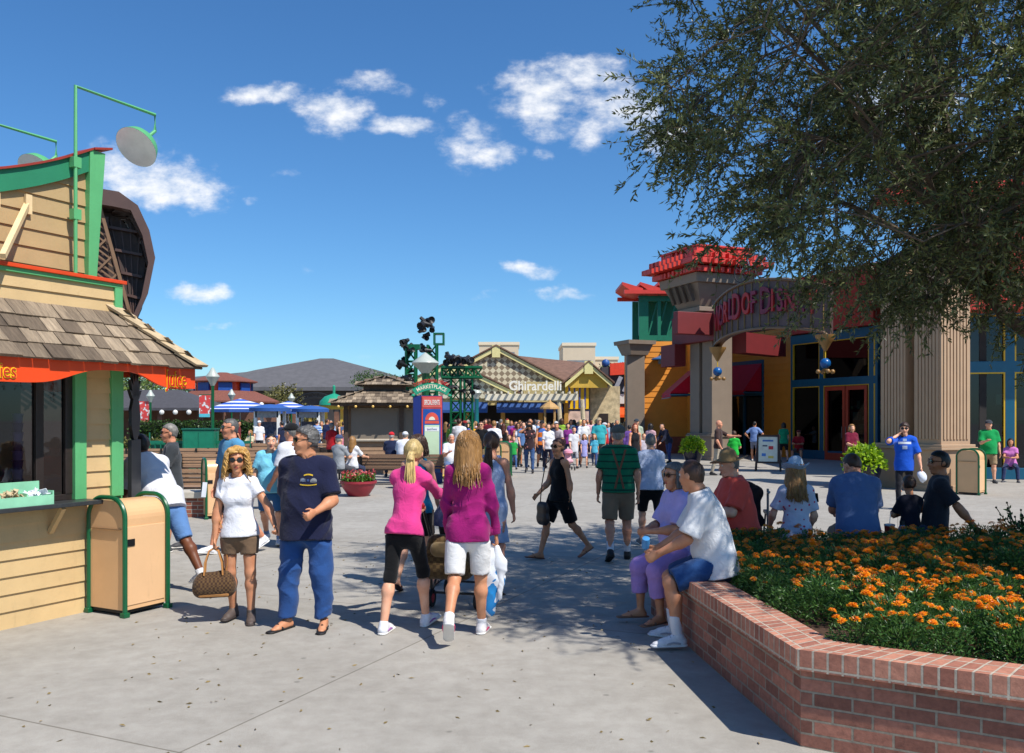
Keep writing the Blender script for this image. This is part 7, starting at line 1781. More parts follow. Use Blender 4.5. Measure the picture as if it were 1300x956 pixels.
def bowl(x, y, r, label, flower, m, seed, grp=None):
 o = empty('bowl_planter', (x, y, 0), 0, label, 'planter', grp); MB().lathe([(r * .55, 0), (r * .62, .04), (r * .9, r * .5), (r * .98, r * .72), (r * 1.04, r * .74), (r * 1.04, r * .86), (r * .93, r * .86), (r * .9, r * .7), (0, r * .7)], n=28).build('bowl', m, o, smooth=True)
 rg = np.random.default_rng(seed); n = 700; a = rg.uniform(0, 6.28, n); q = np.sqrt(rg.random(n)) * r * .95; P = np.stack([np.cos(a) * q, np.sin(a) * q, r * .72 + rg.random(n) * r * .5], 1); D = rg.normal(size=(n, 3)) + np.array([0, 0, .8]); D /= np.linalg.norm(D, axis=1)[:, None]
 leaf_mesh('foliage', P, D, rg.uniform(.05, .10, n), .045, leaf_mat('bedding leaf', (40, 84, 26), (110, 156, 56), .3), o, rg)
 if flower:
  n = 160; a = rg.uniform(0, 6.28, n); q = np.sqrt(rg.random(n)) * r; P = np.stack([np.cos(a) * q, np.sin(a) * q, r * 1.05 + rg.random(n) * r * .35], 1); D = rg.normal(size=(n, 3)); D /= np.linalg.norm(D, axis=1)[:, None]; leaf_mesh('flowers', P, D, .07, .06, leaf_mat('flower ' + str(flower), flower, tuple(min(255, v + 20) for v in flower), .1), o, rg)
M_BOWL = mat('crimson bowl', (150, 42, 54), .45, .08, 3.0, .05); bowl(gx(455, 20.6), 20.6, .42, 'wide crimson bowl planter with low green plants in front of the dark bench', (170, 60, 60), M_BOWL, 1); bowl(gx(511, 23.0), 23.0, .30, 'small bowl of yellow flowers behind the woman in the pink top', (226, 196, 20), M_BOWL, 2); bowl(gx(578, 22.6), 22.6, .30, 'small bowl of yellow flowers between the two blonde women', (226, 196, 20), M_BOWL, 3)
def umbrella(px, Y, r, h, label):
 o = empty('sun_umbrella', (gx(px, Y), Y, 0), 0, label, 'umbrella', 'blue and white striped umbrellas'); MB().tube([(0, 0, 0), (0, 0, h)], .03, 8).build('pole', M_WHITE, o)
 k = NT('striped canvas'); tc = k.n('ShaderNodeTexCoord'); sp = k.n('ShaderNodeSeparateXYZ'); k.l(tc, 'Object', sp, 'Vector'); ml = k.n('ShaderNodeMath', _operation='MULTIPLY'); ml.inputs[1].default_value = 5.2; k.l(sp, 'Z', ml, 0); fr = k.n('ShaderNodeMath', _operation='FRACT'); k.l(ml, 0, fr, 0); lt = k.n('ShaderNodeMath', _operation='LESS_THAN'); lt.inputs[1].default_value = .45; k.l(fr, 0, lt, 0); mx = k.n('ShaderNodeMix', _data_type='RGBA'); k.l(lt, 0, mx, 0); mx.inputs[6].default_value = (*lin((36, 84, 178)), 1); mx.inputs[7].default_value = (*lin((214, 214, 216)), 1); k.t.links.new(mx.outputs[2], k.b.inputs['Base Color']); k.b.inputs['Roughness'].default_value = .9
 MB().lathe([(r, h - .62), (r * .98, h - .5), (r * .5, h - .18), (.05, h + .06), (0, h + .07), (.04, h + .0), (r * .5, h - .24), (r * .96, h - .56)], n=8).build('canopy', k.m, o); MB().lathe([(r * 1.0, h - .66), (r * 1.005, h - .5)], n=8).build('valance', mat('blue valance', (44, 84, 154), .8), o); MB().box(-.3, .3, -.3, .3, 0, .08).build('base', M_IRON, o)
umbrella(305, 46, 1.85, 2.85, 'left blue and white striped umbrella by the red tiled pavilion'); umbrella(366, 50, 1.7, 2.8, 'right blue and white striped umbrella between the two booths')
def booth(px, Y, label):
 o = empty('ticket_booth', (gx(px, Y), Y, 0), 0, label, 'booth', 'white booths with blue canopies'); q = MB(); q.box(-.62, .62, -.6, .6, .0, .95); q.build('counter', M_WHITE, o); MB().box(-.68, .68, -.66, .66, .95, 1.03).build('ledge', mat('blue ledge', (30, 80, 170), .5), o)
 for sx in (-1, 1):
  for sy in (-1, 1): MB().box(sx * .55 - .07, sx * .55 + .07, sy * .53 - .07, sy * .53 + .07, 1.03, 2.25).build('post', M_WHITE, o)
 MB().box(-.55, .55, -.6, -.55, 1.9, 2.25).build('fretwork', mat('grey fretwork', (150, 150, 150), .6, .3, 9.0), o); MB().box(-.45, .45, -.1, .3, 1.03, 1.7).build('goods', mat('booth goods', (90, 84, 86), .7, .6, 9.0), o); MB().lathe([(.98, 2.2), (1.0, 2.36), (.8, 2.44), (.4, 2.52), (0, 2.55)], n=16).build('canopy', mat('blue booth canopy', (44, 88, 156), .7, .06), o, smooth=True)
booth(343, 42, 'white booth with a blue canopy and framed window left of the white cap man'); booth(394, 46, 'white booth with a blue canopy right of the white cap man')
gf = empty('green_fence', (gx(190, 31), 31, 0), 0, 'green metal railing and screen fence behind the rows of benches', 'fence'); q = MB(); M_FG = mat('green painted fence', (16, 112, 84), .5, .1, 2.0)
q.box(0, 3.6, -.03, .03, .95, 1.05); q.box(0, 3.6, -.03, .03, .15, .22)
for k in range(19): q.box(.2 * k - .015, .2 * k + .015, -.02, .02, .0, 1.35 if k % 6 == 0 else 1.0)
q.build('railing', M_FG, gf); MB().box(0, 1.3, .1, .14, .1, .98).build('screen_panel', M_FG, gf)
ub = empty('utility_cabinet', (gx(255, 31), 31, 0), R(5), 'green utility cabinet beside the banner post', 'cabinet'); MB().box(-.55, .55, -.35, .35, 0, 1.45).build('body', M_FG, ub, bevel=.02); MB().box(-.5, -.02, -.36, -.352, .1, 1.35).build('door', mat('green cabinet door', (20, 122, 92), .5), ub); MB().box(.02, .5, -.36, -.352, .1, 1.35).build('door', mat('green cabinet door', (20, 122, 92), .5), ub); MB().box(-.58, .58, -.38, .38, 1.452, 1.5).build('lid', mat('green lid', (14, 96, 74), .5), ub)
ga = empty('metal_arch', (gx(400, 62), 62, 0), 0, 'dark openwork metal arch in front of the grey roofed hall', 'arch'); q = MB()
for r in (1.75, 1.35): q.tube([(r * math.cos(a), 0, 2.3 + r * .8 * math.sin(a)) for a in np.linspace(0, math.pi, 20)], .06, 6)
for a in np.linspace(.15, math.pi - .15, 12): q.tube([(1.35 * math.cos(a), 0, 2.3 + 1.08 * math.sin(a)), (1.75 * math.cos(a), 0, 2.3 + 1.4 * math.sin(a))], .035, 5)
q.build('arch_frame', M_IRON, ga)
for s_ in (-1, 1): MB().box(s_ * 1.55 - .15, s_ * 1.55 + .15, -.15, .15, 0, 2.35).build('pillar', M_BRN, ga)
gd = empty('green_dome_stall', (gx(424, 55), 55, 0), 0, 'green domed stall top beside the closed stall roof', 'stall'); MB().lathe([(.95, 2.7), (.9, 2.95), (.6, 3.25), (.2, 3.4), (.08, 3.45), (.1, 3.9), (0, 4.0)], n=16).build('dome', mat('sea green enamel', (40, 150, 116), .4), gd, smooth=True); MB().box(-1.6, 1.6, -.4, .4, 2.45, 2.68).build('beam', M_YEL2, gd)
for x in (-1.5, -.5, .5, 1.5): MB().box(x - .08, x + .08, -.08, .08, 0, 2.45).build('post', M_YEL2, gd)
# ------------------------------------------------------------------ the people
NAVY, WHITE, BLACK = (28, 32, 60), (228, 228, 232), (16, 16, 18)
KHAKI, DENIM, DKDEN = (152, 128, 96), (44, 78, 124), (40, 52, 84)
def walk(a=16, swing=14, back='R', **k):
 p = dict(L=(a, 3, 6), R=(-a, 3, 22), aL=(-swing, 9, 12, 4), aR=(swing, 9, 18, 6), fp=(-8, 22))
 if back == 'L': p = dict(R=(a, 3, 6), L=(-a, 3, 22), aR=(-swing, 9, 12, 4), aL=(swing, 9, 18, 6), fp=(22, -8))
 p.update(k); return p
def sit(hip=72, knee=78, **k):
 p = dict(L=(hip, 5, knee), R=(hip - 3, 5, knee - 6), aL=(35, 8, 55, 28), aR=(35, 8, 55, 28), splay=(7, 7)); p.update(k); return p
# the couple walking hand in hand
HANDS = (-2.04, 7.60, .83)
w1 = person('tanned woman with curly blonde hair in white tee and brown shorts', -2.46, 7.82, 4, 1.57, fem=True, fat=.18, skin='tan', hair=('blonde', 'curly'), top=dict(c=(232, 232, 238), hem=.04, ease=.008, sleeve=.36, scoop=.015), bottom=dict(kind='shorts', c=(112, 90, 70), len=.27, flare=1.12, ease=.012), shoe=('boot', (84, 72, 66), (60, 50, 46)), glasses=True,
 pose=dict(L=(2, 2, 4), R=(-4, 0, 12), hy=8, aL=('ikw', (HANDS[0] - .05, HANDS[1] + .02, HANDS[2] + .07), (.3, 1, 0)), aR=(2, 12, 6, 4), curl=75, feet=(10, 14), side=-2))
m1 = person('stout man in navy tee with chest crest, blue jeans and flip flops looking aside', -1.80, 7.60, -8, 1.77, fat=.5, skin='tan', hair=('salt', 'curlyshort'), top=dict(c=(26, 30, 58), hem=.13, ease=.026, sleeve=.6, fold=1.6), bottom=dict(c=(40, 76, 132), ease=.03, flare=1.12, len=.985, fold=2.2), shoe=('sandal', (20, 19, 20)), glasses=True,
 pose=dict(L=(3, 6, 5), R=(5, 6, 4), hy=-52, aR=('ikw', (HANDS[0] + .05, HANDS[1] + .03, HANDS[2] + .06), (-.3, 1, 0)), aL=(14, 15, 58, 22), curl=70, feet=(12, 20)))
dt = child_named(m1['o'], 'shirt')
def chest_decal(P, parts, onto, side=0.0, up=0.0):
 for kind, x, z, w, h, c in parts:
  o0 = P['chest'] + P['Lc'] * (side + x) + P['U2'] * (up + z) + P['Fc'] * .35
  pts = []; n = 8;
  me = bpy.data.meshes.new('crest_print'); V = []; F = []
  for i in range(n + 1):
   for j in range(3):
    a = (i / n - .5); yy = (j / 2 - .5)
    q = o0 + P['Lc'] * (a * w) + P['U2'] * (yy * h + (kind == 'arc') * (-(a * a) * h * 3 + .0) + (kind == 'dip') * (a * a) * h * 3); V.append(tuple(q))
  for i in range(n):
   for j in range(2): F.append((i * 3 + j, (i + 1) * 3 + j, (i + 1) * 3 + j + 1, i * 3 + j + 1))
  me.from_pydata(V, [], F); decal('crest_print', me, onto, None, -P['Fc'], cloth(c), .004, 0.0)
chest_decal(m1, [('arc', 0, .058, .075, .012, (206, 170, 50)), ('arc', -.045, .018, .045, .020, (120, 130, 148)), ('dip', -.045, .002, .045, .018, (88, 100, 122)), ('flat', 0, .008, .02, .02, (52, 74, 120)), ('arc', .045, .016, .05, .022, (130, 132, 136)), ('flat', .045, -.004, .04, .016, (96, 98, 104)), ('dip', 0, -.035, .14, .010, (206, 170, 50))], dt, .07, .02)
# the two blonde women with the pushchair and the two walking beside them
HB = (-.66, 8.10, 1.0)
pk = person('woman with blonde ponytail in pink top and black leggings pushing a stroller', -.93, 7.52, 160, 1.69, fem=True, fat=.05, skin='fair', hair=('platinum', 'pony'), top=dict(c=(222, 62, 136), sleeve=1, hem=.03, ease=.011, fold=1.6), bottom=dict(c=(15, 15, 18), len=.56, ease=.006, fold=.4), shoe=('shoe', (222, 222, 226), (228, 226, 222), (150, 90, 160)),
 pose=dict(lean=13, L=(-10, 2, 6), R=(22, 2, 16), hy=16, aL=('ikw', (HB[0] - .2, HB[1] + .02, HB[2]), (-1, -.3, -.9)), aR=('ikw', (HB[0] + .17, HB[1] - .05, HB[2]), (1, -.6, -.8)), curl=80, fp=(0, -10)))
pu = person('woman with long blonde hair in purple top and white shorts carrying a bag', -.37, 7.30, 176, 1.74, fem=True, fat=.08, skin='tan', hair=('dirty', 'long'), top=dict(c=(152, 22, 104), sleeve=1, hem=.085, ease=.011, fold=1.9), bottom=dict(kind='shorts', c=(222, 220, 218), len=.46, ease=.016, flare=1.22), shoe=('shoe', (226, 222, 222), (228, 226, 222), (222, 70, 120)), sock=(WHITE, .12),
 pose=dict(R=(10, 1, 4), L=(-16, 1, 34), fp=(42, 0), aR=(4, 13, 12, 2), aL=(8, 9, 14, 6), curl=80, hy=-6))
person('woman in teal tank top and black shorts with short brown hair walking beside a stroller', -1.02, 9.35, 168, 1.67, fem=True, skin='fair', hair=('brown', 'bob'), top=dict(c=(14, 104, 140), sleeve=0, hem=.03, ease=.01), bottom=dict(kind='shorts', c=(18, 18, 20), len=.36, ease=.014), shoe=('sandal', (60, 30, 26)), pose=walk(14, 10, 'L', hy=10, aR=(20, 8, 25, 10)))
person('woman in a pale blue tank dress with tied brown hair', -.22, 9.2, 168, 1.70, fem=True, fat=.2, skin='ruddy', hair=('brown', 'pony'), top=dict(c=(170, 184, 212), sleeve=0, hem=.36, flare=1.12, ease=.014), shoe=('sandal', (120, 96, 80)), pose=walk(10, 8, 'R', aR=(6, 12, 10, 2)))
person('woman all in black with a red brown bun walking left in shade', .62, 11.35, -58, 1.61, fem=True, fat=.1, skin='tan', hair=('auburn', 'bun'), top=dict(c=(14, 14, 16), sleeve=0, hem=.05, ease=.012), bottom=dict(kind='shorts', c=(14, 14, 16), len=.45, ease=.03, flare=1.15), shoe=('sandal', (120, 76, 56)), glasses=True, pose=walk(20, 14, 'L', hy=12, aR=(12, 8, 40, 8), aL=(-10, 8, 14, 2)))
gm = person('older man in green striped shirt, brown suspenders and grey cap walking away', 1.38, 11.25, 178, 1.75, fat=.32, skin='ruddy', hair=('grey', 'crop'), top=dict(c=(16, 112, 78), hem=.02, ease=.022, sleeve=.55, pat=('hstripe', (10, 62, 48), 11.0, .22)), bottom=dict(kind='shorts', c=(132, 112, 90), len=.47, ease=.03, flare=1.12), shoe=('shoe', (24, 24, 26), (20, 20, 20)), sock=(WHITE, .35), hat=('cap', (92, 94, 88)), pose=walk(10, 6, 'L', aR=(-4, 12, 10, 2), aL=(4, 12, 12, 2)))
st_ = child_named(gm['o'], 'shirt')
for g in (1, -1):
 me = bpy.data.meshes.new('suspender'); V = []; F = []
 for i in range(15):
  t = i / 14; x = g * (.085 - .17 * t * .9) if t < .62 else g * (.085 - .17 * .62 * .9 - (t - .62) * .12); zc = gm['neck'] - gm['U2'] * (.03 + .50 * t) + gm['Lc'] * x - gm['Fc'] * .4
  for w in (-.014, 0, .014): V.append(tuple(zc + gm['Lc'] * w))
 for i in range(14):
  for j in range(2): F.append((i * 3 + j, i * 3 + j + 1, (i + 1) * 3 + j + 1, (i + 1) * 3 + j))
 me.from_pydata(V, [], F); decal('suspender', me, st_, None, gm['Fc'], cloth((122, 84, 62)), .006, 0.0)
person('grey haired woman in pale blue tee and black shorts seen from behind', 2.0, 12.5, 182, 1.62, fem=True, fat=.35, skin='fair', hair=('salt', 'crop'), top=dict(c=(186, 198, 224), hem=.03, ease=.018, sleeve=.5), bottom=dict(kind='shorts', c=(16, 16, 18), len=.46, ease=.02), shoe=('shoe', (90, 90, 96)), pose=walk(8, 8, 'R'))
# seated on the planter
person('older woman in lavender tee and lilac trousers seated on the planter edge', 1.50, 7.72, -72, 1.60, fem=True, fat=.62, skin='tan', hair=('salt', 'bob'), seat=.55, top=dict(c=(184, 172, 226), hem=.05, ease=.02, sleeve=.62), bottom=dict(c=(176, 142, 208), len=.80, ease=.026, flare=1.15), shoe=('sandal', (122, 88, 66)), glasses=True, pose=sit(66, 72, hy=8, lean=4, aL=(26, 6, 62, 34), aR=(26, 6, 62, 34), curl=80))
person('man in white tee, denim shorts and white trainers seated on the planter looking away', 1.66, 7.02, -98, 1.78, fat=.28, skin='tan', hair=('brown', 'crop'), seat=.55, top=dict(c=(226, 226, 226), hem=.10, ease=.032, sleeve=.66), bottom=dict(kind='shorts', c=(34, 70, 120), len=.46, ease=.03, flare=1.1), shoe=('shoe', (222, 222, 224), (226, 226, 226), (170, 170, 176)), sock=((226, 226, 230), .38), pose=sit(70, 78, hy=-40, hp=6, lean=10, hunch=8, aL=(38, 8, 38, 18), aR=(38, 8, 38, 18), curl=60))
person('stout person in coral red tee and tan brimmed hat seated on the planter', 2.33, 8.86, -80, 1.66, fem=True, fat=1.0, skin='fair', hair=('grey', 'crop'), seat=.55, hat=('sunhat', (150, 122, 84)), top=dict(c=(226, 84, 70), hem=.08, ease=.03, sleeve=.6), bottom=dict(c=(30, 34, 52), len=.9, ease=.02), shoe=('shoe', (40, 40, 44)), pose=sit(74, 76, hy=-8, hp=10, lean=8, aL=(30, 10, 75, 40), aR=(30, 10, 75, 40)))
person('girl in floral tee and pale blue bucket hat seated on the planter', 2.93, 8.94, 172, 1.56, fem=True, fat=.05, skin='fair', hair=('dirty', 'long'), seat=.55, hat=('bucket', (166, 190, 214), ('spots', (96, 130, 170), 60.0, .22)), top=dict(c=(206, 208, 226), hem=.08, ease=.018, sleeve=.55, pat=('spots', (196, 60, 88), 16.0, .20)), bottom=dict(kind='shorts', c=(26, 34, 62), len=.4, ease=.016), shoe=('shoe', (200, 200, 206)), pose=sit(80, 80, hy=-30, aL=(10, 22, 40, 10), aR=(10, 14, 40, 10)))
person('man in slate blue tee and khaki shorts hunched over a phone on the planter', 3.60, 9.02, 166, 1.80, fat=.3, skin='ruddy', hair=('brown', 'crop'), seat=.55, top=dict(c=(92, 116, 160), hem=.10, ease=.028, sleeve=.6), bottom=dict(kind='shorts', c=(130, 112, 92), len=.5, ease=.025), shoe=('shoe', (90, 84, 80)), pose=sit(80, 82, hy=32, hp=28, lean=16, hunch=14, aL=(46, 6, 60, 10), aR=(46, 6, 60, 18)))
person('small child in dark navy tee seated between the cup and the man with glasses', 4.20, 9.14, 186, 1.16, skin='tan', hair=('brown', 'crop'), seat=.55, age=.7, top=dict(c=(22, 24, 40), hem=.06, ease=.022, sleeve=.55), bottom=dict(kind='shorts', c=(26, 28, 44), len=.5, ease=.02), shoe=('shoe', (60, 60, 66)), pose=sit(84, 84, hp=16, hy=-10))
person('dark haired man in charcoal tee and glasses leaning back on the planter', 4.46, 9.16, -112, 1.74, fat=.12, skin='olive', hair=('dark', 'short'), seat=.55, top=dict(c=(44, 44, 52), hem=.09, ease=.02, sleeve=.55), bottom=dict(c=(48, 58, 86), len=.95, ease=.014), shoe=('shoe', (150, 120, 120)), glasses=True, pose=sit(76, 70, hy=20, lean=-6, aL=('ikw', (4.82, 8.86, .62), (.6, -.4, .3)), aR=(20, 8, 50, 20)))
# around the juice stand
person('man in white tee with one knee back bending to the juice stand window', -3.72, 9.25, -122, 1.80, fat=.35, skin='brown', hair=('dark', 'crop'), top=dict(c=(216, 216, 222), hem=.10, ease=.03, sleeve=.62), bottom=dict(kind='shorts', c=(96, 136, 190), len=.5, ease=.028), shoe=('shoe', (224, 224, 226), (230, 230, 230), (200, 200, 206)), sock=(WHITE, .12), pose=dict(lean=34, L=(10, 4, 10), R=(-26, 4, 10), aL=(40, 6, 30, 10), aR=(40, 6, 30, 10), hp=-10, fp=(0, 10)))
person('grey haired man in charcoal tee, khaki shorts and sunglasses with folded arms', -4.72, 12.0, -62, 1.77, fat=.18, skin='ruddy', hair=('grey', 'short'), top=dict(c=(58, 62, 66), hem=.07, ease=.02, sleeve=.6), bottom=dict(kind='shorts', c=(186, 162, 126), len=.47, ease=.03), shoe=('shoe', (70, 70, 74)), sock=(WHITE, .1), glasses=True, pose=dict(hy=-6, hp=4, aL=(24, 10, 92, 50), aR=(24, 10, 92, 50)))
person('tall man in blue polo shirt, black shorts and white trainers with sunglasses', -3.82, 11.8, -42, 1.86, fat=.15, skin='ruddy', hair=('salt', 'crop'), top=dict(c=(84, 150, 190), hem=.01, ease=.022, sleeve=.6, collar=True), bottom=dict(kind='shorts', c=(34, 32, 40), len=.46, ease=.028), shoe=('shoe', (224, 224, 226), (228, 228, 228), (200, 200, 206)), sock=(WHITE, .06), glasses=True, pose=walk(17, 8, 'L', hy=-14, aR=(6, 8, 10, 2)))
person('woman in turquoise tee and denim shorts with dark tied hair facing the camera', -3.50, 12.6, 2, 1.61, fem=True, fat=.75, skin='fair', hair=('dark', 'pony'), top=dict(c=(126, 206, 228), hem=.08, ease=.03, sleeve=.5, scoop=.03), bottom=dict(kind='shorts', c=(52, 104, 156), len=.46, ease=.02), shoe=('shoe', (214, 214, 218)), sock=((120, 150, 190), .15), pose=walk(8, 4, 'R', hy=16, aL=(4, 14, 8, 0), aR=(4, 14, 8, 0)))
person('man in white shirt and black cap with his back half turned behind the couple', -3.12, 12.3, -118, 1.76, fat=.4, skin='ruddy', hair=('grey', 'crop'), hat=('cap', (22, 22, 24)), top=dict(c=(226, 226, 232), hem=.05, ease=.03, sleeve=.62), bottom=dict(c=(38, 38, 42), len=.96, ease=.02), shoe=('shoe', (24, 24, 26)), pose=walk(8, 6, 'L', hy=-6, aL=(8, 8, 30, 6)))
# by the store
tn = person('teenager in royal blue tee, black jeans and sunglasses holding a phone to his ear', 7.92, 17.5, -18, 1.76, fat=-.05, skin='fair', hair=('brown', 'mop'), top=dict(c=(20, 84, 196), hem=.12, ease=.03, sleeve=.66), bottom=dict(c=(34, 34, 40), len=.97, ease=.006), shoe=('shoe', (30, 30, 32), (220, 220, 220)), glasses=True, res=.0125, pose=walk(10, 4, 'L', hy=-4, aR=('ik', (-.14, -.12, 1.50), (-.8, -.2, -.8)), aL=(4, 18, 14, 0), curl=60))
chest_decal(tn, [('flat', 0, .06, .24, .045, (206, 212, 222)), ('flat', 0, .12, .07, .05, (150, 170, 206)), ('flat', 0, -.03, .09, .07, (170, 184, 214))], child_named(tn['o'], 'shirt'), 0, .02)
G2 = 'people outside the red store'
person('man in bright green tee, khaki shorts and cap standing by the glazed wall', gx(1255, 24.8), 24.8, -14, 1.80, fat=.35, skin='fair', hair=('brown', 'crop'), hat=('cap', (60, 62, 70)), top=dict(c=(14, 150, 78), hem=.1, ease=.03, sleeve=.62), bottom=dict(kind='shorts', c=(160, 136, 104), len=.48, ease=.03), shoe=('shoe', (60, 60, 60)), pose=dict(aR=(20, 8, 85, 20), aL=(2, 12, 12, 0)), group=G2)
person('woman in pink top and jeans sitting low against the glazed wall', gx(1283, 25.4), 25.4, -30, 1.6, fem=True, fat=.2, skin='tan', hair=('dark', 'bob'), seat=.38, top=dict(c=(206, 122, 190), hem=.05, sleeve=.4), bottom=dict(c=(36, 48, 84), len=.95), shoe=('shoe', (60, 60, 66)), pose=sit(78, 62), group=G2)
person('blonde woman in maroon tee and blue capri trousers behind the lime leaved pot', gx(1081, 27), 27, 8, 1.67, fem=True, fat=.4, skin='fair', hair=('dirty', 'bob'), top=dict(c=(112, 22, 50), hem=.08, sleeve=.62, ease=.02), bottom=dict(c=(44, 92, 140), len=.75, ease=.02), shoe=('shoe', (120, 130, 170)), pose=dict(aR=(20, 8, 60, 20)), group=G2)
person('bald man in dark brown shirt and pale trousers standing by the grey column', gx(912, 28), 28, 60, 1.80, fat=.1, skin='ruddy', hair=('brown', 'bald'), top=dict(c=(62, 44, 42), hem=.05, sleeve=.6), bottom=dict(c=(176, 164, 144), len=.97), shoe=('shoe', (40, 36, 34)), pose=dict(aL=(60, 10, 30, 5), aR=(5, 10, 25, 6)), group=G2)
person('boy in bright green tee and khaki shorts standing with his back turned', gx(932, 28.4), 28.4, 170, 1.42, skin='fair', age=.85, hair=('brown', 'short'), top=dict(c=(34, 178, 62), hem=.08, sleeve=.6, ease=.025), bottom=dict(kind='shorts', c=(150, 124, 88), len=.5, ease=.025), shoe=('shoe', (40, 40, 40)), pose=dict(aL=(10, 20, 60, 30), aR=(10, 20, 60, 30)), group=G2)
person('woman in emerald top and black shorts facing the store window', gx(995, 36.5), 36.5, 176, 1.68, fem=True, fat=.25, skin='fair', hair=('dark', 'bob'), top=dict(c=(24, 142, 100), hem=.08, sleeve=.4), bottom=dict(kind='shorts', c=(22, 22, 30), len=.45), shoe=('shoe', (60, 60, 64)), group=G2)
person('person in red shirt and cap sitting low beside the store entrance', gx(1014, 37), 37, -30, 1.7, fat=.3, skin='tan', hair=('dark', 'crop'), hat=('cap', (110, 40, 40)), seat=.42, top=dict(c=(158, 30, 38), hem=.06, sleeve=.6), bottom=dict(kind='shorts', c=(100, 84, 74), len=.5), shoe=('shoe', (150, 170, 190)), pose=sit(80, 66), group=G2)
person('man in light blue shirt and shorts with hands on hips in the side doorway', gx(958, 37.5), 37.5, 150, 1.74, fat=.2, skin='tan', hair=('dark', 'crop'), top=dict(c=(124, 152, 206), hem=.06, sleeve=.6), bottom=dict(kind='shorts', c=(128, 132, 150), len=.45), shoe=('shoe', (200, 200, 200)), pose=dict(aL=('ik', (.22, .02, 1.0), (1, .4, 0)), aR=('ik', (-.22, .02, 1.0), (-1, .4, 0))), group=G2)
person('man in navy jacket and dark jeans stooping by the grey column base', gx(849, 36), 36, -60, 1.74, fat=.1, skin='fair', hair=('dark', 'crop'), top=dict(c=(30, 34, 56), hem=.08, sleeve=1), bottom=dict(c=(40, 62, 116), len=.97), shoe=('shoe', (30, 30, 30)), pose=dict(lean=30, aL=(50, 5, 20, 5), aR=(50, 5, 20, 5)), group=G2)
person('child figure in a white top standing in for a reflection in the dark shop window', gx(1034, 41.5), 41.5, -80, 1.5, skin='fair', age=.85, hair=('dark', 'short'), top=dict(c=(220, 220, 226), hem=.06, sleeve=.6), bottom=dict(c=(24, 24, 28), len=.95), shoe=('shoe', (40, 40, 40)), pose=dict(aL=(70, 8, 20, 0), aR=(70, 8, 20, 0)), group=G2)  # added figure stands in for a reflection in the window glass
# the crowd on the plaza: one line each -- px, distance, yaw, height, then looks
CR = 'people in the plaza crowd'
def crowd(label, px, Y, yaw, H, top, bottom, hair, fem=False, fat=.1, skin='fair', hat=None, pose=None, shoe=('shoe', (50, 48, 50)), age=1.0, seat=None, glasses=False, grp=CR, sock=None):
 person(label, gx(px, Y), Y, yaw, H, fem=fem, fat=fat, skin=skin, hair=hair, top=top, bottom=bottom, shoe=shoe, hat=hat, pose=pose, age=age, seat=seat, glasses=glasses, group=grp, sock=sock)
def T(c, sl=.6, hem=.07, **k): return dict(c=c, sleeve=sl, hem=hem, **k)
def S(c, l=.48, **k): return dict(kind='shorts', c=c, len=l, ease=.022, **k)
def Pn(c, l=.96, **k): return dict(c=c, len=l, ease=.014, **k)
crowd('fair haired man in plain white tee seen from behind above the paired bins', 627, 29.5, 178, 1.78, T(WHITE), Pn(DENIM), ('dirty', 'short'), fat=.4)
crowd('man in black tee and sunglasses left of the paired litter bins', 611, 29, -10, 1.76, T((22, 22, 26)), S(KHAKI), ('brown', 'crop'), glasses=True)
crowd('woman in black top and jeans with long red brown hair seen from behind', 639, 33, 172, 1.66, T(BLACK, 0, .02), Pn(DENIM), ('auburn', 'long'), True, pose=walk(8))
crowd('little girl in a pink dress walking beside the boy in green', 646.5, 32.5, 0, 1.2, T((216, 112, 140), .3, .30, flare=1.15), None, ('dirty', 'long'), True, age=.75, pose=walk(10))
crowd('boy in green tee and jeans carrying something blue', 652, 31.4, 12, 1.17, T((40, 160, 74)), Pn((66, 100, 150)), ('dirty', 'short'), age=.75, pose=walk(12))
crowd('woman in white tank top and tan shorts with sunglasses', 657.5, 33.5, 4, 1.68, T(WHITE, 0, .03), S((160, 116, 86), .3), ('brown', 'bob'), True, skin='tan', glasses=True, pose=walk(10))
crowd('man in denim shirt and olive trousers behind the woman with a camera', 664, 33, 20, 1.72, T((92, 128, 176)), Pn((84, 84, 62)), ('dark', 'crop'), pose=walk(10))
crowd('woman in dark print top and jeans lifting a camera to her face', 672, 29.3, -6, 1.76, T((56, 40, 44), .5, .10, pat=('spots', (190, 120, 110), 9.0, .25)), Pn((58, 86, 130)), ('brown', 'long'), True, skin='tan', glasses=True, pose=walk(12, aR=('ik', (-.08, -.26, 1.52), (-1, 0, -.6))))
crowd('tall man in white shirt partly hidden behind the woman with a camera', 673, 36, 0, 1.86, T(WHITE), Pn((60, 62, 70)), ('dark', 'crop'), skin='tan')
crowd('man in orange and blue sports vest and dark cap', 688, 32.5, 4, 1.78, T((228, 122, 40), 0, .06, pat=('hstripe', (70, 110, 180), 3.0, .45)), S((50, 58, 90)), ('dark', 'crop'), hat=('cap', (30, 30, 34)), skin='tan', pose=walk(12))
crowd('woman in plain white shirt and navy trousers walking towards the camera', 696, 30, 4, 1.68, T((230, 230, 234), .6, .08), Pn((30, 34, 58)), ('brown', 'short'), True, .35, shoe=('shoe', (206, 206, 206)), pose=walk(12))
crowd('stooping man in grey tee holding a pale blue bundle', 708, 32, -10, 1.76, T((186, 172, 176)), S((110, 104, 100)), ('dark', 'crop'), pose=dict(lean=24, aL=(40, 6, 50, 20), aR=(40, 6, 50, 20)), skin='tan')
crowd('woman in purple tee behind the stooping man', 721, 36, 0, 1.66, T((136, 52, 134)), Pn(DKDEN), ('dark', 'bob'), True)
crowd('boy in long white tee and pale grey shorts', 728.5, 32, 10, 1.52, T((214, 214, 218), .6, .18, ease=.03), S((170, 170, 176), .55), ('dark', 'short'), age=.88, pose=walk(10))
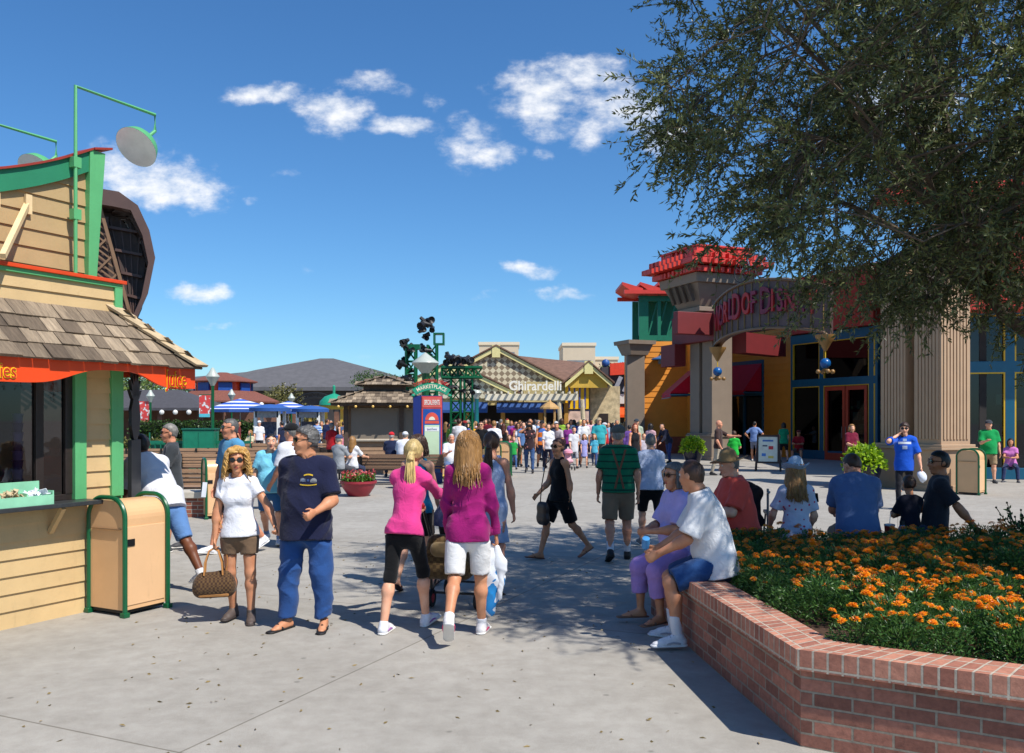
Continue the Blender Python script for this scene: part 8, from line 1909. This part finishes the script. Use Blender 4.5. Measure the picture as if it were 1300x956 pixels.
crowd('man in crisp white tee and dark shorts with short black hair', 741, 34.5, 2, 1.82, T((236, 236, 238)), S((40, 42, 52)), ('dark', 'crop'), skin='tan', pose=walk(8))
crowd('little girl in a lavender dress with blonde hair walking hand in hand', 741.5, 32.4, 4, 1.25, T((160, 160, 216), .3, .28, flare=1.2), None, ('dirty', 'long'), True, age=.75, pose=walk(14))
crowd('little girl in turquoise tee and jeans skipping beside the girl in lavender', 754.5, 32.8, -12, 1.28, T((84, 178, 206)), Pn((54, 76, 120)), ('dirty', 'long'), True, age=.75, pose=walk(26, 20))
crowd('large man in teal tee and tan cap', 760.5, 34, -8, 1.86, T((54, 164, 172), .62, .12, ease=.03), S((110, 100, 90)), ('grey', 'crop'), hat=('cap', (166, 148, 120)), fat=.5, pose=walk(6))
crowd('person in light blue tee far right of the crowd by the orange awning', 772, 40, 0, 1.7, T((140, 176, 214)), Pn((60, 64, 80)), ('brown', 'crop'))
crowd('red blonde woman in black vest and grey leggings by the ochre wall', 806, 27, 6, 1.70, T((30, 28, 32), 0, .06), Pn((92, 92, 100), .95), ('red', 'long'), True, skin='ruddy', pose=walk(12))
crowd('man in pale sage tee and dark cap behind the red blonde woman', 808, 34, 0, 1.84, T((176, 186, 164)), S((86, 84, 80)), ('brown', 'crop'), fat=.3, hat=('cap', (52, 60, 70)))
crowd('woman in pale rose top with dark hair by the ochre wall', 826, 33, 160, 1.66, T((196, 158, 166), .3), Pn((70, 74, 96)), ('dark', 'bob'), True)
crowd('small blonde child beside the ochre wall column', 817, 30, 30, 1.3, T((190, 180, 190)), S((90, 96, 120)), ('dirty', 'short'), age=.8)
# seated on the benches
crowd('man in navy tee and red cap seated before the closed stall', 497, 27.0, 184, 1.74, T((34, 44, 74)), Pn((60, 60, 70)), ('white', 'crop'), fat=.4, hat=('cap', (206, 40, 50)), seat=.46, pose=sit(80, 80))
crowd('heavy man in white shirt and white cap seated before the closed stall', 514, 26.6, 182, 1.76, T((228, 230, 238), .62, ease=.03), Pn((70, 72, 80)), ('grey', 'crop'), fat=.85, hat=('cap', (216, 216, 220)), seat=.46, pose=sit(80, 80, lean=10))
crowd('man in grey tee and blue cap seated on a bench beside the navy tee', 430, 23, 150, 1.74, T((152, 156, 160)), Pn((70, 70, 76)), ('grey', 'crop'), hat=('cap', (64, 76, 110)), seat=.46, pose=sit(80, 80))
crowd('woman in white top with long light brown hair seated on a bench', 447, 23.4, 168, 1.66, T((226, 226, 230)), Pn(DKDEN), ('dirty', 'long'), True, seat=.46, pose=sit(80, 80, aR=(40, 20, 40, 0)))
crowd('older man in white tee reading on a bench behind the two blonde women', 573, 24.5, 14, 1.72, T((228, 228, 232)), S((90, 110, 150)), ('white', 'crop'), fat=.5, skin='ruddy', seat=.46, pose=sit(80, 80, aL=(30, 8, 80, 20), aR=(30, 8, 80, 20)))
crowd('man in red polo shirt standing behind the grey haired man in navy', 421, 29, 150, 1.72, T((176, 24, 36)), Pn((26, 26, 30)), ('grey', 'crop'), skin='ruddy')
crowd('woman in pink and black top seated beside the closed stall', 436, 33, 10, 1.66, T((226, 140, 166), .5), S((30, 30, 34)), ('dirty', 'short'), True, .4, seat=.5, pose=sit(80, 80))
# left, between the umbrellas and the stall
G3 = 'people by the umbrellas and booths'
LFT = [('striped blue shirt', (96, 140, 206), 402, 40, 170, 1.78, ('dark', 'crop'), ('hstripe', (200, 214, 232), 9.0, .4)), ('navy polo', (34, 44, 84), 415, 40, 150, 1.84, ('brown', 'crop'), None), ('pale yellow tee', (222, 206, 140), 408, 43, 20, 1.7, ('dirty', 'bob'), None), ('black sleeveless top and fair hair', BLACK, 430, 41, -70, 1.72, ('dirty', 'bob'), None), ('blue grey tee by the closed stall', (86, 104, 140), 435.5, 42, 170, 1.7, ('brown', 'crop'), None), ('cream tee', (206, 196, 160), 318, 36, -20, 1.6, ('dirty', 'bob'), None), ('loose white shirt and white cap', (230, 230, 232), 329, 40, 20, 1.74, ('grey', 'crop'), None), ('dark red tee', (120, 30, 40), 303, 44, 90, 1.7, ('dark', 'crop'), None), ('teal vest between the booths', (20, 130, 136), 367, 45, 180, 1.72, ('dark', 'bob'), None), ('dark grey tee between the booths', (50, 54, 64), 357, 44, 0, 1.74, ('dark', 'crop'), None), ('rust top', (170, 84, 44), 337, 45, 30, 1.66, ('red', 'bob'), None), ('navy jacket beside the left booth', (30, 38, 66), 358, 38, -120, 1.72, ('dark', 'crop'), None), ('plum tee', (92, 48, 84), 312, 48, 0, 1.68, ('dark', 'long'), None), ('white vest behind the booth', (226, 226, 226), 378, 48, 120, 1.7, ('brown', 'bob'), None), ('mint tee', (150, 206, 180), 296, 50, 60, 1.66, ('brown', 'crop'), None), ('black tee at the second lamp', (24, 24, 28), 288, 46, 0, 1.75, ('dark', 'crop'), None), ('pale blue shirt by the stall', (160, 186, 216), 420, 44, 10, 1.76, ('grey', 'crop'), None)]
for i, (nm, c, px, Y, yaw, H, hr, pat) in enumerate(LFT):
 seat_ = .5 if nm == 'cream tee' else None
 crowd('person in ' + nm + ' standing near the blue umbrellas and booths' if seat_ is None else 'woman in cream tee sitting with hands on hips under the left umbrella', px, Y, yaw, H, T(c, .6 if 'vest' not in nm and 'sleeveless' not in nm else 0, .07, pat=pat), [Pn(DENIM), S(KHAKI), Pn((50, 50, 58)), S((70, 80, 110))][i % 4], hr, fem=hr[1] in ('bob', 'long'), hat=('cap', (220, 220, 220)) if 'white cap' in nm else None, skin=('fair', 'tan', 'ruddy')[i % 3], grp=G3, seat=seat_, pose=sit(80, 80) if seat_ else walk(6, 5))
# filling the far end, in front of the chocolate shop
rc = random.Random(33)
TOPS = [('scarlet', (186, 26, 40)), ('mustard', (232, 166, 30)), ('white', (226, 226, 230)), ('black', (26, 26, 30)), ('sky blue', (140, 176, 216)), ('coral', (224, 110, 96)), ('olive', (104, 106, 62)), ('maroon', (104, 28, 44)), ('pale pink', (226, 182, 190)), ('royal blue', (40, 76, 164)), ('lime', (150, 190, 66)), ('grey', (140, 142, 146)), ('beige', (206, 186, 152)), ('violet', (116, 80, 156)), ('turquoise', (56, 166, 176)), ('brown', (104, 74, 56)), ('peach', (232, 180, 146)), ('forest green', (34, 92, 58)), ('lemon', (236, 220, 120)), ('slate', (84, 94, 112)), ('magenta', (176, 44, 120)), ('ivory', (232, 226, 206))]
BOTS = [('blue jeans', Pn(DENIM)), ('khaki shorts', S(KHAKI)), ('dark trousers', Pn((44, 44, 52))), ('white shorts', S((220, 218, 214))), ('navy shorts', S((36, 42, 70)))]
SP = [566, 570, 578, 583, 590, 594, 599, 604, 607, 617, 621, 633, 636, 644, 649, 655, 662, 668, 679, 683, 691, 702, 706, 713, 717, 725, 734, 737, 747, 750, 765, 768, 778, 783, 788, 793, 799, 582, 598, 615, 631, 646, 660, 676, 698, 711, 729, 745, 757, 774]
seen = set()
for i, px in enumerate(SP):
 Y = rc.uniform(33, 50) if i < 37 else rc.uniform(46, 54)
 if i < 6: Y = rc.uniform(30, 38)
 nm, c = TOPS[(i * 7 + 3) % len(TOPS)]; bn, bt_ = BOTS[(i * 3 + i // 22) % len(BOTS)]; fem = i % 2 == 0; hr = [('dirty', 'long'), ('dark', 'crop'), ('brown', 'bob'), ('brown', 'crop'), ('dark', 'long'), ('grey', 'crop'), ('platinum', 'bob')][i % 7]
 yaw = rc.choice([0, 10, -15, 20, 170, 185, 175, 90, -80]); ha = {'long': 'long hair', 'crop': 'cropped hair', 'bob': 'bobbed hair'}[hr[1]]; hc_ = {'dirty': 'fair', 'dark': 'black', 'brown': 'brown', 'grey': 'grey', 'platinum': 'pale blonde'}[hr[0]]
 hat = ('cap', rc.choice([(30, 30, 34), (206, 206, 210), (150, 40, 40)])) if i % 9 == 4 else None
 lab = '%s with %s %s in %s top and %s in far crowd' % ('woman' if hr[1] != 'crop' else 'man', hc_, ha, nm, bn)
 assert lab not in seen; seen.add(lab)
 crowd(lab, px, Y, yaw, rc.uniform(1.6, 1.86), T(c, rc.choice([.6, .6, .5, 1]), .07), bt_, hr, fem=hr[1] != 'crop', fat=rc.uniform(0, .5), skin=rc.choice(['fair', 'tan', 'ruddy', 'tan', 'brown']), hat=hat, pose=walk(rc.uniform(4, 14), 8, rc.choice('LR')))
# ------------------------------------------------------------------ things people carry or leave beside them
def at_world(P, p): return P['W'](p)
# brown patterned handbag
hb = w1['gR']; o = empty('handbag', (hb.x - .03, hb.y, hb.z - .02), R(12), 'brown checked handbag with tan leather handles in the white tee woman\'s hand', 'handbag'); o.scale = (.80, .9, .92); M_TAN = mat('tan leather', (186, 128, 70), .5, .1, 8.0, .1); M_MONO = cloth((66, 46, 34), ('check', (96, 72, 46), 46.0, .5))
q = MB();
sec = [(-.19, 0, -.44), (-.20, 0, -.38), (-.17, 0, -.26), (-.12, 0, -.20), (.12, 0, -.20), (.17, 0, -.26), (.21, 0, -.38), (.20, 0, -.44)]
pr_ = [cone((-.14, 0, -.38), (.15, 0, -.38), .085, .085, (0, 0, 1), .9), cone((-.11, 0, -.27), (.12, 0, -.26), .06, .06, (0, 0, 1), .6), cone((-.13, 0, -.33), (.14, 0, -.33), .08, .08)]
bag = sdf_obj('bag_body', pr_, M_MONO, o, .01, .06, folds=(.004, 40), seed=3); tr_ = MB(); tr_.box(-.165, .175, -.07, .07, -.45, -.395); tr_.build('base_trim', M_TAN, o, bevel=.025)
for y in (-.05, .05): MB().tube([(-.10, y, -.24), (-.09, y * .9, -.12), (-.05, y * .4, -.01), (0, y * .2, .015), (.05, y * .4, -.01), (.09, y * .9, -.12), (.10, y, -.24)], .010, 6).build('handle', M_TAN, o, smooth=True)
MB().tube([(.12, .0, -.25), (.15, -.02, -.12), (.12, -.02, .14), (.06, .0, .28)], .006, 5).build('loose_strap', M_TAN, o, smooth=True)
# plastic bag held by the woman in purple
hb = pu['gR']; o = empty('plastic_bag', (hb.x, hb.y, hb.z), 0, 'white and blue plastic carrier bag hanging from the purple top woman\'s hand', 'plastic bag')
k = NT('printed plastic'); tc = k.n('ShaderNodeTexCoord'); nz = k.n('ShaderNodeTexNoise', Scale=5.0, Detail=2.0, Distortion=1.0); k.l(tc, 'Object', nz, 'Vector'); rp = k.n('ShaderNodeValToRGB'); rp.color_ramp.interpolation = 'CONSTANT'; e = rp.color_ramp.elements; e[0].color = (*lin((30, 130, 196)), 1); e[1].color = (*lin((222, 224, 228)), 1); e[1].position = .46; k.l(nz, 'Fac', rp, 'Fac'); k.l(rp, 'Color', k.b, 'Base Color'); k.b.inputs['Roughness'].default_value = .3; M_PLB = k.m
sdf_obj('bag', [cone((0, 0, .0), (0, 0, -.10), .03, .06, (1, 0, 0), .6), cone((0, 0, -.10), (-.02, 0, -.30), .075, .09, (1, 0, 0), .5), cone((-.02, 0, -.30), (-.035, 0, -.56), .085, .05, (1, 0, 0), .55), cone((.02, .01, -.2), (.05, .01, -.46), .06, .03, (1, 0, 0), .6)], M_PLB, o, .009, .04, folds=(.010, 46), seed=9)
sdf_obj('second_bag', [cone((.03, -.03, -.02), (.06, -.03, -.16), .03, .05, (1, 0, 0), .5), cone((.06, -.03, -.16), (.055, -.03, -.44), .05, .03, (1, 0, 0), .6)], mat('white plastic', (226, 228, 232), .3), o, .009, .03, folds=(.010, 50), seed=10)
# pushchair
st = empty('stroller', (-.50, 8.62, 0), R(166), 'black stroller with red handles and a brown diaper bag slung from it', 'stroller')
M_SF = mat('black stroller tube', (24, 24, 26), .4); M_SC = cloth((30, 32, 40)); M_RED2 = mat('red stroller grip', (190, 24, 36), .5)
q = MB()
for sx in (-1, 1):
 q.tube([(sx * .22, .52, 1.0), (sx * .23, .30, .72), (sx * .24, -.05, .38), (sx * .25, -.38, .12)], .014, 7); q.tube([(sx * .23, .28, .70), (sx * .24, .22, .12)], .013, 7); q.tube([(sx * .24, -.05, .38), (sx * .24, .22, .12)], .012, 6)
q.tube([(-.24, .22, .14), (.24, .22, .14)], .012, 6); q.tube([(-.25, -.38, .14), (.25, -.38, .14)], .012, 6); q.build('frame', M_SF, st, smooth=True)
for sx in (-1, 1): MB().tube([(sx * .22, .50, .98), (sx * .215, .56, 1.03), (sx * .2, .62, 1.02)], .022, 8).build('grip', M_RED2, st, smooth=True)
sdf_obj('seat', [cone((-.15, .02, .42), (.15, .02, .42), .09, .09), cone((0, .05, .42), (0, .24, .82), .17, .17, (1, 0, 0), .28)], M_SC, st, .012, .03); MB().lathe([(.25, 0), (.24, .1), (.18, .2), (.08, .26), (0, .27)], (0, .12, .80), 16, sx=1, sy=1.1).build('hood', cloth((34, 44, 92)), st, smooth=True)
for sx in (-1, 1):
 for y in (-.38, .24):
  for dx in (-.022, .022): w_ = MB().lathe([(.045, -.012), (.082, -.016), (.088, 0), (.082, .016), (.045, .012)], n=18, M=frame((sx * .25 + dx, y, .088), (0, 1, 0), (0, 0, 1))).build('wheel', mat('dark rubber', (22, 22, 24), .7), st, smooth=True); MB().lathe([(0, -.014), (.045, -.012), (.045, .012), (0, .014)], n=14, M=frame((sx * .25 + dx, y, .088), (0, 1, 0), (0, 0, 1))).build('hub', M_RED2, w_)
db = empty('diaper_bag', (-.62, 8.20, .70), R(170), 'quilted olive brown bag hanging from the stroller handles', 'bag')
M_QB = cloth((98, 78, 48), ('check', (76, 58, 36), 30.0, .5)); sdf_obj('bag_body', [cone((-.15, 0, -.26), (.15, 0, -.26), .13, .13), cone((-.12, 0, -.14), (.12, 0, -.14), .10, .10), cone((-.09, .03, -.04), (.09, .03, -.04), .085, .085)], M_QB, db, .012, .05, folds=(.006, 40)); sdf_obj('flap_pocket', [cone((-.06, .09, -.09), (.06, .09, -.09), .075, .075)], cloth((132, 112, 78)), db, .012, .03)
for sx in (-1, 1): MB().tube([(sx * .12, 0, -.06), (sx * .14, -.02, .12), (sx * .15, -.08, .26)], .010, 5).build('strap', mat('dark strap', (40, 32, 26), .6), db)
# black shoulder bag of the woman in black
o = empty('shoulder_bag', (.40, 11.2, .72), R(-60), 'dark brown shoulder bag carried by the woman in black', 'handbag'); o.scale = (.75, .75, .85); sdf_obj('bag_body', [cone((-.07, 0, -.05), (.07, 0, -.05), .10, .10, (0, 0, 1), .6), cone((-.07, 0, -.20), (.07, 0, -.20), .11, .11, (0, 0, 1), .6)], mat('dark leather', (40, 28, 26), .4), o, .012, .04); MB().tube([(-.09, 0, .02), (-.04, 0, .3), (.08, 0, .62), (.14, .04, .68)], .010, 5).build('strap', mat('dark leather', (40, 28, 26), .4), o, smooth=True)
# phone and cap of the teenager, phone of the seated man
v = tn['gL']; o = sdf_obj('white_cap', [ell((0, 0, 0), ((1, 0, 0), (0, 1, 0), (0, 0, 1)), (.11, .12, .085)), cone((0, -.08, -.03), (0, -.17, -.06), .075, .06, (1, 0, 0), .2)], cloth((214, 218, 228)), None, .012, .01, [((0, 0, -.04), (0, 0, -1))]); o.name = 'baseball_cap'; o.location = v + Vector((.03, 0, -.09)); o.rotation_euler = (R(60), R(20), R(30)); tag(o, 'white baseball cap held low in the teenager\'s hand', 'cap')
def phone(p, rot, label): o = MB().box(-.035, .035, -.006, .006, -.065, .065).build('phone', mat('black phone', (14, 14, 16), .2), None, bevel=.005); o.location = p; o.rotation_euler = rot; tag(o, label, 'phone')
phone(tn['gR'], (0, R(20), R(60)), 'black phone held to the ear of the teenager in blue')
p14 = [p for p in PEOPLE if 'slate blue' in p['label']][0]; phone(Vector((3.28, 9.38, .98)), (R(-50), 0, R(-14)), 'black phone in the hands of the man in the slate blue tee')
# card in the polo man's hand
o = MB().box(-.03, .03, -.003, .003, -.2, .0).build('paper_slip', mat('white paper', (214, 220, 232), .6), None); o.location = (gx(262, 11.7), 11.65, .98); o.rotation_euler = (0, R(6), R(30)); tag(o, 'folded white paper slip in the hand of the man in the blue polo', 'paper')
# drinks on the wall
dc = empty('drink_cup', (3.93, 9.02, PH), 0, 'red patterned paper drink cup with a straw on the planter wall', 'cup'); MB().lathe([(.038, 0), (.052, .17), (.054, .175), (.049, .175), (.036, .01)], n=20).build('cup', mat('red printed cup', (176, 44, 36), .45, .5, 22.0), dc, smooth=True); MB().lathe([(.055, .17), (.055, .185), (.03, .19), (0, .19)], n=20).build('lid', mat('clear lid', (190, 190, 194), .2), dc, smooth=True); MB().tube([(0, 0, .18), (.01, 0, .30)], .004, 6).build('straw', M_WHITE, dc)
bt2 = empty('water_bottle', (4.03, 8.95, PH), 0, 'teal water bottle with a black cap on the planter wall', 'bottle'); MB().lathe([(.0, 0), (.036, .0), (.038, .02), (.038, .15), (.030, .175), (.024, .19)], n=18).build('bottle', mat('teal bottle', (24, 120, 158), .25), bt2, smooth=True); MB().lathe([(.026, .185), (.026, .225), (.018, .235), (0, .235)], n=14).build('cap', M_IRON, bt2, smooth=True)
v = Vector((1.08, 7.0, .83)); o = MB().lathe([(0, -.05), (.03, -.045), (.033, 0), (.03, .045), (0, .05)], n=16).build('drink_can', mat('blue can', (70, 140, 196), .3), None, smooth=True); o.location = v; o.rotation_euler = (R(30), 0, 0); tag(o, 'light blue drink can held by the man in the white tee', 'can')
# wheelchair beside the person in red
wc = empty('wheelchair', (2.62, 9.75, 0), R(-10), 'black wheelchair with padded backrest standing behind the coral red tee', 'wheelchair'); M_WC = cloth((26, 28, 34))
sdf_obj('backrest', [cone((-.14, 0, .68), (.14, 0, .68), .08, .08, (0, 0, 1), .4), cone((-.13, .02, 1.0), (.13, .02, 1.0), .08, .08, (0, 0, 1), .4), cone((0, 0, .72), (0, .02, .96), .18, .18, (1, 0, 0), .2)], M_WC, wc, .014, .02); sdf_obj('seat', [cone((-.17, .3, .52), (.17, .3, .52), .05, .05), cone((0, .08, .52), (0, .5, .52), .22, .22, (1, 0, 0), .2)], M_WC, wc, .014, .02)
for sx in (-1, 1):
 w_ = MB().tube([(sx * .3, .12 + .3 * math.cos(t), .3 + .3 * math.sin(t)) for t in np.linspace(0, 6.2832, 30)], .018, 6, cap=False).build('wheel', M_IRON, wc, smooth=True); s_ = MB()
 for t in range(8): s_.tube([(sx * .3, .12, .3), (sx * .3, .12 + .29 * math.cos(t * .785), .3 + .29 * math.sin(t * .785))], .004, 3)
 s_.build('spokes', M_STEEL, w_); MB().lathe([(0, -.02), (.09, -.02), (.1, 0), (.09, .02), (0, .02)], n=16, M=frame((sx * .24, .62, .1), (0, 1, 0), (0, 0, 1))).build('caster', M_IRON, wc); MB().box(sx * .27 - .03, sx * .27 + .03, .02, .4, .74, .78).build('armrest', M_IRON, wc, bevel=.01)
 f = MB(); f.tube([(sx * .25, 0, 1.05), (sx * .25, 0, .3), (sx * .25, .6, .3), (sx * .25, .62, .12)], .014, 6); f.tube([(sx * .27, .4, .74), (sx * .26, .5, .5), (sx * .25, .6, .3)], .012, 6); f.tube([(sx * .25, -.12, 1.02), (sx * .25, 0, 1.0)], .016, 6); f.build('side_frame', M_STEEL, wc, smooth=True)
# pink pushchair in the crowd
ps = empty('pushchair', (gx(722, 31), 31, 0), R(10), 'small pink pushchair in the crowd near the woman in the plain white shirt', 'pushchair'); ps.scale = (.72, .72, .72); sdf_obj('seat', [cone((-.14, 0, .45), (.14, 0, .45), .10, .10), cone((0, .05, .45), (0, .2, .85), .17, .17, (1, 0, 0), .3)], cloth((222, 170, 180)), ps, .02, .03); MB().lathe([(.24, 0), (.22, .1), (.1, .2), (0, .22)], (0, .12, .85), 14).build('hood', cloth((226, 150, 170)), ps, smooth=True)
for sx in (-1, 1):
 MB().tube([(sx * .2, .5, 1.0), (sx * .2, 0, .4), (sx * .22, -.35, .1)], .016, 6).build('frame', M_SF, ps)
 for y in (-.35, .25): MB().lathe([(0, -.02), (.08, -.02), (.09, 0), (.08, .02), (0, .02)], n=12, M=frame((sx * .22, y, .09), (0, 1, 0), (0, 0, 1))).build('wheel', M_IRON, ps)
# the white drinks carton and cameras
o = MB().box(-.07, .07, -.05, .05, -.045, .045).build('camera', mat('black camera', (18, 18, 20), .35), None, bevel=.01); o.location = (gx(671.6, 29.0), 28.95, 1.60); tag(o, 'black camera raised by the woman in the dark print top', 'camera')
labs = {}
for o in bpy.data.objects:
 if o.parent is None and 'label' in o: labs.setdefault(o['label'], []).append(o.name)
for l, n in labs.items():
 if len(n) > 1 and 'marigold' not in l: print('DUP', l, n)
